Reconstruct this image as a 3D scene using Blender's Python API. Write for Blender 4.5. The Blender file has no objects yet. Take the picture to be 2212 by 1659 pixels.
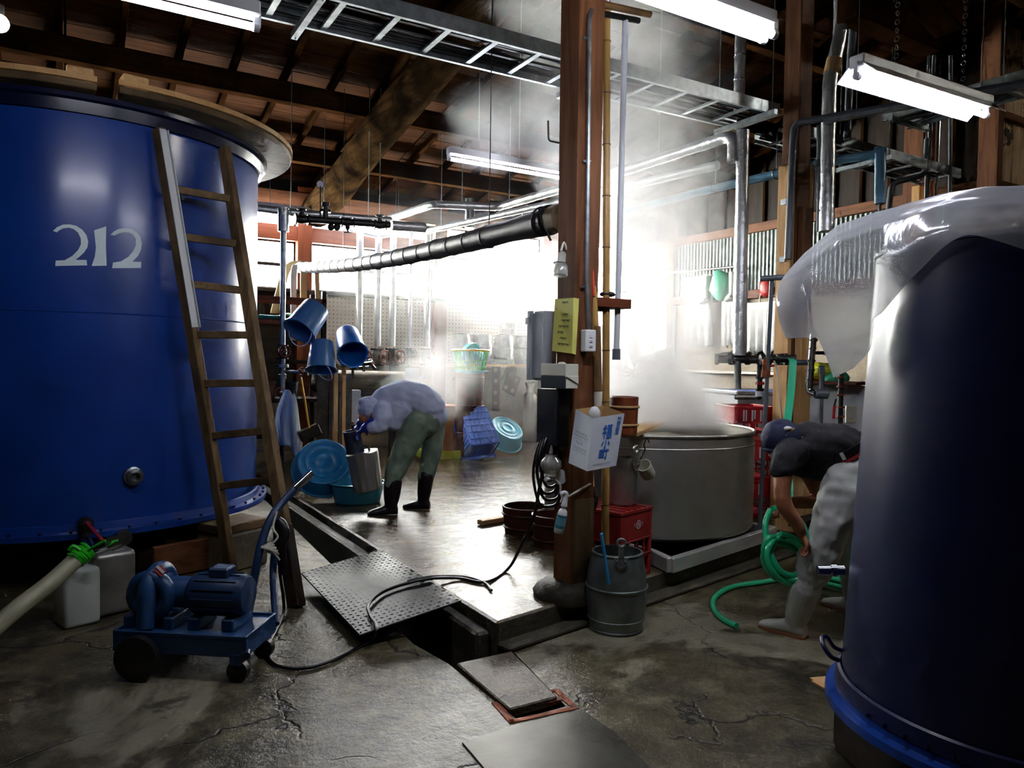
import bpy, bmesh, math, random
from mathutils import Vector, Matrix, noise
random.seed(7)
scene = bpy.context.scene
COL = scene.collection
R_ = math.radians
PI = math.pi

# ------------------------------------------------------------------ camera (24 mm class compact camera, hand held at 1.5 m)
FPX, CX, CY = 1600.0, 1106.0, 829.5
YAW, PITCH, ROLL, EYE = R_(30.9), R_(-1.6), R_(0.9), 1.5
_f = Vector((math.sin(YAW) * math.cos(PITCH), math.cos(YAW) * math.cos(PITCH), math.sin(PITCH)))
_r0 = Vector((math.cos(YAW), -math.sin(YAW), 0))
_u0 = _r0.cross(_f)
_r = _r0 * math.cos(ROLL) + _u0 * math.sin(ROLL)
_u = _u0 * math.cos(ROLL) - _r0 * math.sin(ROLL)
CAMP = Vector((0, 0, EYE))
cd = bpy.data.cameras.new('camera')
cd.sensor_fit = 'HORIZONTAL'
cd.sensor_width = 36.0
cd.lens = 36.0 * FPX / 2212.0
cd.clip_start, cd.clip_end = 0.05, 200
cam = bpy.data.objects.new('camera', cd)
COL.objects.link(cam)
cam.matrix_world = Matrix(((_r.x, _u.x, -_f.x, 0), (_r.y, _u.y, -_f.y, 0), (_r.z, _u.z, -_f.z, EYE), (0, 0, 0, 1)))
scene.camera = cam

# ------------------------------------------------------------------ daylight, exposure
w = bpy.data.worlds.new('overcast_sky')
scene.world = w
w.use_nodes = True
bg = w.node_tree.nodes['Background']
bg.inputs['Color'].default_value = (1.0, 0.97, 0.92, 1)
bg.inputs['Strength'].default_value = 54.0
vs = scene.view_settings
vs.view_transform = 'Standard'
vs.look = 'None'
vs.gamma = 1.0
vs.exposure = 1.12
vs.use_curve_mapping = False
scene.display_settings.display_device = 'sRGB'
cy = scene.cycles
cy.use_denoising = True
cy.use_adaptive_sampling = True
cy.adaptive_threshold = 0.04
cy.adaptive_min_samples = 16
cy.max_bounces = 8
cy.diffuse_bounces = 4
cy.glossy_bounces = 3
cy.transmission_bounces = 4
cy.transparent_max_bounces = 16
cy.volume_bounces = 6
cy.volume_step_rate = 2.0
cy.volume_max_steps = 96
cy.sample_clamp_indirect = 6.0
cy.caustics_reflective = False
cy.caustics_refractive = False


# ------------------------------------------------------------------ survey: where a sight line of the camera meets a real plane
def ray(x, y):
    return _f + _r * ((x - CX) / FPX) - _u * ((y - CY) / FPX)


def D(x, y, d):
    return CAMP + ray(x, y) * d


def G(x, y, z=0.0):
    v = ray(x, y)
    return CAMP + v * ((z - EYE) / v.z)


def AtY(x, y, Y):
    v = ray(x, y)
    return CAMP + v * (Y / v.y)


def AtX(x, y, X):
    v = ray(x, y)
    return CAMP + v * (X / v.x)


def AtCyl(x, y, c, r):
    v = ray(x, y)
    a = v.x ** 2 + v.y ** 2
    b = -2 * (v.x * c[0] + v.y * c[1])
    k = c[0] ** 2 + c[1] ** 2 - r * r
    d = max(b * b - 4 * a * k, 0)
    return CAMP + v * ((-b - math.sqrt(d)) / (2 * a))


# ------------------------------------------------------------------ mesh builder
def frame(d):
    d = Vector(d).normalized()
    a = Vector((0, 0, 1)) if abs(d.z) < 0.95 else Vector((1, 0, 0))
    x = a.cross(d).normalized()
    return x, d.cross(x), d


def rotz(a):
    return Matrix.Rotation(a, 3, 'Z')


class MB:
    def __init__(s):
        s.v, s.f = [], []

    def add(s, vs_, fs):
        n = len(s.v)
        s.v += [Vector(p) for p in vs_]
        s.f += [[i + n for i in f] for f in fs]
        return s

    def box(s, c, size, m=None):
        c = Vector(c)
        hx, hy, hz = size[0] / 2, size[1] / 2, size[2] / 2
        p = [Vector((x, y, z)) for x in (-hx, hx) for y in (-hy, hy) for z in (-hz, hz)]
        if m is not None:
            p = [m @ q for q in p]
        return s.add([c + q for q in p], [(0, 1, 3, 2), (4, 6, 7, 5), (0, 4, 5, 1), (2, 3, 7, 6), (0, 2, 6, 4), (1, 5, 7, 3)])

    def span(s, lo, hi):
        lo, hi = Vector(lo), Vector(hi)
        return s.box((lo + hi) / 2, hi - lo)

    def beam(s, a, b, wd, h, up=(0, 0, 1)):
        a, b = Vector(a), Vector(b)
        d = (b - a).normalized()
        x = d.cross(Vector(up))
        x = x.normalized() if x.length > 1e-5 else Vector((1, 0, 0))
        z = x.cross(d)
        m = Matrix((x, d, z)).transposed()
        return s.box((a + b) / 2, (wd, (b - a).length, h), m)

    def tube(s, pts, r, n=10, caps=True, flat=1.0):
        pts = [Vector(p) for p in pts]
        rs = r if isinstance(r, (list, tuple)) else [r] * len(pts)
        x, y, d = frame(pts[1] - pts[0])
        vs_, k = [], len(pts)
        for i, p in enumerate(pts):
            t = (pts[min(i + 1, k - 1)] - pts[max(i - 1, 0)]).normalized()
            x = (x - t * x.dot(t))
            x = x.normalized() if x.length > 1e-6 else frame(t)[0]
            y = t.cross(x)
            for j in range(n):
                a = 2 * PI * j / n
                vs_.append(p + x * (rs[i] * math.cos(a)) + y * (rs[i] * flat * math.sin(a)))
        fs = [(i * n + j, i * n + (j + 1) % n, (i + 1) * n + (j + 1) % n, (i + 1) * n + j) for i in range(k - 1) for j in range(n)]
        if caps:
            fs += [tuple(range(n - 1, -1, -1)), tuple((k - 1) * n + j for j in range(n))]
        return s.add(vs_, fs)

    def lathe(s, prof, o=(0, 0, 0), ax=(0, 0, 1), n=24, a0=0.0, a1=2 * PI, sx=1.0, sy=1.0, fx=None):
        """prof: (radius, height) pairs turned about axis ax through o"""
        x, y, d = frame(ax)
        if fx is not None:
            x = Vector(fx).normalized()
            y = d.cross(x)
        o = Vector(o)
        full = abs(a1 - a0 - 2 * PI) < 1e-6
        m = n if full else n + 1
        vs_, k = [], len(prof)
        for r, h in prof:
            for j in range(m):
                a = a0 + (a1 - a0) * j / n
                vs_.append(o + d * h + x * (r * sx * math.cos(a)) + y * (r * sy * math.sin(a)))
        fs = []
        for i in range(k - 1):
            for j in range(n):
                j2 = (j + 1) % m
                fs.append((i * m + j, i * m + j2, (i + 1) * m + j2, (i + 1) * m + j))
        return s.add(vs_, fs)

    def cyl(s, a, b, r, n=16, r2=None):
        a, b = Vector(a), Vector(b)
        h = (b - a).length
        r2 = r if r2 is None else r2
        return s.lathe([(0.0001, 0), (r, 0), (r2, h), (0.0001, h)], a, b - a, n)

    def ball(s, c, r, n=14, m=None):
        rr = (r, r, r) if isinstance(r, (int, float)) else r
        k = n // 2
        vs_, fs = [], []
        for i in range(k + 1):
            t = PI * i / k
            for j in range(n):
                a = 2 * PI * j / n
                q = Vector((rr[0] * math.sin(t) * math.cos(a), rr[1] * math.sin(t) * math.sin(a), rr[2] * math.cos(t)))
                if m is not None:
                    q = m @ q
                vs_.append(Vector(c) + q)
        for i in range(k):
            for j in range(n):
                fs.append((i * n + j, (i + 1) * n + j, (i + 1) * n + (j + 1) % n, i * n + (j + 1) % n))
        return s.add(vs_, fs)

    def torus(s, c, ax, R, r, n=24, k=8, a0=0, a1=2 * PI, fx=None):
        x, y, d = frame(ax)
        if fx is not None:
            x = Vector(fx).normalized()
            y = Vector(ax).normalized().cross(x)
        c = Vector(c)
        full = abs(a1 - a0 - 2 * PI) < 1e-6
        pts = [c + x * (R * math.cos(a0 + (a1 - a0) * i / n)) + y * (R * math.sin(a0 + (a1 - a0) * i / n)) for i in range(n + 1)]
        return s.tube(pts, r, k, caps=not full)

    def prism(s, pts, d):
        """closed outline pts (3-D, planar) pushed along d"""
        pts = [Vector(p) for p in pts]
        d = Vector(d)
        n = len(pts)
        return s.add(pts + [p + d for p in pts], [tuple(range(n - 1, -1, -1)), tuple(range(n, 2 * n))] + [(i, (i + 1) % n, n + (i + 1) % n, n + i) for i in range(n)])

    def loft(s, rings, caps=True):
        n = len(rings[0])
        vs_ = [p for r in rings for p in r]
        fs = [(i * n + j, i * n + (j + 1) % n, (i + 1) * n + (j + 1) % n, (i + 1) * n + j) for i in range(len(rings) - 1) for j in range(n)]
        if caps:
            fs += [tuple(range(n - 1, -1, -1)), tuple((len(rings) - 1) * n + j for j in range(n))]
        return s.add(vs_, fs)

    def build(s, name, m, par=None, smooth=None, bevel=0.0, seg=1, weld=False):
        me = bpy.data.meshes.new(name)
        me.from_pydata([tuple(p) for p in s.v], [], s.f)
        bm = bmesh.new()
        bm.from_mesh(me)
        if weld:
            bmesh.ops.remove_doubles(bm, verts=bm.verts, dist=1e-4)
        bmesh.ops.recalc_face_normals(bm, faces=bm.faces)
        if bevel > 0:
            es = [e for e in bm.edges if len(e.link_faces) == 2 and e.calc_face_angle(0) > 0.5]
            bmesh.ops.bevel(bm, geom=es, offset=bevel, segments=seg, profile=0.5, affect='EDGES', clamp_overlap=True)
        if smooth is not None:
            for f in bm.faces:
                f.smooth = True
            for e in bm.edges:
                e.smooth = len(e.link_faces) != 2 or e.calc_face_angle(0) < smooth
        bm.to_mesh(me)
        bm.free()
        return link(name, me, m, par)


def link(name, me, m, par=None):
    o = bpy.data.objects.new(name, me)
    COL.objects.link(o)
    if m is not None:
        me.materials.clear()
        me.materials.append(M[m] if isinstance(m, str) else m)
    if par is not None:
        o.parent = par
        if par.type == 'EMPTY' and par.parent is None:
            o.location = -par.location
    return o


SM = 0.7


def tag(o, label, cat, group=None, kind=None):
    o['label'] = label
    o['category'] = cat
    if group:
        o['group'] = group
    if kind:
        o['kind'] = kind
    return o


def thing(name, label, cat, loc=(0, 0, 0), group=None):
    o = bpy.data.objects.new(name, None)
    o.empty_display_size = 0.1
    o.location = loc
    COL.objects.link(o)
    return tag(o, label, cat, group)


def struct(o):
    o['kind'] = 'structure'
    return o


def lab(o, label):
    o['label'] = label
    return o


def dup(root, delta=(0, 0, 0), rz=0.0, label=None):
    r = root.copy()
    COL.objects.link(r)
    r.location = root.location + Vector(delta)
    r.rotation_euler = (root.rotation_euler.x, root.rotation_euler.y, root.rotation_euler.z + rz)
    if label:
        r['label'] = label
    for ch in list(root.children):
        c = ch.copy()
        COL.objects.link(c)
        c.parent = r
        for g in list(ch.children):
            d = g.copy()
            COL.objects.link(d)
            d.parent = c
    return r


def smooth_path(pts, n=8, closed=False):
    """Catmull-Rom through pts"""
    P = [Vector(p) for p in pts]
    k = len(P)
    out = []
    for i in range(k if closed else k - 1):
        p0 = P[(i - 1) % k] if closed or i > 0 else P[0] * 2 - P[1]
        p1, p2 = P[i], P[(i + 1) % k]
        p3 = P[(i + 2) % k] if closed or i + 2 < k else P[k - 1] * 2 - P[k - 2]
        for j in range(n):
            t = j / n
            out.append(0.5 * ((2 * p1) + (p2 - p0) * t + (2 * p0 - 5 * p1 + 4 * p2 - p3) * t * t + (3 * p1 - p0 - 3 * p2 + p3) * t ** 3))
    if not closed:
        out.append(P[-1])
    return out


def elbow(pts, bend=0.08, n=6):
    """polyline with rounded corners"""
    P = [Vector(p) for p in pts]
    out = [P[0]]
    for i in range(1, len(P) - 1):
        a, b, c = P[i - 1], P[i], P[i + 1]
        l = min(bend, (a - b).length * 0.45, (c - b).length * 0.45)
        p, q = b + (a - b).normalized() * l, b + (c - b).normalized() * l
        for j in range(n + 1):
            t = j / n
            out.append(p * (1 - t) ** 2 + b * (2 * t * (1 - t)) + q * t * t)
    out.append(P[-1])
    return out


# ------------------------------------------------------------------ materials
M = {}


def lin(c):
    if isinstance(c, str):
        c = c.lstrip('#')
        c = [int(c[i:i + 2], 16) / 255 for i in (0, 2, 4)]
        c = [x / 12.92 if x <= 0.04045 else ((x + 0.055) / 1.055) ** 2.4 for x in c]
    return (c[0], c[1], c[2], 1)


class NT:
    def __init__(s, name):
        s.m = bpy.data.materials.new(name)
        s.m.use_nodes = True
        s.t = s.m.node_tree
        s.b = s.t.nodes['Principled BSDF']
        s.out = s.t.nodes['Material Output']
        M[name] = s.m

    def n(s, typ, **kw):
        k = s.t.nodes.new('ShaderNode' + typ)
        for a, v in kw.items():
            if a.startswith('i_'):
                key = a[2:].replace('_', ' ')
                k.inputs[int(key) if key.isdigit() else key].default_value = v
            else:
                setattr(k, a, v)
        return k

    def l(s, a, b):
        s.t.links.new(a, b)

    def coord(s, scale=(1, 1, 1), rnd=False):
        tc = s.n('TexCoord')
        mp = s.n('Mapping')
        mp.inputs['Scale'].default_value = scale
        s.l(tc.outputs['Object'], mp.inputs['Vector'])
        if rnd:
            oi = s.n('ObjectInfo')
            mu = s.n('Math', operation='MULTIPLY', i_1=37.0)
            s.l(oi.outputs['Random'], mu.inputs[0])
            s.l(mu.outputs[0], mp.inputs['Location'])
        return mp.outputs['Vector']

    def noise(s, vec, scale, detail=4, rough=0.55, dist=0.0):
        k = s.n('TexNoise')
        k.inputs['Scale'].default_value = scale
        k.inputs['Detail'].default_value = detail
        k.inputs['Roughness'].default_value = rough
        k.inputs['Distortion'].default_value = dist
        s.l(vec, k.inputs['Vector'])
        return k.outputs['Fac']

    def ramp(s, fac, stops):
        k = s.n('ValToRGB')
        e = k.color_ramp.elements
        while len(e) < len(stops):
            e.new(0.5)
        for i, (p, c) in enumerate(stops):
            e[i].position = p
            e[i].color = lin(c) if not isinstance(c, float) else (c, c, c, 1)
        s.l(fac, k.inputs['Fac'])
        return k.outputs['Color']

    def mix(s, fac, a, b, mode='MIX'):
        k = s.n('Mix', data_type='RGBA', blend_type=mode)
        for sock, v in ((k.inputs[0], fac), (k.inputs[6], a), (k.inputs[7], b)):
            if isinstance(v, bpy.types.NodeSocket):
                s.l(v, sock)
            elif isinstance(v, (int, float)):
                sock.default_value = v
            else:
                sock.default_value = lin(v)
        return k.outputs[2]

    def math(s, op, a, b=None, c=None, clamp=False):
        k = s.n('Math', operation=op, use_clamp=clamp)
        for i, v in enumerate((a, b, c)):
            if v is None:
                continue
            if isinstance(v, bpy.types.NodeSocket):
                s.l(v, k.inputs[i])
            else:
                k.inputs[i].default_value = v
        return k.outputs[0]

    def bump(s, h, strength=0.3, dist=0.01):
        k = s.n('Bump')
        k.inputs['Strength'].default_value = strength
        k.inputs['Distance'].default_value = dist
        s.l(h, k.inputs['Height'])
        s.l(k.outputs['Normal'], s.b.inputs['Normal'])
        return k

    def set(s, **kw):
        for a, v in kw.items():
            sock = s.b.inputs[a.replace('_', ' ')]
            if isinstance(v, bpy.types.NodeSocket):
                s.l(v, sock)
            elif isinstance(v, str) or (isinstance(v, tuple) and len(v) == 3 and sock.type == 'RGBA'):
                sock.default_value = lin(v)
            else:
                sock.default_value = v
        return s


def plain(name, c, rough=0.5, metal=0.0, c2=None, scale=6.0, bump=0.0, bscale=40.0, rnd=False, rvar=0.0, **kw):
    t = NT(name)
    vec = t.coord(rnd=rnd)
    if c2:
        f = t.noise(vec, scale, 5)
        t.set(Base_Color=t.mix(t.ramp(f, [(0.35, 0.0), (0.68, 1.0)]), c, c2))
    else:
        t.set(Base_Color=c)
    if rvar:
        f = t.noise(vec, scale * 1.7, 4)
        t.set(Roughness=t.math('ADD', t.math('MULTIPLY', f, rvar), rough - rvar / 2))
    else:
        t.set(Roughness=rough)
    t.set(Metallic=metal)
    if bump:
        t.bump(t.noise(vec, bscale, 4), bump, 0.01)
    t.set(**kw)
    return t


def wood(name, c1, c2, axis='z', rough=0.6, scale=1.0, bump=0.25, dirt=None, spec=0.22):
    t = NT(name)
    st = {'x': (1.2, 14, 14), 'y': (14, 1.2, 14), 'z': (14, 14, 1.2)}[axis]
    vec = t.coord(tuple(k * scale for k in st), rnd=True)
    f = t.noise(vec, 1.6, 6, 0.62, 0.6)
    col = t.mix(t.ramp(f, [(0.3, 0.0), (0.7, 1.0)]), c1, c2)
    if dirt:
        v2 = t.coord((1, 1, 1), rnd=True)
        g = t.noise(v2, 2.3, 4)
        col = t.mix(t.ramp(g, [(0.42, 0.0), (0.66, 1.0)]), col, dirt)
    t.set(Base_Color=col, Roughness=rough, Specular_IOR_Level=spec)
    t.bump(f, bump, 0.006)
    return t
# ---- material library
for ax in 'xyz':
    wood('roof_wood_' + ax, '#3a2412', '#1e1107', ax, 0.8, 0.7, 0.3, '#120a05', 0.0)
    wood('brown_wood_' + ax, '#7c5031', '#4b2b16', ax, 0.6, 0.8, 0.25)
    wood('pale_wood_' + ax, '#d9b27c', '#b98a52', ax, 0.55, 0.9, 0.2)
    wood('worn_wood_' + ax, '#8d7450', '#5d4a30', ax, 0.6, 0.9, 0.25, '#4a3a26')
    wood('red_wood_' + ax, '#7d3d1e', '#54260f', ax, 0.5, 0.8, 0.2)
    wood('dark_wood_' + ax, '#33261b', '#17100a', ax, 0.55, 0.8, 0.3)
t = NT('roof_board')
vec = t.coord((1.0, 16, 16), rnd=True)
f = t.noise(vec, 1.5, 6, 0.6, 0.5)
oi = t.n('ObjectInfo')
c = t.mix(t.ramp(f, [(0.3, 0.0), (0.7, 1.0)]), '#573318', '#2b180a')
t.set(Base_Color=t.mix(t.math('MULTIPLY', oi.outputs['Random'], 0.6), c, '#170c05'), Roughness=0.9, Specular_IOR_Level=0.03)
t.bump(f, 0.3, 0.006)
t = NT('old_log')
vec = t.coord((10, 0.9, 10))
f = t.noise(vec, 1.4, 6, 0.65, 0.4)
v2 = t.coord()
g = t.noise(v2, 3.0, 5)
t.set(Base_Color=t.mix(t.ramp(g, [(0.4, 0.0), (0.65, 1.0)]), t.mix(t.ramp(f, [(0.3, 0.0), (0.7, 1.0)]), '#47341f', '#20160d'), '#150f0a'), Roughness=0.95, Specular_IOR_Level=0.0)
t.bump(f, 0.8, 0.03)

# wet concrete: worn, stained, cracked, with pooled water that makes it glossy
def concrete(name, ca, cb, cc, wet, crack, seed, bumpy=0.5, rbase=0.5):
    t = NT(name)
    vec = t.coord()
    mp = vec.node
    mp.inputs['Location'].default_value = (seed, seed * 1.7, 0)
    n1 = t.noise(vec, 0.9, 6, 0.6, 0.3)
    n2 = t.noise(vec, 5.0, 8, 0.7, 0.2)
    n3 = t.noise(vec, 38.0, 4, 0.7)
    col = t.mix(t.ramp(n1, [(0.38, 0.0), (0.6, 1.0)]), ca, cb)
    col = t.mix(t.ramp(n2, [(0.45, 0.0), (0.72, 1.0)]), col, cc)
    sp = t.ramp(n3, [(0.36, 0.0), (0.6, 1.0)])
    col = t.mix(0.45, col, t.mix(sp, '#17150f', '#8f8a78'), 'OVERLAY')
    vo = t.n('TexVoronoi', feature='DISTANCE_TO_EDGE')
    vo.inputs['Scale'].default_value = 0.75
    dv = t.n('VectorMath', operation='ADD')
    nz = t.n('TexNoise')
    nz.inputs['Scale'].default_value = 2.2
    nz.inputs['Detail'].default_value = 6
    t.l(vec, nz.inputs['Vector'])
    t.l(vec, dv.inputs[0])
    t.l(nz.outputs['Color'], dv.inputs[1])
    t.l(dv.outputs[0], vo.inputs['Vector'])
    gate = t.ramp(t.noise(vec, 1.1, 2), [(0.48, 0.0), (0.56, 1.0)])
    cr = t.math('MULTIPLY', t.ramp(vo.outputs['Distance'], [(0.0, 1.0), (0.016, 0.0)]), gate)
    cr = t.math('MULTIPLY', cr, crack)
    col = t.mix(cr, col, '#0d0c09')
    if name == 'floor_concrete':
        pn = t.noise(vec, 0.55, 7, 0.62, 0.8)
        col = t.mix(t.ramp(pn, [(0.56, 0.0), (0.6, 0.75)]), col, '#a09a80')
        pk = t.noise(vec, 1.6, 6, 0.7, 0.5)
        col = t.mix(t.ramp(pk, [(0.6, 0.0), (0.66, 0.7)]), col, '#231e12')
    wn = t.noise(vec, 0.7, 5, 0.6, 0.4)
    wm = t.ramp(wn, [(wet - 0.1, 1.0), (wet + 0.1, 0.0)])
    col = t.mix(t.math('MULTIPLY', wm, 0.35), col, '#1b1912')
    rg = t.math('ADD', t.math('MULTIPLY', wm, -0.26), rbase)
    rg = t.math('ADD', rg, t.math('MULTIPLY', n2, 0.1))
    t.set(Base_Color=col, Roughness=rg, Specular_IOR_Level=0.6)
    h = t.math('ADD', t.math('MULTIPLY', n2, 0.9), t.math('MULTIPLY', n3, 0.25))
    h = t.math('SUBTRACT', h, t.math('MULTIPLY', cr, 0.8))
    t.bump(h, bumpy, 0.02)
    return t

concrete('floor_concrete', '#6a5f3c', '#37301c', '#8d8667', 0.47, 1.0, 3.1, 0.7)
concrete('platform_concrete', '#8a7d63', '#6a5c45', '#988b70', 0.62, 0.0, 8.2, 0.6, 0.30)
concrete('kerb_concrete', '#55503f', '#3d382b', '#6e6855', 0.40, 0.3, 5.0, 0.9)
concrete('wall_plaster', '#b9a98f', '#a89678', '#c4b59c', 0.2, 0.0, 1.0, 0.15)
concrete('block_concrete', '#8a8068', '#6d6450', '#9c937c', 0.25, 0.2, 2.0, 0.5)
concrete('worn_concrete', '#6b5f4a', '#4f4433', '#857860', 0.35, 0.3, 4.0, 0.6)
plain('grey_dark', '#3b4252', 0.4, 0, '#323846', 5)
plain('grey_paint', '#a3a7ad', 0.5, 0, '#959aa1', 3)
plain('crate_pale', '#8fb0ea', 0.4)
plain('stone', '#3a3426', 0.6, 0, '#211e15', 7, 1.0, 16, Specular_IOR_Level=0.3)
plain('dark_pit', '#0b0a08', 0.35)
plain('blue_enamel', '#0b3d92', 0.3, 0, '#09347f', 2.0, 0.035, 22, rvar=0.12, Coat_Weight=0.35, Coat_Roughness=0.16)
plain('navy_enamel', '#0f1a48', 0.36, 0, '#0c143a', 2.0, 0.03, 18, rvar=0.14, Coat_Weight=0.25, Coat_Roughness=0.22)
plain('black_enamel', '#0c1230', 0.25)
plain('white_paint', '#e8f6f8', 0.5, 0, '#d6ebef', 8)
plain('galvanised', '#aab2b4', 0.38, 0.85, '#828b8c', 14, 0.05, 40, rvar=0.2)
plain('dull_galvanised', '#8c9490', 0.45, 0.7, '#6a716c', 9, 0.06, 30, rvar=0.2)
plain('stainless', '#c9c6bd', 0.42, 0.9, '#b5b2a8', 3, 0.02, 14, rvar=0.12)
plain('chrome', '#d5d8da', 0.12, 1.0)
plain('aluminium', '#b8b6ae', 0.38, 0.8, '#98968d', 6, 0.08, 18, rvar=0.15)
plain('foil', '#dfe2e1', 0.3, 0.7, '#c6cac9', 9, 0.7, 24)
plain('tray_steel', '#d3d3ce', 0.4, 0.5, '#c0c0ba', 4)
plain('bright_strip', '#ccd1d3', 0.4, 0.2)
plain('black_metal', '#0b0c0e', 0.35)
plain('steel_pipe', '#9da3a3', 0.32, 0.9, '#7f8686', 9, rvar=0.2)
plain('dark_iron', '#3a3936', 0.45, 0.6, '#24221f', 20, 0.3, 30)
plain('black_plate', '#131312', 0.36, 0.0, '#1e1e1d', 6, 0.04, 30, rvar=0.15, Specular_IOR_Level=0.25)
plain('rust', '#9a4a1f', 0.7, 0.1, '#4f2410', 9, 0.6, 30)
plain('steel_sheet', '#5d5c53', 0.38, 0.45, '#45433a', 3, 0.12, 20, rvar=0.25)
plain('grey_pvc', '#5f676c', 0.4, 0, '#525a5f', 4)
plain('blue_pvc', '#79aecb', 0.4)
plain('white_pvc', '#cdd2d6', 0.4)
plain('red_valve', '#b0221f', 0.4)
plain('red_handwheel', '#8c3a2e', 0.5)
plain('grey_box', '#9fa6ab', 0.45, 0.1)
plain('cream_plastic', '#d6d5c3', 0.4)
plain('smoke_plastic', '#3c4447', 0.25)
plain('white_plastic', '#e2e4e1', 0.35)
plain('lamp_white', '#e8ebef', 0.4)
plain('blue_bucket', '#4f7fae', 0.32)
plain('blue_bucket_bright', '#1d6fc4', 0.35)
plain('basin_blue', '#1f86b8', 0.4, 0, '#1b7cae', 4, Subsurface_Weight=0.0)
plain('basin_cyan', '#4cb2cc', 0.38)
plain('crate_blue', '#5b7fd6', 0.35)
plain('basket_green', '#27b04e', 0.4)
plain('bowl_cyan', '#66d3e2', 0.35)
plain('lime_plastic', '#b9bd1e', 0.4)
plain('orange_plastic', '#c27a3e', 0.45)
plain('crate_red', '#b3242a', 0.4)
plain('crate_maroon', '#8f1f1d', 0.42, 0, '#7a1a18', 8)
plain('tub_wood_brown', '#5a2b1c', 0.45, 0, '#431d12', 10, 0.1, 14)
plain('tub_wood_lacquer', '#7b3f20', 0.4, 0, '#6a3319', 12)
plain('bamboo', '#b08a4a', 0.4, 0, '#94713a', 6)
plain('bamboo_dark', '#7d5d35', 0.45, 0, '#54402a', 6)
plain('cardboard', '#b3915f', 0.75)
plain('box_white', '#dfe6ea', 0.6, 0, '#d3dbe1', 6)
plain('box_print', '#2f6cc0', 0.6)
plain('box_print_dark', '#5a6a86', 0.6)
plain('yellow_paper', '#d3d06a', 0.7)
plain('ink', '#4a4c38', 0.7)
plain('black_rubber', '#141415', 0.42)
plain('black_cable', '#0f0f10', 0.38)
plain('brush_hair', '#2b1c10', 0.8)
plain('amber_plastic', '#d99a1e', 0.35)
plain('red_plastic', '#d6482f', 0.4)
plain('cyan_plastic', '#2f9ddb', 0.35)
plain('hose_green', '#2ccf8f', 0.3, 0, '#23bd80', 5, Coat_Weight=0.3)
plain('ribbon_green', '#3fc995', 0.4)
plain('hose_pale', '#aaa888', 0.5, 0, '#98967a', 8)
plain('tie_green', '#35d22b', 0.4)
plain('pump_blue', '#1d4471', 0.42, 0, '#1f436c', 6, 0.1, 20)
plain('pump_blue_dark', '#1c3a60', 0.45, 0, '#173253', 6)
plain('label_white', '#e4dfe0', 0.5)
plain('label_red', '#b8423c', 0.5)
plain('bottle_label', '#5f93a4', 0.45)
plain('bottle_label_dark', '#2f6f72', 0.45)
plain('jerry_white', '#cfd6cc', 0.4)
plain('skin', '#a86d4b', 0.5, 0, '#98603f', 8, Subsurface_Weight=0.08)
plain('cap_navy', '#0f1740', 0.75, 0, '#0b1233', 12, 0.2, 90)
plain('shirt_black', '#17171b', 0.85, 0, '#1e1e22', 8, 0.25, 60)
plain('shirt_pale', '#c3cbe2', 0.8, 0, '#b3bcd6', 5, 0.4, 16)
plain('trousers_green', '#7b8b76', 0.85, 0, '#6f7f6b', 6, 0.3, 20)
plain('trousers_grey', '#b4b6ae', 0.85, 0, '#a6a9a1', 5, 0.35, 16)
plain('boot_dark', '#221a1c', 0.4)
plain('boot_white', '#c6c7bd', 0.42, 0, '#aeb0a3', 6)
plain('sole_brown', '#8a5a3a', 0.6)
plain('belt_black', '#1c1a18', 0.4)
plain('belt_red', '#a3322c', 0.6)
plain('gold_thread', '#c9b25a', 0.6)
plain('glove_blue', '#1c2f9e', 0.45)
plain('towel_pale', '#b9c5cb', 0.9, 0, '#a9b6bd', 7, 0.4, 60)
plain('cloth_white', '#d9dbd8', 0.85, 0, '#c9ccc9', 5, 0.3, 40)
plain('net_green', '#2f9e78', 0.6)
plain('wood_label', '#cfc9c9', 0.6)
plain('wrapped_black', '#332f33', 0.5, 0, '#26232a', 5, 0.4, 12)
plain('pole_end', '#8a7456', 0.7, 0, '#6f5c44', 10, 0.4, 14)
plain('strap_cream', '#d8c48c', 0.55)
plain('strap_white', '#d3d6dc', 0.5)
plain('rope', '#c9c4b4', 0.8)
plain('tub_white', '#c7cbcf', 0.4)
plain('tub_blue_inside', '#3f63c8', 0.45)
plain('water', '#9db9b6', 0.06, 0, None, Specular_IOR_Level=0.8)
plain('broth', '#b9b7a4', 0.15)

# perforated board: a grid of small dark holes
t = NT('pegboard')
vec = t.coord((16, 16, 16))
sx = t.n('SeparateXYZ')
t.l(vec, sx.inputs[0])
fx = t.math('SUBTRACT', t.math('FRACT', sx.outputs['X']), 0.5)
fz = t.math('SUBTRACT', t.math('FRACT', sx.outputs['Z']), 0.5)
d2 = t.math('ADD', t.math('MULTIPLY', fx, fx), t.math('MULTIPLY', fz, fz))
t.set(Base_Color=t.mix(t.math('LESS_THAN', d2, 0.022), '#cfc8b8', '#5c5447'), Roughness=0.6)

t = NT('peeling_board')
vec = t.coord((3, 3, 0.9))
f = t.noise(vec, 3.0, 7, 0.7, 0.5)
v2 = t.coord()
g = t.noise(v2, 2.2, 6, 0.7)
t.set(Base_Color=t.mix(t.ramp(g, [(0.56, 0.0), (0.6, 1.0)]), t.mix(t.ramp(f, [(0.35, 0.0), (0.65, 1.0)]), '#dcc09e', '#c49c74'), '#3a2a1e'), Roughness=0.7)

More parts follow.
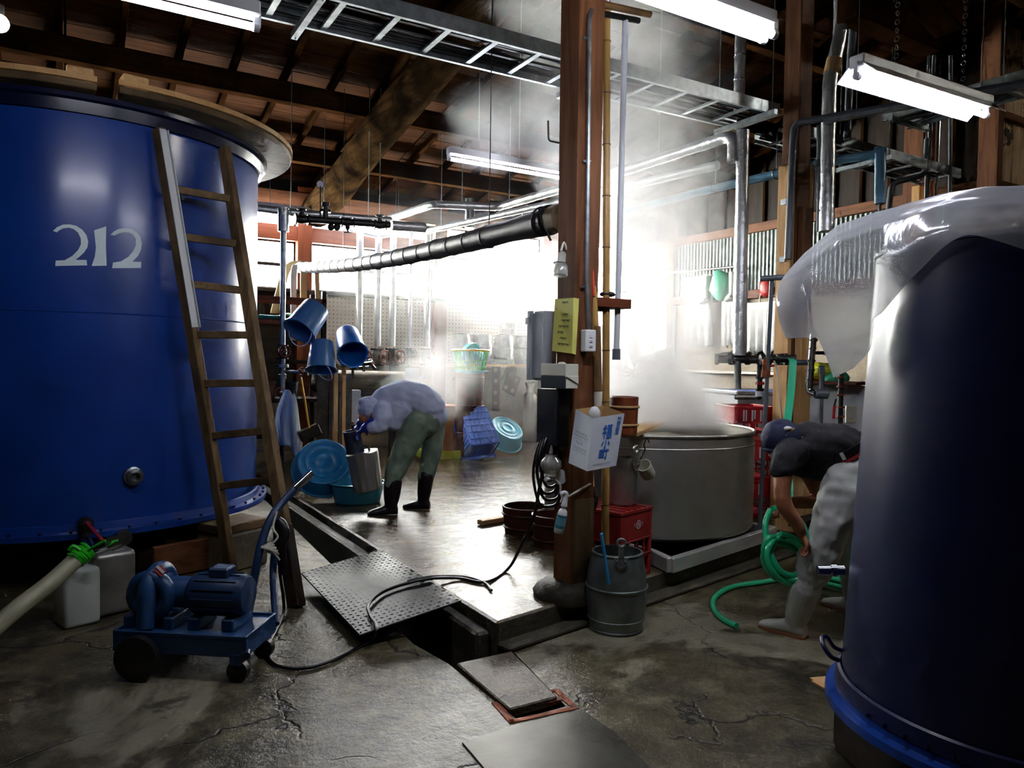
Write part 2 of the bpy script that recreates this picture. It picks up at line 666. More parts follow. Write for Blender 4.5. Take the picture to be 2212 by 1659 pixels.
# glass, frosted by steam
t = NT('window_glass')
t.t.nodes.remove(t.b)
tr = t.n('BsdfTransparent')
tr.inputs['Color'].default_value = (0.93, 0.95, 0.95, 1)
gl = t.n('BsdfGlossy')
gl.inputs['Roughness'].default_value = 0.08
ms = t.n('MixShader', i_0=0.06)
t.l(tr.outputs[0], ms.inputs[1])
t.l(gl.outputs[0], ms.inputs[2])
t.l(ms.outputs[0], t.out.inputs['Surface'])

t = NT('clear_plastic')
t.t.nodes.remove(t.b)
tr = t.n('BsdfTransparent')
tr.inputs['Color'].default_value = (0.9, 0.9, 0.86, 1)
df = t.n('BsdfTranslucent')
df.inputs['Color'].default_value = (0.75, 0.75, 0.7, 1)
d3 = t.n('BsdfDiffuse')
d3.inputs['Color'].default_value = (0.7, 0.7, 0.65, 1)
gl = t.n('BsdfGlossy')
gl.inputs['Roughness'].default_value = 0.12
m1 = t.n('MixShader', i_0=0.5)
m2 = t.n('MixShader', i_0=0.5)
m3 = t.n('MixShader', i_0=0.12)
t.l(tr.outputs[0], m1.inputs[1])
t.l(m2.outputs[0], m1.inputs[2])
t.l(df.outputs[0], m2.inputs[1])
t.l(d3.outputs[0], m2.inputs[2])
t.l(m1.outputs[0], m3.inputs[1])
t.l(gl.outputs[0], m3.inputs[2])
t.l(m3.outputs[0], t.out.inputs['Surface'])

# polythene film
t = NT('film')
t.t.nodes.remove(t.b)
vec = t.coord()
nz = t.noise(vec, 6.0, 5, 0.6, 0.8)
bp = t.n('Bump')
bp.inputs['Strength'].default_value = 0.25
bp.inputs['Distance'].default_value = 0.015
t.l(nz, bp.inputs['Height'])
tr = t.n('BsdfTransparent')
tr.inputs['Color'].default_value = (0.95, 0.96, 0.97, 1)
tl = t.n('BsdfTranslucent')
tl.inputs['Color'].default_value = (0.86, 0.88, 0.9, 1)
d3 = t.n('BsdfDiffuse')
d3.inputs['Color'].default_value = (0.8, 0.82, 0.84, 1)
gl = t.n('BsdfGlossy')
gl.inputs['Roughness'].default_value = 0.14
for k in (tl, d3, gl):
    t.l(bp.outputs[0], k.inputs['Normal'])
m1 = t.n('MixShader', i_0=0.48)
m2 = t.n('MixShader', i_0=0.45)
m3 = t.n('MixShader', i_0=0.1)
t.l(tr.outputs[0], m1.inputs[1])
t.l(m2.outputs[0], m1.inputs[2])
t.l(tl.outputs[0], m2.inputs[1])
t.l(d3.outputs[0], m2.inputs[2])
t.l(m1.outputs[0], m3.inputs[1])
t.l(gl.outputs[0], m3.inputs[2])
t.l(m3.outputs[0], t.out.inputs['Surface'])


def glow(name, c, s):
    t = NT(name)
    t.set(Base_Color=c, Emission_Color=c, Emission_Strength=s)


glow('tube_glow', '#eef0ff', 34.0)
glow('bulb_glow', '#fff6ea', 45.0)
# ================================================================== the building
ROOF = lambda Y: 4.25 + 0.19 * (11.3 - Y)
NR = Vector((0, 0.19, 1)).normalized()
X0, X1, Y0, Y1 = -4.2, 12.5, -3.2, 11.3
MR = Matrix.Rotation(-math.atan(0.19), 3, 'X')

# lower floor, with the drain channel left open
def trench(Y):
    return 1.57 + max(0, (Y - 3.6)) * 0.05 if Y > 3.28 else 1.62

b = MB()
ys = [2.62, 3.28, 3.6, 4.4, 5.3, 6.2, 7.2, 8.6, 11.3]
for i in range(len(ys) - 1):
    a, c = ys[i], ys[i + 1]
    b.add([(X0, a, 0), (trench(a), a, 0), (trench(c), c, 0), (X0, c, 0)], [(0, 1, 2, 3)])
b.add([(X0, Y0, 0), (X1, Y0, 0), (X1, 2.62, 0), (X0, 2.62, 0)], [(0, 1, 2, 3)])
b.add([(1.87, 2.62, 0), (X1, 2.62, 0), (X1, 5.6, 0), (2.0, 3.34, 0)], [(0, 1, 2, 3)])
fl = struct(b.build('floor', 'floor_concrete'))
b = MB()
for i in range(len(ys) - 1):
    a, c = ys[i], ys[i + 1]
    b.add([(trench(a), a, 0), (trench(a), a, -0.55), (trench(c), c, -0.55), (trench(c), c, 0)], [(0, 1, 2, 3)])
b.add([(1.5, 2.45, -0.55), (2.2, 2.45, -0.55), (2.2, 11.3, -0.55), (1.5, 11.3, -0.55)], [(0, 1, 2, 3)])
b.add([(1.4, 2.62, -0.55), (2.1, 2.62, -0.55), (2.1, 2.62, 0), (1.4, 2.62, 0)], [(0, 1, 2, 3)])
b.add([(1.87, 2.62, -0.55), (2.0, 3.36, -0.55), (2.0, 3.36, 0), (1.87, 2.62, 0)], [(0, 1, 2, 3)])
b.add([(X0, Y0, -0.6), (X1, Y0, -0.6), (X1, 11.5, -0.6), (X0, 11.5, -0.6)], [(0, 1, 2, 3)])  # added unseen sheet under the whole hall, blocks sky light leaking in from below
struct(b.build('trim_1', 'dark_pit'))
# raised wet platform, its front edge 12 degrees off the building line
E1 = Vector((math.cos(R_(12)), math.sin(R_(12)), 0))
PC = Vector((1.93, 3.34, 0))
PF = PC + E1 * 10.8
b = MB()
b.prism([(1.93, 3.34, -0.55), (PF.x, PF.y, -0.55), (PF.x, 11.3, -0.55), (1.93, 11.3, -0.55)], (0, 0, 0.69))
pl = struct(b.build('floor_platform', 'platform_concrete', bevel=0.012))
pl.data.materials.append(M['kerb_concrete'])
for f in pl.data.polygons:
    if abs(f.normal.z) < 0.5:
        f.material_index = 1
b = MB()
b.span((1.84, 3.4, -0.5), (1.925, 11.2, 0.075))
struct(b.build('trim_2', 'kerb_concrete', bevel=0.015))
# rough kerb stones that slope away below the platform's front edge
b = MB()
b.prism([PC + Vector((0, 0, 0.0)) - Vector((-0.02, 0.10, 0)), PC + E1 * 9 + Vector((0.02, -0.16, 0)), PC + E1 * 9, PC], (0, 0, 0.035))
struct(b.build('trim_3', 'kerb_concrete', bevel=0.012))

# roof: boards on rafters on purlins, all on a sloping log
ceil = struct(MB().span((X0, Y0, ROOF(Y0) + 0.25), (X1, Y0 + 0.02, ROOF(Y0) + 0.3)).build('ceiling', 'dark_wood_x'))
cs = MB()
cs.add([(X0, Y0, ROOF(Y0) + 0.06), (X1, Y0, ROOF(Y0) + 0.06), (X1, Y1 + 0.6, ROOF(Y1 + 0.6) + 0.06), (X0, Y1 + 0.6, ROOF(Y1 + 0.6) + 0.06)], [(0, 1, 2, 3)])
cs.build('underlay', 'dark_wood_x', ceil)
bw = 0.235
me = MB().box((0, 0, 0), (4.16, bw - 0.012, 0.02), MR).build('plank', 'roof_board', ceil, bevel=0.002).data
first = bpy.data.objects['plank']
i = 0
y = 2.0
while y < 11.9:
    for k in range(4):
        x = X0 + 2.08 + k * 4.18
        if i == 0:
            o = first
        else:
            o = bpy.data.objects.new('plank', me)
            COL.objects.link(o)
            o.parent = ceil
        o.location = (x, y, ROOF(y) + random.uniform(0.0, 0.012))
        i += 1
    y += bw * math.cos(math.atan(0.19))
b = MB()
b.add([(X0, Y0, ROOF(Y0) + 0.02), (X1, Y0, ROOF(Y0) + 0.02), (X1, 2.0, ROOF(2.0) + 0.02), (X0, 2.0, ROOF(2.0) + 0.02)], [(0, 1, 2, 3)])
b.build('plank', 'roof_board', ceil)
me = None
x = X0 + 0.3
while x < X1:
    if me is None:
        o = MB().beam((0, -6.2, 6.2 * 0.19), (0, 6.2, -6.2 * 0.19), 0.065, 0.085).build('rafter', 'roof_wood_y', ceil, bevel=0.004)
        me = o.data
    else:
        o = bpy.data.objects.new('rafter', me)
        COL.objects.link(o)
        o.parent = ceil
    o.location = (x, 5.6, ROOF(5.6) - 0.055)
    x += 0.545
for k, y in enumerate((10.12, 8.68, 7.2, 5.72, 4.0, 2.2)):
    MB().span((X0, y - 0.065, ROOF(y) - 0.32), (X1, y + 0.065, ROOF(y) - 0.1)).build('purlin', 'roof_wood_x', ceil, bevel=0.006)

# back wall
wb = struct(MB().span((X0, 11.36, -0.5), (X1, 11.46, 0.9)).build('wall_back', 'wall_plaster'))
def wpart(name, m, lo, hi, bev=0.006, par=None):
    return MB().span(lo, hi).build(name, m, par or wb, bevel=bev)

wpart('upper_wall', 'dark_wood_x', (X0, 11.36, 3.79), (X1, 11.44, 4.6))
wpart('wall_panel', 'dark_wood_x', (X0, 11.36, 0.9), (2.95, 11.44, 2.54))
for xa, xb in ((3.16, 5.2), (5.42, 7.36)):
    wpart('pegboard', 'pegboard', (xa, 11.34, 1.42), (xb, 11.38, 2.52), 0)
    wpart('lower_panel', 'wall_plaster', (xa, 11.345, 0.1), (xb, 11.4, 1.42), 0)
wpart('wall_panel', 'wall_plaster', (7.36, 11.34, 0.1), (9.5, 11.44, 2.54), 0)
for xa, xb in ((2.94, 3.16), (5.2, 5.42), (7.34, 7.52)):
    wpart('wall_post', 'red_wood_z', (xa, 11.22, 0.0), (xb, 11.42, 4.1))
wpart('sill', 'dark_wood_x', (X0, 11.2, 2.5), (9.5, 11.46, 2.56))
wpart('head_beam', 'red_wood_x', (X0, 11.24, 3.28), (9.5, 11.44, 3.5))
wpart('wall_plate', 'brown_wood_x', (X0, 11.2, 3.76), (9.5, 11.46, 4.0))
wpart('side_wall', 'dark_wood_z', (X0, 11.36, 2.5), (0.6, 11.44, 3.9))
# narrow strip of dark boards between bay three and the corner
wpart('wall_panel', 'worn_wood_z', (7.5, 11.36, 2.5), (8.0, 11.44, 3.9))
bays = [(0.6, 2.94), (3.16, 5.2), (5.42, 7.34), (8.0, 9.5)]
wi = 0
for bay, (xa, xb) in enumerate(bays):
    for za, zb, rail in ((2.56, 3.28, True), (3.5, 3.76, False)):
        wi += 1
        win = struct(thing('window_%d' % wi, '', '', ((xa + xb) / 2, 11.38, za)))
        del win['label'], win['category']
        fr = MB()
        t_ = 0.025
        fr.span((xa, 11.36, za), (xb, 11.4, za + t_)).span((xa, 11.36, zb - t_), (xb, 11.4, zb))
        fr.span((xa, 11.36, za), (xa + t_, 11.4, zb)).span((xb - t_, 11.36, za), (xb, 11.4, zb))
        if rail:
            fr.span((xa, 11.355, 2.9), (xb, 11.405, 2.95))
        fr.build('window_frame', 'dark_wood_x', win)
        n = 2 if rail else 1
        zz = [(za, 2.9), (2.95, zb)] if rail else [(za, zb)]
        for p, q in zz:
            for h in range(n):
                u, v = xa + (xb - xa) * h / n, xa + (xb - xa) * (h + 1) / n
                MB().span((u + 0.01, 11.378, p), (v - 0.01, 11.384, q)).build('pane', 'window_glass', win)

# right wall: plank upper part, corrugated sheet, plaster below, a tall window near the corner
wr = struct(MB().span((9.5, 4.7, 0.0), (9.6, 11.4, 1.75)).build('wall_right', 'wall_plaster'))
wpart('upper_wall', 'dark_wood_z', (9.52, 4.6, 3.74), (9.6, 11.4, 5.7), 0, wr)
y = 4.75
while y < 11.3:
    wpart('batten', 'roof_wood_z', (9.48, y, 3.78), (9.53, y + 0.05, 5.3), 0.004, wr)
    y += 0.42
wpart('lintel', 'brown_wood_y', (9.42, 4.7, 3.66), (9.56, 11.3, 3.8), 0.006, wr)
wpart('mid_beam', 'red_wood_y', (9.42, 4.7, 2.6), (9.56, 10.25, 2.74), 0.006, wr)
wpart('wall_panel', 'wall_plaster', (9.5, 4.7, 1.7), (9.58, 10.25, 2.62), 0, wr)
for ya, yb in ((10.1, 10.26), (11.08, 11.3)):
    wpart('wall_post', 'worn_wood_z', (9.42, ya, 0.0), (9.58, yb, 4.3), 0.006, wr)
b = MB()
n = int((10.2 - 4.7) / 0.0127)
vs_ = []
for i in range(n + 1):
    y = 4.7 + i * 0.0127
    x = 9.49 + 0.011 * math.sin(2 * PI * i / 6)
    vs_ += [(x, y, 2.73), (x, y, 3.68)]
b.add(vs_, [(2 * i, 2 * i + 2, 2 * i + 3, 2 * i + 1) for i in range(n)])
b.build('corrugated_sheet', 'dull_galvanised', wr, smooth=1.5)
win = struct(thing('window_9', '', '', (9.5, 10.67, 1.75)))
del win['label'], win['category']
fr = MB()
fr.span((9.47, 10.26, 1.72), (9.53, 11.08, 1.78)).span((9.47, 10.26, 3.62), (9.53, 11.08, 3.68)).span((9.47, 10.26, 1.72), (9.53, 10.3, 3.68)).span((9.47, 11.04, 1.72), (9.53, 11.08, 3.68)).span((9.475, 10.65, 1.72), (9.525, 10.69, 3.68))
fr.build('window_frame', 'worn_wood_z', win)
for ya, yb in ((10.29, 10.66), (10.68, 11.05)):
    MB().span((9.497, ya, 1.76), (9.503, yb, 3.64)).build('pane', 'window_glass', win)

# the wall at the right that turns back towards us: old sheathing boards and battens
wt = struct(MB().span((9.5, 4.64, 0), (X1, 4.74, 2.0)).build('wall_side', 'dark_wood_z'))
x = 9.24
while x < X1:
    for za, zb in ((2.0, 3.62), (3.7, 4.42), (4.5, 5.6)):
        MB().span((x, 4.57, za), (x + 0.165, 4.63, zb)).build('plank', 'peeling_board', wt, bevel=0.003)
    x += 0.175
for z in (3.62, 4.42):
    MB().span((9.16, 4.5, z), (X1, 4.58, z + 0.08)).build('batten', 'brown_wood_x', wt, bevel=0.004)
MB().span((9.12, 4.5, 0), (9.24, 4.72, 5.6)).build('corner_post', 'brown_wood_z', wt, bevel=0.005)
# walls outside the picture close the building
struct(MB().span((X0 - 0.1, Y0, -0.5), (X0, Y1 + 0.2, 7.4)).build('wall_left', 'dark_wood_z'))
struct(MB().span((X0, Y0 - 0.1, -0.5), (X1, Y0, 7.4)).build('wall_front', 'worn_wood_z'))
struct(MB().span((X1, Y0, -0.5), (X1 + 0.1, 4.74, 6.6)).build('wall_east', 'worn_wood_z'))

# sloping round log that carries the purlins
lg = thing('log_beam', 'thick round dark log sloping down from the roof to the back wall', 'beam', (3.2, 11.2, 3.75))
pts, rs = [], []
for i in range(15):
    y = 11.25 - i * 0.85
    z = ROOF(y) - 0.32 - 0.2
    pts.append((3.22 + 0.03 * math.sin(i * 1.3), y, z + 0.02 * math.sin(i)))
    rs.append(0.235 - 0.006 * i + 0.012 * math.sin(i * 2.1))
MB().tube(pts, rs, 20).build('trunk', 'old_log', lg, smooth=1.0)

# rafters of the second roof bay at the upper right
for (p, q, wd, h, lbl) in (
        ((AtY(1830, 10, 3.9)), (AtY(2010, 90, 3.9)), 0.2, 0.24, 'short dark timber slanting down behind the foil pipe at the upper right'),
        ((AtY(1990, -40, 2.9)), (AtY(2060, 40, 2.9)), 0.2, 0.26, 'heavy dark timber stub above the hanging lamp at the upper right')):
    o = MB().beam(p, q, wd, h).build('roof_timber', 'roof_wood_x', bevel=0.01)
    tag(o, lbl, 'beam')
# ================================================================== posts
mp = thing('timber_post', 'thick brown main post with conduit, notices and a cardboard box hung on it', 'post', (2.55, 3.53, 0.22))
b = MB()
m3 = rotz(R_(3))
ring = lambda z, hw, c: [Vector(c) + m3 @ Vector((sx * hw, sy * hw, 0)) + Vector((0, 0, z)) for sx, sy in ((-1, -1), (1, -1), (1, 1), (-1, 1))]
b.loft([ring(0.22, 0.083, (2.55, 3.53, 0)), ring(1.2, 0.083, (2.55, 3.53, 0)), ring(3.0, 0.091, (2.55, 3.53, 0)), ring(5.35, 0.094, (2.55, 3.53, 0))])
b.build('shaft', 'brown_wood_z', mp, bevel=0.006)
# let-in repair piece low on the front face
b = MB()
b.box(Vector((2.56, 3.53, 0.47)) + m3 @ Vector((0, -0.082, 0)), (0.15, 0.006, 0.5), m3)
lab(b.build('repair_board', 'worn_wood_z', mp, bevel=0.002), 'paler repair board let into the front of the post')
st = MB()
st.ball((2.55, 3.56, 0.14), (0.24, 0.20, 0.12), 18)
for i, p in enumerate(st.v):
    nn = noise.noise(p * 6) * 0.03
    st.v[i] = Vector((p.x + nn, p.y - nn, max(0.11, min(p.z + nn, 0.235))))
tag(st.build('foundation_stone', 'stone', smooth=0.9), 'rough dark stone under the foot of the thick main post', 'stone')

sp = thing('timber_post', 'second brown post with fresh pale boards bolted on, behind the man in black', 'post', (5.53, 4.4, 0.12))
b = MB()
b.box((5.53, 4.4, 2.75), (0.17, 0.17, 5.26))
b.build('shaft', 'brown_wood_z', sp, bevel=0.006)
for (cx_, cy_, sx_, sy_, za, zb) in ((5.53 - 0.115, 4.4, 0.05, 0.15, 0.12, 3.28), (5.53, 4.4 - 0.125, 0.14, 0.07, 0.12, 2.0), (5.53 + 0.1, 4.35, 0.03, 0.1, 1.9, 3.3)):
    MB().span((cx_ - sx_ / 2, cy_ - sy_ / 2, za), (cx_ + sx_ / 2, cy_ + sy_ / 2, zb)).build('splint_board', 'pale_wood_z', sp, bevel=0.004)
MB().span((5.46, 4.255, 2.0), (5.6, 4.31, 2.9)).build('splint_board', 'brown_wood_z', sp, bevel=0.004)
for z in (2.95, 2.45, 2.1):
    MB().box((5.382, 4.4, z), (0.012, 0.06, 0.05)).build('bolt_plate', 'galvanised', sp)
tp = MB().span((9.0, 5.3, 0), (9.26, 5.55, 5.2)).build('timber_post', 'brown_wood_z', bevel=0.006)
tag(tp, 'far brown post in the dark corner behind the grey conduits', 'post')
o = MB().span((8.9, 5.27, 2.9), (9.0, 5.37, 3.75)).build('stud_board', 'pale_wood_z', bevel=0.004)
tag(o, 'pale upright board fixed to the far brown post', 'board')

# ================================================================== big blue tank at the left
TC = Vector((0.08, 6.82, 0))
TR, TB, TT = 1.325, 0.35, 3.17
tk = thing('storage_tank', 'huge blue enamelled tank with white number 212 at the left', 'tank', (TC.x, TC.y, TB))
MB().lathe([(0.001, TB), (TR, TB), (TR, 1.6), (TR, TT), (TR - 0.02, TT)], TC, n=96).build('shell', 'blue_enamel', tk, smooth=0.6)
MB().lathe([(TR - 0.02, TT - 0.005), (TR + 0.005, TT - 0.12), (TR + 0.03, TT - 0.13), (TR + 0.045, TT - 0.06), (TR + 0.075, TT - 0.05), (TR + 0.075, TT - 0.02), (TR - 0.02, TT)], TC, n=96).build('rim', 'black_enamel', tk, smooth=0.6)
MB().lathe([(TR - 0.01, TB + 0.075), (TR + 0.02, TB + 0.07), (TR + 0.03, TB + 0.03), (TR + 0.085, TB + 0.025), (TR + 0.085, TB - 0.01), (TR - 0.02, TB - 0.01)], TC, n=96).build('foot_flange', 'blue_enamel', tk, smooth=0.5)
# weld seam
MB().lathe([(TR + 0.001, 1.78), (TR + 0.004, 1.785), (TR + 0.001, 1.79)], TC, n=96).build('weld_seam', 'blue_enamel', tk, smooth=1)
for i in range(30):
    a = -PI * 0.98 + i * PI / 29 * 1.12
    p = TC + Vector((math.cos(a), math.sin(a), 0)) * (TR + 0.058)
    MB().cyl(p + Vector((0, 0, TB + 0.02)), p + Vector((0, 0, TB + 0.042)), 0.011, 6).build('bolt', 'navy_enamel', tk)


def on_tank(name, outline, m, par, lift=0.003, sub=14):
    """flat paint on the shell: outline in picture units, wrapped on the cylinder"""
    from mathutils.geometry import tessellate_polygon
    pts = [AtCyl(x, y, TC, TR + lift) for x, y in outline]
    tri = tessellate_polygon([[Vector((x, y, 0)) for x, y in outline]])
    bb = MB().add(pts, [tuple(t) for t in tri])
    me_ = bb.build(name, m, par)
    bm = bmesh.new()
    bm.from_mesh(me_.data)
    for _ in range(3):
        es = [e for e in bm.edges if e.calc_length() > 0.05]
        bmesh.ops.subdivide_edges(bm, edges=es, cuts=1)
        bmesh.ops.triangulate(bm, faces=bm.faces)
    for v in bm.verts:
        q = Vector((v.co.x, v.co.y, 0))
        d = (q - TC)
        d.z = 0
        d = d.normalized() * (TR + lift)
        v.co.x, v.co.y = TC.x + d.x, TC.y + d.y
    bmesh.ops.recalc_face_normals(bm, faces=bm.faces)
    bm.to_mesh(me_.data)
    bm.free()
    return me_


def z7(pts):
    return [(80 + x * 400 / 2212, 430 + y * 400 / 2212) for x, y in pts]


two_a = z7([(190, 380), (240, 335), (310, 305), (390, 302), (470, 320), (540, 365), (590, 430), (612, 510), (600, 580), (560, 640), (500, 695), (458, 727), (592, 727), (598, 792), (218, 800), (222, 735), (330, 730), (420, 680), (490, 610), (525, 540), (522, 470), (490, 400), (440, 360), (380, 342), (310, 350), (262, 375), (236, 398)])
one_a = z7([(682, 374), (826, 326), (822, 560), (832, 796), (652, 799), (690, 690), (703, 580), (692, 470)])
two_b = z7([(876, 428), (920, 385), (980, 355), (1055, 347), (1130, 360), (1190, 395), (1235, 450), (1252, 530), (1240, 610), (1205, 680), (1140, 748), (1245, 750), (1242, 824), (896, 826), (908, 758), (1000, 745), (1090, 690), (1150, 620), (1180, 550), (1180, 480), (1150, 430), (1100, 402), (1040, 396), (980, 408), (928, 436)])
for d in (two_a, one_a, two_b):
    lab(on_tank('painted_numeral', d, 'white_paint', tk), 'white painted numeral')
# spigot boss
p = AtCyl(287, 1028, TC, TR)
nrm = (p - TC)
nrm.z = 0
nrm.normalize()
b = MB().lathe([(0.001, -0.02), (0.062, -0.02), (0.062, 0.02), (0.05, 0.025), (0.05, 0.055), (0.03, 0.06), (0.03, 0.02), (0.001, 0.02)], p, nrm, 20)
lab(b.build('spigot', 'steel_pipe', tk, smooth=0.6), 'round metal spigot boss')
# lid: two half discs of boards, slid a little to the right, with grip blocks
LC = TC + Vector((0.13, -0.02, TT + 0.012))
for side in (0, 1):
    lt = thing('tank_lid', ['half of a wooden tank lid lying on the left side of the numbered blue tank', 'half of a wooden tank lid overhanging the right edge of the numbered blue tank'][side], 'lid', (LC.x + (-0.5, 0.5)[side], LC.y, LC.z), 'wooden lid halves on the tank')
    b = MB()
    cut = 0.02 if side == 0 else 0.16
    base = LC + (Vector((-0.17, 0, 0)) if side == 0 else Vector((0.04, 0, 0)))
    sgn = -1 if side == 0 else 1
    # cut line runs along the camera's view so that the two halves meet at the front
    a0 = R_(-89) if side == 1 else R_(-85.3)
    out = []
    rr = 1.39 if side == 0 else 1.42
    if side == 1:
        out = [base + Vector((rr * math.cos(a), rr * math.sin(a), 0)) for a in [a0 + (R_(91) - a0) * i / 40 for i in range(41)]]
    else:
        out = [base + Vector((rr * math.cos(a), rr * math.sin(a), 0)) for a in [a0 - (a0 + R_(265)) * i / 40 for i in range(41)]]
    b.prism(out, (0, 0, 0.045))
    b.build('lid_board', 'worn_wood_x', lt, bevel=0.006)
    e = MB()
    pp = [q + Vector((0, 0, 0.063)) for q in out[:26]]
    for i in range(25):
        e.beam(pp[i] * 1.0, pp[i + 1] * 1.0, 0.03, 0.035)
    e.build('edge_strip', 'pale_wood_x', lt)
    q = out[0] + Vector((0.09 * (1 if side else -1), 0.06, 0.085))
    MB().box(q, (0.15, 0.12, 0.085), rotz(R_(8 if side else -4))).build('grip_block', 'pale_wood_y', lt, bevel=0.006)
# blocks under the tank
for (x, y, lbl) in ((1.02, 5.62, 'grey concrete block propping up the numbered blue tank beside the ladder'), (-0.75, 5.9, 'dark concrete block under the numbered blue tank behind the pale hose')):
    t0 = thing('support_block', lbl, 'block', (x, y, 0))
    MB().box((x, y, 0.135), (0.36, 0.34, 0.27), rotz(R_(28))).build('block', 'block_concrete', t0, bevel=0.015)
    MB().box((x, y, 0.302), (0.4, 0.3, 0.06), rotz(R_(28))).build('packing_board', 'worn_wood_x', t0, bevel=0.005)
for i, (p, q, lbl) in enumerate((((-1.6, 5.75, 0.26), (0.9, 5.98, 0.26), 'front squared timber bearing the numbered blue tank'), ((-1.6, 6.75, 0.26), (1.3, 6.95, 0.26), 'rear squared timber bearing the numbered blue tank'))):
    tag(MB().beam(p, q, 0.16, 0.16).build('bearer_timber', 'dark_wood_x', bevel=0.01), lbl, 'timber')
    for x in (p[0] + 0.3, q[0] - 0.5):
        tag(MB().span((x, p[1] - 0.02, 0), (x + 0.2, p[1] + 0.22, 0.18)).build('support_block', 'dark_wood_y', bevel=0.01), 'low dark wooden chock under the %s bearer timber, %s end' % (('front', 'rear')[i], 'left' if x < -0.5 else 'right'), 'block')
o = MB().beam(G(330, 1255, 0) + Vector((0, 0, 0.12)), G(470, 1235, 0) + Vector((0, 0.1, 0.12)), 0.04, 0.22).build('plank_board', 'brown_wood_x', bevel=0.006)
tag(o, 'brown board standing on edge under the numbered blue tank', 'board')

# ================================================================== ladder
lt_top = AtCyl(343, 278, TC, TR + 0.09)
rt_top = AtCyl(484, 320, TC, TR + 0.09)
lt_bot = Vector((0.96, 5.32, 0.03))
rt_bot = G(641, 1312, 0.0)
ld = thing('ladder', 'wooden ladder with seven rungs leaning on the blue tank', 'ladder', (1.08, 4.9, 0))
LTZ = lambda s: lt_bot.lerp(lt_top, s)
RTZ = lambda s: rt_bot.lerp(rt_top, s)
side = (rt_bot - lt_bot).normalized()
for a, c in ((lt_bot, lt_top), (rt_bot, rt_top)):
    MB().beam(a, c, 0.055, 0.085, up=(0.6, -1, 0)).build('rail', 'worn_wood_z', ld, bevel=0.006)
for (xl, yl, xr, yr) in ((372, 405, 494, 432), (396, 511, 514, 527), (410, 614, 527, 628), (428, 723, 547, 726), (443, 829, 560, 828), (460, 940, 580, 930), (480, 1052, 592, 1036)):
    # find where the rails pass those heights
    def on(a, c, y):
        best, bs = None, 1e9
        for i in range(201):
            q = a.lerp(c, i / 200)
            v = q - CAMP
            yy = CY - FPX * v.dot(_u) / v.dot(_f)
            if abs(yy - y) < bs:
                best, bs = q, abs(yy - y)
        return best
    p, q = on(lt_bot, lt_top, yl), on(rt_bot, rt_top, yr)
    MB().beam(p, q, 0.03, 0.05, up=(0, 0, 1)).build('rung', 'worn_wood_y', ld, bevel=0.004)
s0, s1 = 0.56, 0.995
off = Vector((0.35, -0.9, 0.1)).normalized() * 0.046
b = MB().beam(LTZ(s0) + off, LTZ(s1) + off, 0.05, 0.006, up=(0.6, -1, 0))
b.beam(LTZ(s0) + off * 0.6 + Vector((0.03, 0.01, 0)), LTZ(s1) + off * 0.6 + Vector((0.03, 0.01, 0)), 0.006, 0.05, up=(0.6, -1, 0))
lab(b.build('metal_strip', 'bright_strip', ld), 'bare metal angle strip on the upper left rail')
MB().beam(rt_bot.lerp(rt_top, 0.0), rt_bot.lerp(rt_top, 0.155), 0.07, 0.1, up=(0.6, -1, 0)).build('foot_sleeve', 'dark_wood_z', ld, bevel=0.008)

# ================================================================== blue tank at the right, under a polythene sheet
QC = Vector((2.82, 1.265, 0))
qr = lambda z: 0.565 - (z - 0.32) * 0.052
q_ = thing('storage_tank', 'dark navy enamelled tank in front at the right, half under a clear plastic sheet', 'tank', (QC.x, QC.y, 0.3))
MB().lathe([(0.001, 0.31)] + [(qr(z), z) for z in (0.31, 0.36, 0.8, 1.2, 1.6, 1.9)] + [(qr(1.9) + 0.006, 1.902), (qr(1.9) + 0.006, 1.915), (qr(1.9) - 0.03, 1.915), (0.001, 1.91)], QC, n=96).build('shell', 'navy_enamel', q_, smooth=0.6)
MB().lathe([(0.55, 0.345), (0.578, 0.34), (0.582, 0.322), (0.615, 0.318), (0.618, 0.29), (0.5, 0.29)], QC, n=96).build('foot_flange', 'blue_enamel', q_, smooth=0.5)
MB().lathe([(0.566, 0.40), (0.576, 0.395), (0.583, 0.345), (0.566, 0.34)], QC, n=96).build('foot_ring', 'navy_enamel', q_, smooth=0.5)
for i in range(26):
    a = PI + R_(-20) + i * R_(7.2)
    d = Vector((math.cos(a), math.sin(a), 0))
    p = QC + d * 0.584 + Vector((0, 0, 0.355))
    MB().cyl(p, p + d * 0.012 + Vector((0, 0, 0.004)), 0.008, 8).build('bolt', 'navy_enamel', q_)
# loop handle low at the left
a = math.atan2(1.765 - QC.y, 2.42 - QC.x)
p1, p2 = D(1815, 1409, 2.75), D(1808, 1426, 2.68)
b = MB().tube(elbow([D(1818, 1405, 2.8), D(1800, 1398, 2.78), D(1785, 1373, 2.75), D(1774, 1376, 2.72), D(1778, 1396, 2.68), D(1795, 1420, 2.66), D(1812, 1426, 2.66)], 0.03, 5), 0.008, 10)
lab(b.build('loop_handle', 'navy_enamel', q_, smooth=1), 'bent rod loop handle')
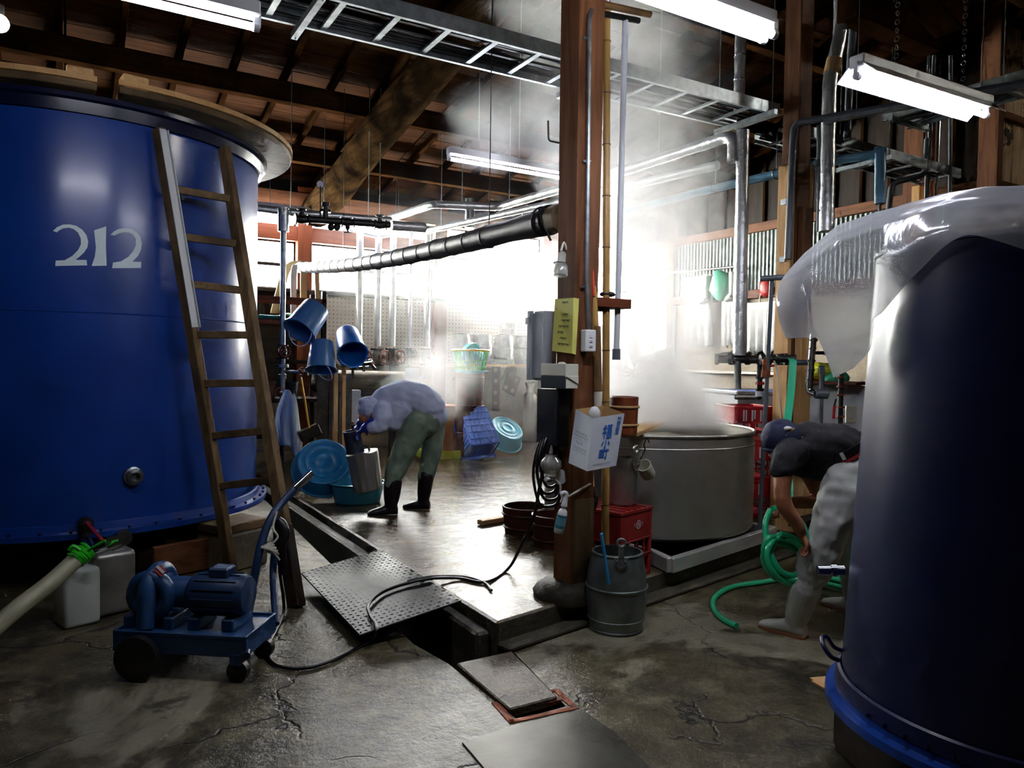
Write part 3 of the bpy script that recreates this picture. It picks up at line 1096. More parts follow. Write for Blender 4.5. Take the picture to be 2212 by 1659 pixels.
# outlet pipe stub
c0 = D(1822, 1232, 2.85)
b = MB().lathe([(0.001, 0), (0.02, 0), (0.02, 0.03), (0.024, 0.03), (0.024, 0.05), (0.018, 0.05), (0.018, 0.1), (0.001, 0.1)], c0, -_r, 16)
lab(b.build('outlet_stub', 'chrome', q_, smooth=0.6), 'chromed outlet stub')
wb_ = MB()
A_, B_ = G(1728, 1640, 0), G(1960, 1659, 0)
cc = Vector((2.62, 1.52, 0.14))
wb_.box(cc, (0.34, 0.52, 0.28), rotz(R_(-28)))
tag(wb_.build('support_block', 'dark_wood_y', bevel=0.03, seg=2), 'big dark squared timber under the navy tank at the right', 'block')
for i in range(2):
    tag(MB().box((2.52 - 0.02 * i, 1.74 - 0.03 * i, 0.284 + 0.008 * i), (0.13, 0.2, 0.006), rotz(R_(-20 + 9 * i))).build('wedge_slip', 'pale_wood_y'), ('lower', 'upper')[i] + ' thin wooden slip between the dark timber and the navy tank', 'wedge')
# ================================================================== fluorescent lamps
def lamp(a, c, label, hang, tubes=1, length_open=0.0, reflector=False, chain=False):
    a, c = Vector(a), Vector(c)
    d = (c - a).normalized()
    s = d.cross(Vector((0, 0, 1))).normalized()
    t0 = thing('ceiling_lamp', label, 'lamp', (a + c) / 2, 'fluorescent ceiling lamps')
    MB().beam(a + Vector((0, 0, 0.075)), c + Vector((0, 0, 0.075)), 0.085, 0.065).build('housing', 'lamp_white', t0, bevel=0.006)
    if reflector:
        b = MB()
        r0_ = [a + s * k[0] + Vector((0, 0, k[1])) for k in ((-0.11, -0.01), (-0.045, 0.05), (0.045, 0.05), (0.11, -0.01), (0.11, -0.004), (0.045, 0.056), (-0.045, 0.056), (-0.11, -0.004))]
        r1_ = [p + (c - a) for p in r0_]
        b.loft([r0_, r1_])
        b.build('reflector', 'lamp_white', t0)
    for k in range(tubes):
        o_ = s * ((k - (tubes - 1) / 2) * 0.06)
        p, q = a + d * 0.02 + o_, c - d * 0.02 + o_
        lab(MB().tube([p, q], 0.0165, 12).build('glow_tube', 'tube_glow', t0, smooth=1), 'glowing white tube')
        for e, f in ((p, -d), (q, d)):
            MB().cyl(e - f * 0.004, e + f * 0.022, 0.02, 12).build('tube_socket', 'lamp_white', t0, smooth=1)
            MB().beam(e + f * 0.012, e + f * 0.012 + Vector((0, 0, 0.07)), 0.022, 0.03, up=d).build('socket_arm', 'lamp_white', t0)
    for h in hang:
        p = a.lerp(c, h) + Vector((0, 0, 0.1))
        top = Vector((p.x, p.y, ROOF(p.y) - 0.1))
        if chain:
            b = MB()
            n = int((top.z - p.z) / 0.045)
            for i in range(n):
                q = p + Vector((0, 0, 0.045 * (i + 0.5)))
                b.torus(q, (1, 0, 0) if i % 2 else (0, 1, 0), 0.013, 0.0028, 8, 4)
            b.build('chain', 'steel_pipe', t0)
        else:
            MB().tube([p, top], 0.0045, 6).build('hanger_rod', 'dull_galvanised', t0)
    return t0


lamp((-0.46, 3.52, 3.0), (0.74, 3.52, 3.0), 'glowing fluorescent lamp above the tank with white numerals, upper left', (0.15, 0.85))
lamp((2.94, 6.1, 3.34), (4.19, 6.1, 3.34), 'glowing fluorescent lamp seen beyond the main post, in the middle of the hall', (0.25, 0.6))
lamp((1.5, 2.34, 3.0), (2.74, 2.34, 3.0), 'bright double fluorescent lamp right above the main post', (0.2, 0.86), 2)
lamp((3.46, 2.4, 3.0), (4.72, 2.4, 3.03), 'fluorescent lamp with white reflector on two chains at the upper right', (0.27, 0.79), 1, reflector=True, chain=True)
lamp((2.1, 10.9, 3.62), (3.3, 10.9, 3.62), 'far fluorescent lamp under the wall plate left of the log beam foot', (0.3, 0.9))
lamp((3.35, 10.75, 3.55), (4.55, 10.75, 3.5), 'far fluorescent lamp under the wall plate right of the log beam foot', (0.2, 0.8))
# bare bulb far left
t0 = thing('bulb_lamp', 'round bare bulb glowing at the left edge above the numbered tank', 'lamp', D(-2, 50, 4.6))
p = D(-2, 50, 4.6)
MB().ball(p, 0.055, 16).build('bulb', 'bulb_glow', t0, smooth=2)
MB().cyl(p + Vector((0, 0, 0.045)), p + Vector((0, 0, 0.11)), 0.028, 12).build('socket', 'dark_iron', t0, smooth=0.6)
MB().tube([p + Vector((0, 0, 0.1)), Vector((p.x, p.y, ROOF(p.y) - 0.1))], 0.005, 6).build('cord', 'black_cable', t0)


# ================================================================== cable trays (galvanised ladders of rails and rungs)
def tray(name_label, a, c, side, wd=0.5, z=3.66, step=0.36, cables=7, hangers=(), brackets=()):
    a, c, side = Vector(a), Vector(c), Vector(side).normalized()
    d = (c - a).normalized()
    t0 = thing('cable_tray', name_label, 'cable tray', (a + c) / 2)
    for k in (0, 1):
        o_ = side * (wd * k)
        n = side * (1 if k == 0 else -1)
        prof = [(0, 0), (0.028, 0), (0.028, 0.004), (0.004, 0.004), (0.004, 0.096), (0.028, 0.096), (0.028, 0.1), (0, 0.1)]
        r0_ = [a + o_ + n * u + Vector((0, 0, v)) for u, v in prof]
        r1_ = [p + (c - a) for p in r0_]
        MB().loft([r0_, r1_]).build('side_rail', 'galvanised', t0)
    L = (c - a).length
    x = step * 0.5
    while x < L:
        p = a + d * x + Vector((0, 0, 0.014))
        MB().beam(p + side * 0.004, p + side * (wd - 0.004), 0.04, 0.016).build('rung', 'galvanised', t0)
        x += step
    b = MB()
    for i in range(cables):
        u = 0.06 + (wd - 0.12) * i / max(1, cables - 1)
        pts = []
        for j in range(13):
            q = a + d * (L * j / 12) + side * (u + 0.02 * math.sin(i * 2.7 + j * 0.9)) + Vector((0, 0, 0.04 + 0.012 * (i % 3)))
            pts.append(q)
        b.tube(pts, 0.012 + 0.004 * (i % 3), 6)
    o = b.build('cable_bundle', 'black_cable', t0, smooth=1)
    o['kind'] = 'stuff'
    for h in hangers:
        for k in (-0.06, wd + 0.06):
            p = a + d * h + side * k
            MB().tube([p + Vector((0, 0, -0.06)), (p.x, p.y, ROOF(p.y) - 0.05)], 0.005, 6).build('hanger_rod', 'dull_galvanised', t0)
        p = a + d * h - side * 0.1 + Vector((0, 0, -0.025))
        MB().beam(p, p + side * (wd + 0.2), 0.042, 0.042).build('bracket', 'galvanised', t0)
    return t0


tray('galvanised cable tray running from above the numbered tank to the second post', (-1.6, 4.5, 3.67), (5.42, 4.5, 3.74), (0, 1, 0), hangers=(2.9, 5.05, 6.85))
tray('cable tray crossing the upper right corner above the chain hung lamp', (7.0, 3.2, 3.98), (7.0, 4.55, 3.98), (1, 0, 0), 0.45, hangers=(0.2, 1.2))
tray('short galvanised cable tray beyond the second post', (5.75, 4.62, 3.68), (8.6, 4.62, 3.66), (0, 1, 0), 0.45, hangers=(1.4,))
# ================================================================== pipework
def foil_tube(pts, r, n=14):
    """lagging wrapped in crinkled foil: slightly uneven radius"""
    P = []
    for i in range(len(pts) - 1):
        a, c = Vector(pts[i]), Vector(pts[i + 1])
        k = max(1, int((c - a).length / 0.12))
        P += [a.lerp(c, j / k) for j in range(k)]
    P.append(Vector(pts[-1]))
    return MB().tube(P, [r * (1 + random.uniform(-0.05, 0.05)) for _ in P], n)


def wheel(c, ax, r, m='red_handwheel', par=None, name='hand_wheel'):
    b = MB().torus(c, ax, r, r * 0.13, 18, 6)
    x, y, d = frame(ax)
    for k in range(5):
        a = 2 * PI * k / 5
        b.tube([Vector(c), Vector(c) + x * (r * math.cos(a)) + y * (r * math.sin(a))], r * 0.08, 5)
    b.cyl(Vector(c) - d * r * 0.15, Vector(c) + d * r * 0.15, r * 0.2, 10)
    return b.build(name, m, par, smooth=1)


def valve(p, ax, r, wheel_dir, wr, par, wm='red_handwheel'):
    """flanged gate valve on a pipe running along ax"""
    p, ax, wd = Vector(p), Vector(ax).normalized(), Vector(wheel_dir).normalized()
    b = MB()
    for s in (-1, 1):
        b.cyl(p + ax * s * r * 2.6, p + ax * s * r * 2.1, r * 2.1, 14)
    b.lathe([(0.001, -r * 2.2), (r * 1.1, -r * 2.2), (r * 1.5, -r * 0.8), (r * 1.6, 0), (r * 1.5, r * 0.8), (r * 1.1, r * 2.2), (0.001, r * 2.2)], p, ax, 14)
    b.cyl(p, p + wd * r * 2.6, r * 0.9, 10)
    b.cyl(p + wd * r * 2.6, p + wd * r * 3.8, r * 0.35, 8)
    o = b.build('valve', 'dark_iron', par, smooth=0.7)
    wheel(p + wd * r * 3.7, wd, wr, wm, o)
    return o


CAMDIR = Vector((-0.5, -0.86, 0.05))
# 1 standing pipe with stop valves beside the tank
h = thing('steam_pipe', 'upright steel pipe with red stop valves just right of the numbered tank', 'pipe', D(612, 850, 8.2))
base = D(614, 850, 8.2)
top = D(608, 470, 8.2)
base.x = top.x = (base.x + top.x) / 2
base.y = top.y = (base.y + top.y) / 2
MB().tube([base, top], 0.03, 14).build('pipe', 'steel_pipe', h, smooth=1)
foil_tube([top - Vector((0, 0, 0.16)), top + Vector((0, 0, 0.1))], 0.058).build('lagging', 'foil', h, smooth=1)
zz = lambda y: D(612, y, 8.2).z
at = lambda y: Vector((base.x, base.y, zz(y)))
valve(at(760), (0, 0, 1), 0.03, CAMDIR + Vector((0.5, 0, 0)), 0.06, h)
b = MB()
b.lathe([(0.03, -0.02), (0.07, -0.02), (0.07, 0.015), (0.03, 0.02)], at(790), n=16)
b.lathe([(0.03, -0.02), (0.045, -0.02), (0.045, 0.03), (0.03, 0.04)], at(815), n=14)
b.tube([at(803), at(803) + _r0 * 0.24], 0.018, 10)
b.build('fitting', 'steel_pipe', h, smooth=0.7)
valve(at(803) + _r0 * 0.24, _r0, 0.018, CAMDIR, 0.045, h)
wheel(at(848) + CAMDIR * 0.09, CAMDIR, 0.05, par=h)
MB().cyl(at(848), at(848) + CAMDIR * 0.09, 0.012, 8).build('spindle', 'steel_pipe', h, smooth=1)
MB().tube([at(845), Vector((base.x, base.y, 0.14))], 0.026, 12).build('pipe', 'dark_iron', h, smooth=1)

# 2 upper header with valves, gauge and strainers
Yh = base.y
h = thing('pipe_header', 'dark iron pipe header with valves and a gauge high beside the log foot', 'pipe', D(740, 475, 8.6))
P = lambda x, y: AtY(x, y, Yh)
a, c = P(640, 472), P(842, 486)
MB().tube([a, c], 0.038, 14).build('pipe', 'dark_iron', h, smooth=1)
for x, y in ((652, 474), (750, 480), (820, 486)):
    valve(P(x, y), c - a, 0.03, (0, 0, 1) if x != 750 else (0, -0.2, -1), 0.05, h, 'dark_iron')
b = MB()
p = P(703, 476)
b.cyl(p, p + Vector((0, 0, 0.16)), 0.03, 12).cyl(p + Vector((0, 0, 0.09)), p + Vector((0, 0, 0.12)), 0.062, 14).cyl(p + Vector((0, 0, 0.16)), p + Vector((0, 0, 0.2)), 0.045, 12)
for x in (715, 728):
    q = P(x, 480)
    b.ball(q - Vector((0, 0, 0.055)), 0.042, 12)
b.build('strainer', 'dark_iron', h, smooth=0.8)
g = P(692, 398)
MB().tube([P(692, 474), g], 0.009, 8).build('gauge_stem', 'dark_iron', h, smooth=1)
gd = (CAMP - g).normalized()
lab(MB().lathe([(0.001, -0.02), (0.042, -0.02), (0.046, 0.012), (0.04, 0.015)], g, gd, 20).build('gauge_case', 'dark_iron', h, smooth=0.6), 'round pressure gauge')
MB().lathe([(0.001, 0.012), (0.041, 0.012)], g, gd, 20).build('gauge_dial', 'label_white', h)
foil_tube([P(845, 487), P(918, 492)], 0.06).build('lagging', 'foil', h, smooth=1)
for x, y0 in ((628, 300), (796, 380), (820, 310)):
    q = P(x, 466)
    MB().tube([q, Vector((q.x, q.y, ROOF(q.y) - 0.1))], 0.005, 6).build('hanger_rod', 'dull_galvanised', h)

h = thing('lagged_pipe', 'foil lagged pipe running above the dark iron header out of the tank side', 'pipe', AtY(700, 465, Yh + 0.35))
P2 = lambda x, y: AtY(x, y, Yh + 0.35)
foil_tube([P2(480, 440), P2(640, 460), P2(845, 476)], 0.042).build('lagging', 'foil', h, smooth=1)
q = P2(700, 466)
MB().tube([q, Vector((q.x, q.y, ROOF(q.y) - 0.1))], 0.005, 6).build('hanger_rod', 'dull_galvanised', h)

# 3 five foil risers with hand-wheel valves before the pegboard
Yr = 10.9
for i, (x, yt, hw, r) in enumerate(((778, 492, 1, 0.052), (818, 512, 1, 0.05), (850, 508, 1, 0.05), (888, 500, 0, 0.03), (925, 498, 1, 0.05))):
    tp_, bt = AtY(x, yt, Yr), AtY(x, 748, Yr)
    bt.x = tp_.x
    ordn = ('first', 'second', 'third', 'thin fourth', 'fifth')[i]
    h = thing('riser_pipe', '%s foil wrapped riser from the left before the pegboard wall' % ordn, 'pipe', bt, 'foil risers before the pegboard')
    foil_tube([tp_, bt], r).build('lagging', 'foil', h, smooth=1)
    v = bt - Vector((0, 0, 0.17))
    if hw:
        valve(v, (0, 0, 1), 0.052, Vector((0.35, -1, 0.0)), 0.1, h)
    else:
        valve(v + Vector((0, 0, 0.06)), (0, 0, 1), 0.03, Vector((0.35, -1, 0.0)), 0.05, h, 'dark_iron')
    MB().tube(elbow([v - Vector((0, 0, 0.13)), v - Vector((0, 0, 0.32)), v + Vector((0.02, 0.42, -0.42))], 0.08), 0.045 if hw else 0.025, 12).build('pipe', 'steel_pipe', h, smooth=1)
h = thing('lagged_pipe', 'foil lagged collector joining the tops of the risers', 'pipe', AtY(870, 508, Yr))
foil_tube([AtY(772, 498, Yr), AtY(815, 508, Yr), AtY(935, 494, Yr)], 0.05).build('lagging', 'foil', h, smooth=1)
q = AtY(860, 500, Yr)
MB().tube([q, Vector((q.x, q.y, ROOF(q.y) - 0.1))], 0.005, 6).build('hanger_rod', 'dull_galvanised', h)

# 4 long lagged lines through the hall
h = thing('lagged_pipe', 'long foil lagged line from the back wall to the kettle riser, upper of two', 'pipe', (5.0, 6.5, 3.54))
za = 3.54
pts = elbow([G(842, 472, za), G(936, 441, za), G(1075, 447, za), Vector((5.0, 6.4, za)), Vector((5.02, 4.66, za)), Vector((5.02, 4.66, 3.3))], 0.12)
foil_tube(pts, 0.052).build('lagging', 'foil', h, smooth=1)
for p in (G(998, 446, za), G(1100, 438, za), Vector((5.0, 5.6, za))):
    MB().tube([p, Vector((p.x, p.y, ROOF(p.y) - 0.1))], 0.005, 6).build('hanger_rod', 'dull_galvanised', h)
q = G(1015, 446, za)
b = MB().cyl(q + Vector((0, 0, 0.1)), q - Vector((0, 0, 0.28)), 0.062, 16)
b.build('tee_fitting', 'steel_pipe', h, smooth=0.6)
h = thing('lagged_pipe', 'long foil lagged line below the first one, running to the kettle riser', 'pipe', (5.0, 6.5, 3.3))
zb = 3.28
pts = elbow([G(905, 503, zb), G(1018, 478, zb), G(1292, 417, zb), Vector((4.93, 4.75, zb))], 0.12)
foil_tube(pts, 0.04).build('lagging', 'foil', h, smooth=1)
q = pts[0].lerp(pts[-1], 0.2)
for p in (G(953, 492, zb), G(1292, 417, zb)):
    MB().tube([p, Vector((p.x, p.y, ROOF(p.y) - 0.1))], 0.005, 6).build('hanger_rod', 'dull_galvanised', h)
h = thing('lagged_pipe', 'shiny foil wrapped riser dropping behind the steaming kettle', 'pipe', (5.05, 4.62, 1.6))
foil_tube([D(1605, 283, 6.5), D(1603, 420, 6.5), D(1597, 768, 6.5)], 0.058).build('lagging', 'foil', h, smooth=1)
q = D(1597, 775, 6.5)
b = MB().tube([D(1552, 776, 6.55), D(1645, 776, 6.45), D(1700, 772, 6.3)], 0.036, 14)
b.cyl(D(1552, 776, 6.55), D(1545, 776, 6.56), 0.05, 14)
for x in (1580, 1615, 1640):
    b.cyl(D(x - 4, 776, 6.5), D(x + 4, 776, 6.48), 0.05, 12)
b.build('manifold', 'dark_iron', h, smooth=0.7)
MB().tube([D(1593, 780, 6.5), D(1594, 840, 6.5)], 0.03, 10).build('drop_pipe', 'steel_pipe', h, smooth=1)
h = thing('lagged_pipe', 'short foil pipe rising through the cable tray left of the second post', 'pipe', D(1596, 200, 6.8))
p = D(1596, 250, 6.8)
foil_tube([p, Vector((p.x, p.y, ROOF(p.y) - 0.02))], 0.05).build('lagging', 'foil', h, smooth=1)
for k in (0.1, 0.32, 0.54):
    MB().torus(p + Vector((0, 0, k)), (0.1, 0, 1), 0.053, 0.006, 16, 6).build('wire_band', 'chrome', h, smooth=1)
h = thing('lagged_pipe', 'kinked foil wrapped duct dropping from the roof just right of the second post', 'pipe', D(1790, 400, 6.2))
pts = elbow([D(1817, -90, 6.2), D(1816, 78, 6.2), D(1793, 165, 6.2), D(1785, 500, 6.2)], 0.12)
foil_tube(pts, 0.06).build('lagging', 'foil', h, smooth=1)
MB().tube([D(1803, 128, 6.2), D(1796, 160, 6.2)], 0.066, 12).build('tape_wrap', 'cardboard', h, smooth=1)
h = thing('water_pipe', 'thin steel pipe standing beside the kinked foil duct', 'pipe', D(1768, 350, 6.35))
MB().tube([D(1770, 270, 6.35), D(1768, 500, 6.35)], 0.022, 10).build('pipe', 'steel_pipe', h, smooth=1)
MB().cyl(D(1769, 345, 6.35), D(1769, 360, 6.35), 0.03, 10).build('coupling', 'grey_pvc', h, smooth=1)

# 5 grey conduit over the second post, blue water pipe, loose conduits
h = thing('conduit', 'grey plastic conduit bending off the second post towards the upper right edge', 'conduit', D(1716, 265, 6.3))
p0 = D(1716, 266, 6.25)
MB().tube(elbow([D(1702, 560, 6.2), D(1712, 330, 6.22), p0, G(1765, 258, p0.z), G(2260, 172, p0.z - 0.02)], 0.09), 0.03, 12).build('pipe', 'grey_pvc', h, smooth=1)
MB().beam(G(1780, 262, p0.z - 0.045), G(2240, 182, p0.z - 0.045), 0.06, 0.03).build('support_rail', 'galvanised', h)
for k_ in (1850, 2120):
    q_ = G(k_, 258 - (k_ - 1765) * 0.172, p0.z)
    MB().tube([q_, Vector((q_.x, q_.y, ROOF(q_.y) - 0.005))], 0.004, 6).build('hanger_rod', 'dull_galvanised', h)
h = thing('water_pipe', 'light blue plastic pipe crossing behind the steam and bending down by the sheeted tank', 'pipe', D(1810, 345, 6.5))
MB().tube(elbow([D(1240, 484, 9.0), D(1540, 408, 7.4), D(1810, 345, 6.5), D(1893, 334, 6.25)], 0.1), 0.04, 14).build('pipe', 'blue_pvc', h, smooth=1)
MB().tube([D(1890, 331, 6.25), D(1912, 331, 6.2)], 0.05, 12).build('elbow', 'blue_pvc', h, smooth=1)
MB().tube([D(1902, 330, 6.2), D(1901, 440, 6.2)], 0.044, 14).build('pipe', 'blue_pvc', h, smooth=1)
MB().tube([D(1900, 438, 6.2), D(1900, 478, 6.2)], 0.015, 8).build('pipe', 'chrome', h, smooth=1)
for x, y, d in ((1545, 405, 7.35), (1677, 376, 6.9)):
    p = D(x, y, d)
    MB().torus(p, (0.2, 1, 0), 0.045, 0.006, 16, 6).tube([p + Vector((0, 0, 0.04)), Vector((p.x, p.y, 3.68))], 0.005, 6).build('hanger_rod', 'galvanised', h)
for i, (x, x2, r) in enumerate(((2006, 1999, 0.014), (2018, 2003, 0.02), (2034, 2022, 0.016), (2054, 2052, 0.02))):
    p, q = D(x, 120, 8.2), D(x2, 440, 8.2)
    o = MB().tube([p, q, q - Vector((0, 0, 0.9))], r, 10).build('conduit', ('steel_pipe', 'grey_pvc', 'chrome', 'grey_pvc')[i], smooth=1)
    tag(o, '%s of four upright conduits before the dark corner under the chain hung lamp' % ('first', 'second', 'third', 'rightmost')[i], 'conduit', 'upright conduits in the dark corner')
o = MB().tube(elbow([D(2003, 300, 8.0), D(1998, 378, 8.0), D(1926, 396, 8.0), D(1918, 470, 8.0), D(1918, 600, 8.0)], 0.08), 0.03, 10).build('conduit', 'grey_pvc', smooth=1)
tag(o, 'grey conduit with a double bend before the far brown post', 'conduit')
o = MB().tube(elbow([D(1830, 300, 6.9), D(1838, 120, 6.9), D(1842, 70, 6.9), Vector((D(1842, 70, 6.9).x, D(1842, 70, 6.9).y, ROOF(D(1842, 70, 6.9).y) - 0.02))], 0.03), 0.035, 8).build('cable_riser', 'grey_pvc', smooth=1)
tag(o, 'grey flat riser strip right of the kinked foil duct', 'conduit')

# 6 wrapped pole hung across the hall, straps over its far end
h = thing('wrapped_pole', 'long pole wrapped in black sheeting slanting from the main post to the back wall', 'pole', D(1100, 500, 5.0))
a_, c_ = D(1207, 472, 4.55), D(628, 578, 11.2)
pts = [a_.lerp(c_, i / 24) + Vector((0, 0, -0.1 * math.sin(PI * i / 24))) for i in range(25)]
rs = [(0.082 if i < 2 else 0.078) * (1 + 0.05 * math.sin(i * 2.4)) for i in range(25)]
MB().tube(pts, rs, 18).build('wrapping', 'wrapped_black', h, smooth=1.0)
dd = (a_ - c_).normalized()
b = MB().lathe([(0.078, -0.12), (0.086, -0.1), (0.088, 0.005), (0.07, 0.008), (0.066, -0.006), (0.001, -0.006)], a_ + dd * 0.05, dd, 24)
lab(b.build('end_cap', 'pole_end', h, smooth=0.6), 'pale wooden end disc')
for k in (0.1, 0.19):
    MB().torus(a_ - dd * k, dd, 0.088, 0.007, 20, 6).build('binding_wire', 'dark_iron', h, smooth=1)
for i in range(3, 24):
    p = pts[i]
    MB().torus(p, pts[i - 1] - pts[i], rs[i] + 0.001, 0.004, 16, 5).build('binding_wire', 'black_rubber', h, smooth=1)
for k in (3, 15):
    MB().tube([pts[k] + Vector((0, 0, 0.06)), Vector((pts[k].x, pts[k].y, ROOF(pts[k].y) - 0.1))], 0.004, 6).build('hanger_wire', 'dark_iron', h)
MB().tube(smooth_path([D(1165, 452, 4.58), D(1172, 480, 4.5), D(1190, 520, 4.5)], 5), 0.008, 6).build('binding_wire', 'dark_iron', h, smooth=1)
for i, (path, m, wd, lbl) in enumerate((
        ([(660, 566), (640, 564), (620, 580), (606, 625), (593, 677)], 'strap_cream', 0.06, 'cream strap hung over the far end of the wrapped pole, curling left'),
        ([(648, 572), (636, 578), (634, 640), (636, 735)], 'strap_white', 0.04, 'white strap hanging straight down left of the red wall post'),
        ([(664, 572), (656, 590), (657, 700)], 'strap_cream', 0.045, 'tan strap hanging in front of the red wall post'),
        ([(684, 570), (686, 640), (688, 745)], 'strap_cream', 0.03, 'thin pale strap hanging right of the red wall post'))):
    pts_ = smooth_path([D(x, y, 10.6 - 0.02 * j - 0.1 * i) for j, (x, y) in enumerate(path)], 5)
    b = MB().tube(pts_, wd, 8, flat=0.09)
    b2 = MB()
    rings = []
    for p in pts_:
        s_ = _r0 * wd
        n_ = Vector((0.3, -0.95, 0)) * 0.006
        rings.append([p - s_ - n_, p + s_ - n_, p + s_ + n_, p - s_ + n_])
    b2.loft(rings)
    tag(b2.build('hanging_strap', m, smooth=0.6), lbl, 'strap')

# 7 poles and rods by the main post
h = thing('hook_bar', 'two short brown bars fixed across the top of the main post', 'bar', D(1350, 30, 4.5))
MB().tube([D(1300, 8, 4.35), D(1405, 32, 4.5)], 0.02, 10).build('bar', 'bamboo_dark', h, smooth=1)
MB().tube([D(1302, 30, 4.4), D(1380, 45, 4.55)], 0.018, 10).build('bar', 'dark_iron', h, smooth=1)
o = thing('plastic_pipe', 'long white plastic pipe hanging upright from the bars right of the main post', 'pipe', D(1332, 775, 4.55))
p, q = D(1351, 36, 4.5), D(1331, 770, 4.5)
lab(MB().tube([p, q], 0.0185, 14).build('pipe', 'white_pvc', o, smooth=1), 'white pipe')
MB().tube([q + Vector((0, 0, 0.045)), q - Vector((0, 0, 0.02))], 0.025, 14).build('end_socket', 'grey_pvc', o, smooth=1)
o = thing('bamboo_pole', 'long thin bamboo pole standing right of the main post up to the bars', 'pole', D(1307, 885, 4.45))
p, q = D(1311, 14, 4.45), D(1308, 1240, 4.45)
q = Vector((q.x, q.y, 0.14))
MB().tube([q, p], [0.024, 0.021], 12).build('cane', 'bamboo', o, smooth=1)
for k in range(11):
    MB().torus(q.lerp(p, 0.06 + k * 0.088), p - q, 0.0225, 0.004, 14, 5).build('node_ring', 'bamboo_dark', o, smooth=1)
o = thing('bamboo_pole', 'short thick bamboo with a dark band leaning between the post and the thin cane', 'pole', D(1289, 870, 4.32))
p, q = D(1281, 618, 4.3), D(1291, 885, 4.3)
MB().tube([p, D(1288, 770, 4.3)], [0.02, 0.024], 12).build('cane', 'bamboo', o, smooth=1)
MB().tube([D(1288, 705, 4.3), D(1291, 845, 4.3)], 0.026, 12).build('dark_band', 'bamboo_dark', o, smooth=1)
MB().tube([D(1291, 832, 4.3), D(1291, 905, 4.3)], 0.024, 12).build('handle_end', 'rope', o, smooth=1)
o = MB().tube([D(1280, 582, 4.28), D(1283, 640, 4.28)], 0.008, 10).build('red_rod', 'red_plastic', smooth=1)
tag(o, 'short red rod stuck behind the conduit on the main post', 'rod')
o = thing('wall_shelf', 'small red wood bracket shelf on the right side of the main post', 'shelf', D(1310, 655, 4.5))
MB().span(D(1288, 662, 4.35), D(1334, 650, 4.6)).build('board', 'red_wood_x', o, bevel=0.003)
MB().beam(D(1297, 660, 4.45), D(1297, 672, 4.45), 0.05, 0.05, up=(0, 1, 0)).build('bracket', 'red_wood_z', o)
o = MB().ball(D(1312, 636, 4.47), (0.055, 0.04, 0.018), 14).build('scrub_pad', 'dark_iron', smooth=1)
tag(o, 'dark flat pad lying on the small bracket shelf', 'pad')
LXP = 2.465
o = MB().tube(elbow([AtX(1184, 261, LXP - 0.08), AtX(1185, 304, LXP - 0.08), AtX(1185, 304, LXP - 0.08) + Vector((0.1, 0, 0))], 0.02, 4), 0.006, 8).build('iron_hook', 'dark_iron', smooth=1)
tag(o, 'bent black iron hook on the left side of the main post', 'hook')
# ================================================================== things on the main post
FY, LX = 3.434, 2.452
h = thing('conduit', 'thin pale green conduit with clips down the front of the main post', 'conduit', AtY(1272, 400, FY))
pts = [AtY(1277, 22, 3.44), AtY(1273, 40, 3.415), AtY(1271, 300, 3.415), AtY(1267, 600, 3.412), AtY(1270, 660, 3.41), AtY(1272, 716, 3.412)]
lab(MB().tube(elbow(pts, 0.05), 0.0125, 12).build('pipe', 'galvanised', h, smooth=1), 'pale conduit')
for y in (83, 349, 620):
    p = AtY(1271 if y < 500 else 1266, y, 3.422)
    MB().torus(p, (0, 0, 1), 0.0155, 0.004, 14, 5).box(p + Vector((-0.02, 0.006, 0)), (0.022, 0.006, 0.014)).build('pipe_clip', 'galvanised', h, smooth=1)
o = thing('socket_box', 'white outlet box with a switch and two sockets at the end of the conduit', 'outlet', AtY(1272, 735, 3.41))
A, B = AtY(1262, 712, 3.4), AtY(1284, 760, 3.4)
MB().span((A.x, 3.385, B.z), (B.x, 3.437, A.z)).build('box', 'white_plastic', o, bevel=0.006, seg=2)
for k, (w_, h_) in enumerate(((0.018, 0.018), (0.022, 0.014), (0.022, 0.014))):
    zc = A.z - 0.035 - k * 0.028
    xc = (A.x + B.x) / 2
    f_ = MB().box((xc, 3.383, zc), (w_, 0.005, h_)).build('switch' if k == 0 else 'socket', 'lamp_white', o)
    if k:
        MB().box((xc - 0.004, 3.3800, zc), (0.002, 0.002, 0.007)).build('slot', 'black_rubber', f_)
        MB().box((xc + 0.004, 3.3800, zc), (0.002, 0.002, 0.007)).build('slot', 'black_rubber', f_)
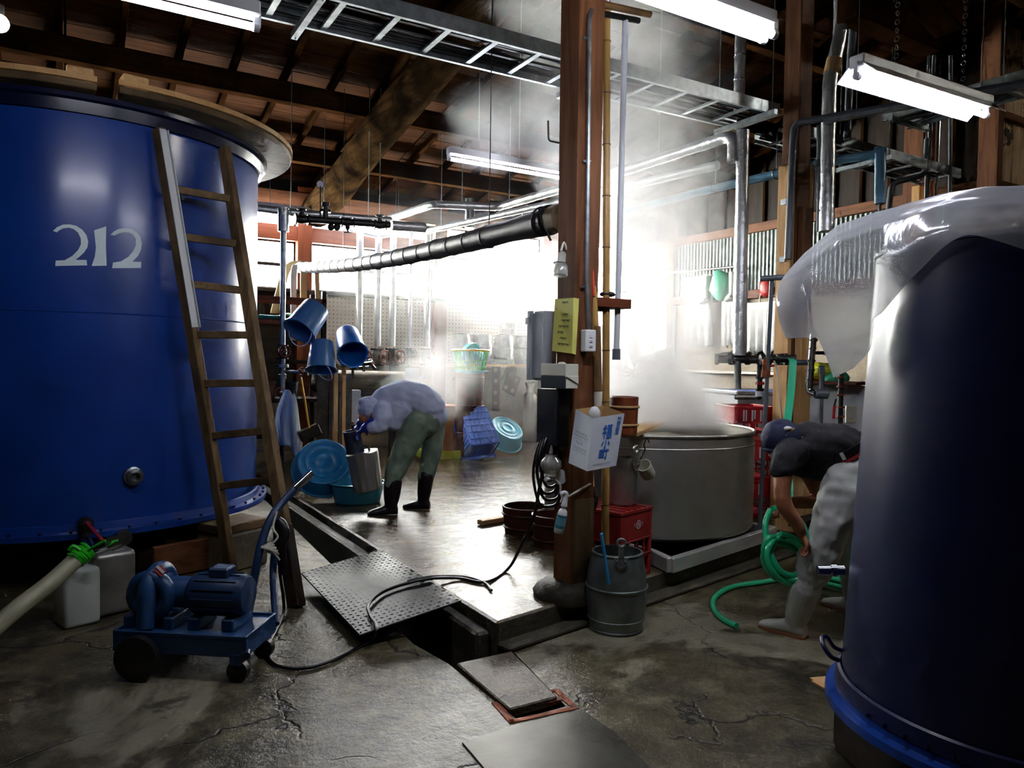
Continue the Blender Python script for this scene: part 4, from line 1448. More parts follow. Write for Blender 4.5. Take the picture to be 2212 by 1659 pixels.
# yellow notice folded round the corner
o = thing('paper_notice', 'yellow paper notice folded round the corner of the main post', 'notice', AtX(1220, 700, LX))
b = MB()
ck = Vector((LX + 0.004, FY - 0.002, 0))
tl, bl = AtX(1199, 646, LX - 0.004), AtX(1192, 758, LX - 0.03)
zt, zb = AtX(1225, 645, LX).z, AtX(1225, 764, LX).z
ct, cb = Vector((LX - 0.004, FY - 0.006, zt)), Vector((LX - 0.012, FY - 0.012, zb))
rt, rb = AtY(1251, 645, FY - 0.004), AtY(1244, 766, FY - 0.014)
b.add([tl, ct, rt, rb, cb, bl], [(0, 1, 4, 5), (1, 2, 3, 4)])
b.build('sheet', 'yellow_paper', o)
b = MB()
for k, (x0, w_) in enumerate(((0.42, 0.35), (0.12, 0.1), (0.45, 0.3), (0.42, 0.42), (0.3, 0.5), (0.25, 0.3), (0.4, 0.35), (0.3, 0.55))):
    s_ = 0.06 + k * 0.11
    p, q = tl.lerp(bl, s_), ct.lerp(cb, s_)
    n_ = Vector((-0.002, 0, 0))
    for j in range(int(w_ / 0.06)):
        u0 = x0 + j * 0.065
        p0, p1 = p.lerp(q, u0), p.lerp(q, min(u0 + 0.045, 0.97))
        dz = Vector((0, 0, -0.006 - 0.003 * ((j * 7 + k) % 3)))
        b.add([p0 + n_, p1 + n_, p1 + n_ + dz, p0 + n_ + dz], [(0, 1, 2, 3)])
x_ = b.build('handwriting', 'ink', o)
x_['kind'] = 'stuff'
# narrow label
o = MB().add([AtX(1207, 943, LX - 0.002), AtX(1216, 943, LX - 0.002), AtX(1217, 974, LX - 0.002), AtX(1208, 974, LX - 0.002)], [(0, 1, 2, 3)]).build('sticker_label', 'wood_label')
tag(o, 'narrow white printed label low on the left side of the main post', 'label')


def side_box(x_right, y0, y1, L, X, depth):
    """box fixed on the post's left side: front corner at picture column x_right"""
    p = AtX(x_right, y0, X)
    q = AtX(x_right, y1, X)
    return Vector((X, p.y, q.z)), Vector((X + depth, p.y + L, p.z))


lo, hi = side_box(1222, 786, 841, 0.25, LX - 0.09, 0.088)
o = thing('towel_dispenser', 'cream and grey paper towel dispenser on the left of the main post', 'dispenser', (lo + hi) / 2)
zm = lo.z + (hi.z - lo.z) * 0.45
b = MB()
b.span((lo.x, lo.y, zm), hi).span((lo.x + 0.004, lo.y + 0.004, lo.z + 0.004), (hi.x, hi.y, zm))
pr = [(lo.x - 0.002, lo.y - 0.003, zm + 0.01), (hi.x - 0.005, lo.y - 0.003, lo.z + 0.03), (hi.x, lo.y - 0.003, lo.z + 0.03), (hi.x, lo.y - 0.003, zm + 0.01)]
b.prism(pr, (0, 0.004, 0))
b.build('case', 'cream_plastic', o, bevel=0.006, seg=2)
lab(MB().span((lo.x - 0.003, lo.y + 0.004, lo.z), (lo.x + 0.01, hi.y - 0.004, zm + 0.012)).build('front_window', 'smoke_plastic', o, bevel=0.003), 'smoke grey window')
MB().ball(((lo.x + hi.x) / 2, lo.y + 0.1, hi.z), (0.02, 0.03, 0.012), 10).build('latch', 'cream_plastic', o, smooth=1)
Yf = 3.66
xa_, xb_ = AtY(1176, 740, Yf).x, AtY(1203, 740, Yf).x
lo = Vector((xa_, Yf, AtY(1176, 822, Yf).z))
hi = Vector((xb_, AtX(1153, 740, xa_).y, AtY(1176, 671, Yf).z))
o = thing('switch_cabinet', 'grey metal switch cabinet standing out behind the yellow notice', 'cabinet', (lo + hi) / 2)
MB().span(lo, hi).build('case', 'grey_box', o, bevel=0.004)
MB().span((lo.x - 0.012, lo.y, lo.z + 0.01), (lo.x - 0.001, lo.y + 0.15, hi.z - 0.01)).build('door', 'grey_box', o, bevel=0.003)
MB().span((lo.x - 0.02, lo.y + 0.165, lo.z), (lo.x - 0.001, hi.y, hi.z + 0.005)).build('door_flange', 'grey_box', o, bevel=0.003)
MB().span((lo.x - 0.026, lo.y + 0.145, hi.z - 0.075), (lo.x - 0.018, lo.y + 0.175, hi.z - 0.035)).build('hasp', 'grey_box', o)
lo, hi = side_box(1206, 842, 965, 0.22, LX - 0.085, 0.082)
o = thing('control_box', 'tall black control box under the towel dispenser on the main post', 'panel', (lo + hi) / 2)
MB().span(lo, hi).build('case', 'black_metal', o, bevel=0.004)
# hanging clamp lamp
o = thing('clamp_lamp', 'small clear work lamp clipped on the left side of the main post', 'lamp', AtX(1212, 580, LX - 0.05))
p = AtX(1211, 588, LX - 0.06)
lab(MB().lathe([(0.012, 0.12), (0.022, 0.11), (0.024, 0.06), (0.034, 0.045), (0.042, 0.0), (0.04, -0.02), (0.036, -0.018), (0.03, 0.03), (0.012, 0.05)], p, (0.15, 0.1, 1), 18).build('shade', 'clear_plastic', o, smooth=1), 'clear plastic shade')
MB().tube(smooth_path([p + Vector((0, 0, 0.12)), p + Vector((0.02, 0, 0.17)), AtX(1223, 540, LX - 0.01), AtX(1221, 524, LX + 0.015)], 5), 0.006, 6).build('cord', 'rope', o, smooth=1)
MB().ball(p + Vector((0.005, 0, 0.02)), 0.017, 10).build('bulb', 'white_plastic', o, smooth=1)
MB().torus(p + Vector((0, 0, 0.05)), (0.1, 0, 1), 0.04, 0.003, 16, 5).build('guard_wire', 'dark_iron', o, smooth=1)
# cardboard box hung open end up
o = thing('cardboard_box', 'white cardboard box with large blue characters hung on the main post', 'box', D(1285, 945, 4.05))
d0 = 4.0
fl_, fr_ = D(1281, 903, 3.93), D(1349, 893, 4.04)
bl_, br_ = D(1268, 1018, 3.93), D(1331, 1006, 4.04)
ll_, lb_ = D(1244, 884, 4.10), D(1228, 1000, 4.10)
rr_, rb_ = fr_ + (ll_ - fl_), br_ + (lb_ - bl_)
rr_ = D(1305, 876, 4.2)
b = MB()
b.add([fl_, fr_, br_, bl_], [(0, 1, 2, 3)])
b.add([ll_, fl_, bl_, lb_], [(0, 1, 2, 3)])
b.add([bl_, br_, rb_, lb_], [(0, 1, 2, 3)])
bx_ = b.build('outer_face', 'box_white', o)
b = MB()
inn = lambda p: p + (((fl_ + fr_ + ll_ + rr_) / 4 - p) * 0.02)
b.add([fr_, rr_, rb_, br_], [(0, 1, 2, 3)]).add([rr_, ll_, lb_, rb_], [(0, 1, 2, 3)])
b.add([inn(p) + (p2 - p) * 0.0 for p, p2 in ((fl_, bl_), (fr_, br_), (br_, bl_), (bl_, br_))], [(0, 1, 2, 3)]).add([inn(p) for p in (ll_, fl_, bl_, lb_)], [(0, 1, 2, 3)])
b.build('inner_face', 'cardboard', o)
MB().beam((fl_ + fr_ + ll_ + rr_) / 4 - Vector((0, 0, 0.03)), Vector((2.5, 3.47, ((fl_ + fr_ + ll_ + rr_) / 4).z - 0.03)), 0.02, 0.02).build('nail_strip', 'cardboard', o)
MB().ball(D(1284, 895, 4.05), (0.036, 0.03, 0.045), 12).build('stuffing', 'cloth_white', o, smooth=1)
# print on the two faces: each stroke is a flat inked quad in box-face coordinates (u across, v down)
nF = (fr_ - fl_).cross(bl_ - fl_).normalized()
if nF.dot(CAMP - fl_) < 0:
    nF = -nF


def face_pt(u, v):
    t_, s_ = fl_.lerp(fr_, u), bl_.lerp(br_, u)
    return t_.lerp(s_, v) + nF * 0.0015


def stroke(bb, pts, wd):
    P_ = [Vector((x, y)) for x, y in pts]
    for i in range(len(P_) - 1):
        a, c = P_[i], P_[i + 1]
        d = (c - a)
        if d.length < 1e-6:
            continue
        d.normalize()
        n = Vector((-d.y, d.x)) * wd / 2
        q = [a - d * wd * 0.3 + n, c + d * wd * 0.3 + n, c + d * wd * 0.3 - n, a - d * wd * 0.3 - n]
        bb.add([face_pt(0.0 + x, y) for x, y in [(k.x, k.y) for k in q]], [(0, 1, 2, 3)])


def glyph(bb, strokes, u0, v0, su, sv, wd):
    for s_ in strokes:
        stroke(bb, [(u0 + x * su, v0 + y * sv) for x, y in s_], wd)


FUKU = [[(.22, .0), (.30, .1)], [(.05, .22), (.40, .2), (.05, .62)], [(.24, .42), (.24, 1.0)], [(.28, .5), (.40, .62)],
        [(.5, .05), (.98, .05)], [(.58, .2), (.92, .2), (.92, .4), (.58, .4), (.58, .2)],
        [(.54, .54), (.97, .54), (.97, .98), (.54, .98), (.54, .54)], [(.75, .54), (.75, .98)], [(.54, .76), (.97, .76)]]
KO = [[(.5, .0), (.5, .95), (.38, .85)], [(.2, .3), (.05, .65)], [(.78, .3), (.95, .62)]]
MACHI = [[(.02, .1), (.5, .1), (.5, .75), (.02, .75), (.02, .1)], [(.26, .1), (.26, .75)], [(.02, .42), (.5, .42)], [(.55, .15), (1.0, .15)], [(.8, .15), (.8, 1.0), (.66, .9)]]
AKI = [[(.3, .0), (.08, .12)], [(.0, .28), (.45, .28)], [(.22, .1), (.22, 1.)], [(.2, .35), (.0, .7)], [(.25, .4), (.42, .6)], [(.72, .05), (.72, .45), (.5, 1.)], [(.55, .25), (.6, .4)], [(.92, .2), (.85, .38)], [(.72, .45), (1., 1.)]]
TA = [[(.08, .1), (.92, .1), (.92, .9), (.08, .9), (.08, .1)], [(.5, .1), (.5, .9)], [(.08, .5), (.92, .5)]]
NO = [[(.55, .15), (.4, .75), (.2, .85), (.08, .6), (.25, .25), (.6, .12), (.92, .4), (.85, .75), (.6, .92)]]
JI = [[(.0, .35), (.4, .3)], [(.2, .05), (.2, .75)], [(.0, .82), (.42, .7)], [(.45, .4), (.95, .25), (.92, .6), (.84, .62)], [(.68, .05), (.68, .7)], [(.52, .15), (.52, .9), (1., .9), (1., .7)]]
SAKE = [[(.05, .1), (.15, .2)], [(.0, .4), (.1, .5)], [(.0, .95), (.16, .65)], [(.28, .08), (1., .08)], [(.34, .3), (.95, .3), (.95, .95), (.34, .95), (.34, .3)], [(.54, .08), (.54, .55), (.45, .62)], [(.74, .08), (.74, .6), (.9, .6)], [(.34, .75), (.95, .75)]]
for g_, u, v, su, sv in ((FUKU, .36, .18, .30, .235), (KO, .37, .45, .28, .16), (MACHI, .34, .63, .30, .185)):
    bb = MB()
    glyph(bb, g_, u, v, su, sv, 0.035)
    bb.build('printed_character', 'box_print', o)
for g_, v in zip((AKI, TA, NO, JI, SAKE), (.05, .13, .195, .25, .315)):
    bb = MB()
    glyph(bb, g_, .80 - (v - .05) * 0.12, v, .12, .06, 0.012)
    bb.build('printed_character', 'box_print', o)
bb = MB()
for i in range(13):
    u = .17 + i * .047
    stroke(bb, [(u, .905), (u + .03, .905)], 0.006)
    stroke(bb, [(u + .015, .89), (u + .015, .925)], 0.006)
    if i % 2:
        stroke(bb, [(u, .925), (u + .03, .922)], 0.006)
x_ = bb.build('small_print', 'box_print_dark', o)
x_['kind'] = 'stuff'
nL = (fl_ - ll_).cross(lb_ - ll_).normalized()
if nL.dot(CAMP - ll_) < 0:
    nL = -nL
_keep = face_pt
face_pt = lambda u, v: ll_.lerp(fl_, u).lerp(lb_.lerp(bl_, u), v) + nL * 0.0015
bb = MB()
for row, (v, u0, u1, hh) in enumerate(((.36, .14, .85, .035), (.425, .1, .9, .03), (.54, .28, .68, .04), (.64, .18, .85, .05))):
    n_ = int((u1 - u0) / 0.075)
    for i in range(n_):
        u = u0 + (u1 - u0) * i / n_
        stroke(bb, [(u, v), (u, v + hh)], 0.012)
        stroke(bb, [(u, v + (i % 3) * hh / 2), (u + .045, v + (i % 3) * hh / 2)], 0.008)
        if i % 2:
            stroke(bb, [(u + .045, v), (u + .045, v + hh)], 0.01)
stroke(bb, [(.12, .72), (.86, .72)], 0.006)
stroke(bb, [(.16, .50), (.86, .50)], 0.005)
x_ = bb.build('small_print', 'box_print_dark', o)
x_['kind'] = 'stuff'
face_pt = _keep
# clear float cup on a bracket
o = thing('glass_globe', 'frosted globe holder on a white bracket low on the left of the main post', 'globe', AtX(1192, 1012, LX - 0.06))
p = AtX(1190, 1023, LX - 0.07)
MB().lathe([(0.028, 0.0), (0.05, 0.02), (0.062, 0.045), (0.058, 0.075), (0.036, 0.098), (0.036, 0.112), (0.032, 0.112), (0.032, 0.096), (0.054, 0.073), (0.058, 0.046), (0.03, 0.006)], p, n=20).build('globe', 'clear_plastic', o, smooth=1)
b = MB().cyl(p - Vector((0, 0, 0.012)), p, 0.034, 16).tube([p + Vector((-0.05, -0.02, -0.028)), p + Vector((0.07, 0.02, -0.02))], 0.012, 10).cyl(AtX(1208, 1030, LX - 0.012), AtX(1208, 1030, LX), 0.045, 16)
b.build('bracket', 'white_plastic', o, smooth=0.7)
MB().tube(smooth_path([p + Vector((0.02, -0.01, -0.03)), AtX(1210, 1047, LX - 0.03), AtX(1211, 1065, LX - 0.03), AtX(1217, 1076, LX - 0.05)], 5), 0.007, 8).build('cord', 'rope', o, smooth=1)
# spray bottle on a cord
o = thing('spray_bottle', 'white spray bottle with a blue label hung by a cord from the main post', 'bottle', D(1211, 1120, 3.98))
ax_ = (D(1218, 1096, 3.98) - D(1206, 1152, 3.98)).normalized()
p = D(1206, 1152, 3.98)
MB().lathe([(0.001, 0), (0.023, 0), (0.027, 0.006), (0.027, 0.105), (0.022, 0.125), (0.012, 0.137), (0.012, 0.145), (0.001, 0.145)], p, ax_, 18).build('bottle', 'white_plastic', o, smooth=0.8)
lab(MB().lathe([(0.0275, 0.028), (0.0275, 0.1)], p, ax_, 18).build('wrap_label', 'bottle_label', o, smooth=1), 'blue grey label')
for k in (0.032, 0.088):
    MB().lathe([(0.0278, k), (0.0278, k + 0.013)], p, ax_, 18).build('label_band', 'bottle_label_dark', o, smooth=1)
q = p + ax_ * 0.145
b = MB().lathe([(0.017, 0), (0.019, 0.006), (0.015, 0.02), (0.013, 0.05)], q, ax_, 14).tube(smooth_path([q + ax_ * 0.045, q + ax_ * 0.068, q + ax_ * 0.078 - _r0 * 0.012, q + ax_ * 0.07 - _r0 * 0.03], 4), 0.012, 10)
b.tube([q + ax_ * 0.06 - _r0 * 0.02, q + ax_ * 0.025 - _r0 * 0.024], 0.004, 6)
b.build('trigger_head', 'white_plastic', o, smooth=0.8)
MB().tube(smooth_path([q + ax_ * 0.055 + _r0 * 0.012, D(1250, 1060, 4.0), AtY(1272, 1047, 3.425), AtY(1276, 1046, 3.46)], 6), 0.007, 8).build('cord', 'rope', o, smooth=1)
o = thing('scrub_brush', 'dark bristle brush hanging on the right side of the main post', 'brush', AtX(1282, 1075, 2.66))
b = MB()
b.ball(AtX(1282, 1077, 2.655), (0.03, 0.03, 0.075), 14)
for i, v in enumerate(b.v):
    b.v[i] = v + Vector((noise.noise(v * 60), noise.noise(v * 60 + Vector((5, 0, 0))), 0)) * 0.008
b.build('bristles', 'brush_hair', o)
MB().tube([AtX(1278, 1020, 2.645), AtX(1280, 1055, 2.65)], 0.012, 10).build('handle', 'pale_wood_z', o, smooth=1)
o = MB().tube([D(1274, 1140, 4.35), D(1275, 1185, 4.35)], 0.014, 10).build('amber_rod', 'amber_plastic', smooth=1)
tag(o, 'yellow tool handle peeping out between the main post and the red crate', 'handle')
# black hose coil and the cable across the floor
o = thing('cable_coil', 'black cable coil hung in long loops on the left side of the main post', 'cable', AtX(1185, 1000, LX - 0.05))
b = MB()
for k in range(7):
    hw = 12 + 3.2 * k
    cx = 1186 - 0.5 * k + (k % 2) * 5
    yb = 1010 + 14 * k
    d = 4.28 + 0.012 * k
    loop = [(cx + 6, 930), (cx - hw * 0.55, 955), (cx - hw, (930 + yb) / 2 + 10), (cx - hw * 0.6, yb - 8), (cx + hw * 0.1, yb), (cx + hw * 0.75, yb - 14), (cx + hw * 0.9, (930 + yb) / 2), (cx + hw * 0.5, 950)]
    b.tube(smooth_path([D(x, y, d) for x, y in loop], 5, True) + [D(cx + 6, 930, d)], 0.0085, 7)
b.build('loops', 'black_cable', o, smooth=1)
on_fl = [(1186, 960, None, 4.25), (1166, 1050, None, 4.3), (1152, 1120, None, 4.5)]
cab = [D(x, y, d) for x, y, _, d in on_fl]
cab += [G(x, y, z) for x, y, z in ((1125, 1180, 0.35), (1098, 1228, 0.16), (1050, 1257, 0.152), (990, 1249, 0.152), (930, 1250, 0.176), (872, 1262, 0.162), (825, 1280, 0.145), (796, 1306, 0.132), (800, 1330, 0.126), (811, 1348, 0.118), (812, 1366, 0.1), (796, 1386, 0.014), (720, 1425, 0.012), (660, 1443, 0.012), (605, 1440, 0.012), (578, 1420, 0.012), (574, 1400, 0.012), (592, 1370, 0.012), (612, 1325, 0.012))]
cab += [D(612, 1290, 4.35), D(604, 1230, 4.3), D(606, 1175, 4.2)]
o = MB().tube(smooth_path(cab, 7), 0.0095, 8).build('power_cable', 'black_cable', smooth=1)
tag(o, 'black power cable snaking from the main post over the metal plate to the pump', 'cable')
cab2 = [G(x, y, z) for x, y, z in ((1062, 1275, 0.15), (1045, 1258, 0.152), (1000, 1246, 0.154), (930, 1246, 0.18), (880, 1256, 0.168))]
tag(MB().tube(smooth_path(cab2, 6), 0.008, 8).build('power_cable', 'black_cable', smooth=1), 'short second cable lying along the power cable on the wet platform', 'cable')

# ================================================================== tubs, barrels, crates and the kettle
def barrel(name, label, c, R0, R1, H, group=None, ear=None, m='galvanised', ears=1, n=36):
    c = Vector(c)
    t0 = thing(name, label, 'barrel', c, group)
    pr = []
    for i in range(13):
        s_ = i / 12
        pr.append((R0 + (R1 - R0) * math.sin(PI * (0.12 + 0.8 * s_)) ** 1.0 * 1.0, H * s_))
    inner = [(r - 0.006, hh) for r, hh in reversed(pr)]
    MB().lathe([(0.001, 0.01)] + pr + inner[:-1] + [(0.001, 0.02)], c, n=n).build('body', m, t0, smooth=0.6)
    for s_ in (0.03, 0.16, 0.56, 0.985):
        r = R0 + (R1 - R0) * math.sin(PI * (0.12 + 0.8 * s_))
        MB().torus(c + Vector((0, 0, H * s_)), (0, 0, 1), r + 0.001, 0.0075 if s_ == 0.56 else 0.006, n, 8).build('hoop', m, t0, smooth=1)
    if ear:
        ear_part(c, ear, R0 + (R1 - R0) * 0.62, H, t0, m)
    return t0


def ear_part(c, dr, r, H, par, m='galvanised'):
    """lug of a lifting handle: riveted V plate, shank and ring"""
    d = Vector(dr).normalized()
    s_ = Vector((-d.y, d.x, 0))
    p = Vector(c) + d * (r + 0.006) + Vector((0, 0, H))
    b = MB()
    b.prism([p + s_ * -0.04 + Vector((0, 0, -0.0)), p + s_ * 0.04 + Vector((0, 0, -0.0)), p + s_ * 0.035 - Vector((0, 0, 0.03)), p - Vector((0, 0, 0.075)), p - s_ * 0.035 - Vector((0, 0, 0.03))], d * 0.006)
    b.box(p + Vector((0, 0, 0.028)), (0.03, 0.012, 0.07), Matrix((s_, d, Vector((0, 0, 1)))).transposed())
    b.torus(p + Vector((0, 0, 0.08)), d, 0.022, 0.0085, 16, 8)
    for u, v in ((-0.022, -0.02), (0.022, -0.02), (0, -0.055)):
        b.ball(p + s_ * u + Vector((0, 0, v)) + d * 0.007, 0.006, 6)
    return b.build('lifting_ear', m, par, smooth=0.8)


BC = G(1330, 1356, 0) + Vector((0, 0.0, 0))
bar = barrel('metal_barrel', 'dull zinc barrel with a hoop and a ring handle in front of the red crate', BC, 0.128, 0.172, 0.445, ear=(-0.52, -0.85, 0), m='dull_galvanised')
o = MB().beam(D(1315, 1262, 4.02), D(1299, 1152, 3.95), 0.022, 0.012, up=(0.5, -1, 0)).build('plastic_stick', 'cyan_plastic', bevel=0.004, seg=2)
tag(o, 'bright blue plastic stick standing in the zinc barrel', 'stick')


def tub(name, label, c, R0, R1, H, m, hoops=2, fill=None, cat='tub', group=None):
    c = Vector(c)
    t0 = thing(name, label, cat, c, group)
    MB().lathe([(0.001, 0), (R0, 0), (R1, H), (R1 - 0.016, H), (R0 - 0.012, 0.03), (0.001, 0.03)], c, n=40).build('staves', m, t0, smooth=0.6)
    for k in range(hoops):
        s_ = 0.25 + 0.5 * k
        MB().torus(c + Vector((0, 0, H * s_)), (0, 0, 1), R0 + (R1 - R0) * s_ + 0.002, 0.009, 40, 8).build('hoop', 'tub_wood_brown' if m != 'tub_wood_lacquer' else 'cardboard', t0, smooth=1)
    MB().torus(c + Vector((0, 0, H)), (0, 0, 1), R1 - 0.008, 0.009, 40, 8).build('rim', m, t0, smooth=1)
    return t0


c1 = G(1135, 1150, 0.14)
tub('wooden_tub', 'larger dark brown tub standing on the wet platform left of the main post', c1, 0.165, 0.19, 0.21, 'tub_wood_brown')
c2 = G(1196, 1178, 0.14)
tub('wooden_tub', 'smaller dark brown tub half hidden behind the main post foot', c2, 0.15, 0.172, 0.23, 'tub_wood_brown')
o = MB().beam(G(1036, 1129, 0.165), G(1092, 1120, 0.165), 0.07, 0.04).build('wood_offcut', 'pale_wood_x', bevel=0.004)
tag(o, 'pale piece of board lying beside the larger brown tub', 'board')


def crate(name, label, c, sx_, sy_, H, yaw, m, group=None, closed_top=False, mark=None):
    c = Vector(c)
    t0 = thing(name, label, 'crate', c, group)
    m_ = rotz(yaw)
    W = lambda x, y, z: c + m_ @ Vector((x, y, 0)) + Vector((0, 0, z))
    hx, hy = sx_ / 2, sy_ / 2
    b = MB()
    for a in (-1, 1):
        for e in (-1, 1):
            b.box(W(a * (hx - 0.016), e * (hy - 0.016), H / 2), (0.032, 0.032, H), m_)
    b.box(W(0, 0, 0.015), (sx_, sy_, 0.02), m_)
    lab_ = b.build('corner_frame', m, t0, bevel=0.003)
    for nm, z0, z1 in (('upper_band', 0.56, 1.0), ('middle_rail', 0.28, 0.33), ('lower_rail', 0.0, 0.09)):
        b = MB()
        for e in (-1, 1):
            b.box(W(0, e * (hy - 0.006), H * (z0 + z1) / 2), (sx_ - 0.03, 0.008, H * (z1 - z0)), m_)
            b.box(W(e * (hx - 0.006), 0, H * (z0 + z1) / 2), (0.008, sy_ - 0.03, H * (z1 - z0)), m_)
        b.build(nm, m, t0)
    b = MB()
    for i in range(1, 4):
        for e in (-1, 1):
            b.box(W(-hx + sx_ * i / 4, e * (hy - 0.006), H * 0.3), (0.014, 0.012, H * 0.55), m_)
            b.box(W(e * (hx - 0.006), -hy + sy_ * i / 4, H * 0.3), (0.012, 0.014, H * 0.55), m_)
    b.build('rib_grid', m, t0)['kind'] = 'stuff'
    b = MB()
    for e in (-1, 1):
        b.box(W(0, e * (hy - 0.003), H * 0.98), (sx_ + 0.008, 0.016, 0.02), m_)
        b.box(W(e * (hx - 0.003), 0, H * 0.98), (0.016, sy_ + 0.008, 0.02), m_)
        for zz_ in (0.56, 0.33):
            b.box(W(0, e * (hy - 0.002), H * zz_), (sx_, 0.014, 0.01), m_)
            b.box(W(e * (hx - 0.002), 0, H * zz_), (0.014, sy_, 0.01), m_)
    b.build('rim', m, t0, bevel=0.002)
    if closed_top:
        MB().box(W(0, 0, H - 0.006), (sx_ - 0.01, sy_ - 0.01, 0.012), m_).build('lid_plate', m, t0)
        b = MB()
        for i in range(1, 6):
            b.box(W(-hx + sx_ * i / 6, 0, H + 0.003), (0.006, sy_ - 0.02, 0.006), m_)
        b.build('lid_ribs', m, t0)['kind'] = 'stuff'
    if mark:
        mark(W, t0, hx, hy, H)
    return t0


def round_mark(W, t0, hx, hy, H):
    b = MB()
    x = 0.02
    n = 20
    z = H * 0.78
    y = -hy - 0.0005
    ring_ = lambda r: [W(x + r * math.cos(2 * PI * i / n), y, z + r * math.sin(2 * PI * i / n)) for i in range(n)]
    a, c = ring_(0.022), ring_(0.028)
    b.add(a + c, [(i, (i + 1) % n, n + (i + 1) % n, n + i) for i in range(n)])
    for (p, q) in (((-0.012, 0.008), (0.012, 0.008)), ((0, 0.016), (0, -0.002)), ((-0.012, -0.012), (0.002, 0.004)), ((0.012, -0.012), (-0.002, 0.004)), ((-0.01, -0.004), (0.01, -0.004))):
        P_, Q_ = Vector(p), Vector(q)
        d = (Q_ - P_).normalized() * 0.003
        nn = Vector((-d.y, d.x))
        b.add([W(x + k.x, y, z + k.y) for k in (P_ + nn, Q_ + nn, Q_ - nn, P_ - nn)], [(0, 1, 2, 3)])
    b.build('round_emblem', 'label_white', t0)
    b = MB()
    for s_ in (-1, 1):
        for k in range(2):
            for (p, q) in (((-0.006, 0.008), (0.006, 0.008)), ((-0.006, 0), (0.006, 0)), ((0, 0.012), (0, -0.012))):
                ox = x + s_ * (0.045 + 0.0 * k)
                oz = z + (0.0 if k == 0 else -0.0)
                P_, Q_ = Vector(p), Vector(q)
                d = (Q_ - P_).normalized() * 0.0016
                nn = Vector((-d.y, d.x))
                b.add([W(ox + m__.x, y, oz + m__.y) for m__ in (P_ + nn, Q_ + nn, Q_ - nn, P_ - nn)], [(0, 1, 2, 3)])
    b.build('side_character', 'label_white', t0)['kind'] = 'stuff'


cyaw = R_(12)
rf, ff = G(1409, 1093, 0.58), G(1342, 1110, 0.58)
cw = (rf - ff).length
m_ = rotz(math.atan2(rf.y - ff.y, rf.x - ff.x))
CRC = ff + m_ @ Vector((cw / 2, 0.21, 0))
CRC.z = 0.14
CRY = math.atan2(rf.y - ff.y, rf.x - ff.x)
crate('bottle_crate', 'dark red bottle crate turned over beside the kettle, carrying a metal pot', CRC, cw, 0.42, 0.44, CRY, 'crate_maroon', closed_top=True, mark=round_mark)
# pot with ear
PC_ = D(1342, 1092, 4.93)
PC_ = Vector((CRC.x + 0.0, CRC.y - 0.02, 0.587))
pp = G(1343, 1086, 0.587)
PC_ = Vector((pp.x, pp.y, 0.587))
o = thing('metal_pot', 'tall whitish aluminium pot with an eared handle on the dark red crate', 'pot', PC_)
MB().lathe([(0.001, 0.0), (0.096, 0), (0.1, 0.008), (0.1, 0.3), (0.103, 0.305), (0.096, 0.305), (0.095, 0.02), (0.001, 0.015)], PC_, n=36).build('body', 'aluminium', o, smooth=0.6)
ear_part(PC_, (0.25, -1, 0), 0.1, 0.285, o, 'aluminium')
# kettle
KC = Vector((4.04, 4.59, 0))
KR, K0, K1 = 0.83, 0.255, 1.005
o = thing('brew_kettle', 'big round stainless steel kettle full of steaming broth', 'kettle', (KC.x, KC.y, K0))
MB().lathe([(0.001, K0), (KR - 0.02, K0), (KR, K0 + 0.02), (KR, 0.6), (KR, K1 - 0.1), (KR - 0.01, K1 - 0.01), (KR - 0.01, K1 - 0.1), (KR - 0.02, 0.5), (0.001, 0.5)], KC, n=96).build('wall', 'stainless', o, smooth=0.5)
MB().torus(KC + Vector((0, 0, K1 - 0.005)), (0, 0, 1), KR - 0.003, 0.012, 96, 10).build('rim', 'stainless', o, smooth=1)
MB().lathe([(KR + 0.001, K1 - 0.1), (KR + 0.004, K1 - 0.095), (KR + 0.001, K1 - 0.09)], KC, n=96).build('bead', 'stainless', o, smooth=1)
MB().lathe([(0.001, 0.9), (KR - 0.011, 0.9)], KC, n=64).build('broth', 'broth', o)
tp_ = [G(1408, 1186, 0.245), G(1449, 1205, 0.245), G(1672, 1137, 0.245)]
# stainless stand tray: frame bars round a dark pit
o = thing('kettle_tray', 'low stainless tray frame under the kettle', 'tray', (4.1, 4.4, 0.14))
q0, q1, q2 = tp_[1], tp_[2], tp_[0]
dR, dL = (q1 - q0).normalized(), (q2 - q0).normalized()
bk = Vector((-dR.y, dR.x, 0))
loop = [q0, q1, q1 + bk * 1.6, q1 + bk * 1.6 - dR * 1.15, q2 + bk * 0.6]
loop.append(q2)
for i in range(len(loop)):
    a, c = loop[i], loop[(i + 1) % len(loop)]
    MB().beam(a - Vector((0, 0, 0.05)), c - Vector((0, 0, 0.05)), 0.05, 0.1).build('frame_bar', 'tray_steel', o, bevel=0.006)
b = MB()
b.add([p - Vector((0, 0, 0.098)) for p in loop], [tuple(range(len(loop)))])
b.build('drip_pan', 'dark_pit', o)
for k in ((3.55, 4.4), (4.4, 4.3), (4.1, 5.1)):
    MB().span((k[0] - 0.05, k[1] - 0.05, 0.14), (k[0] + 0.05, k[1] + 0.05, K0)).build('support_foot', 'dark_iron', o)
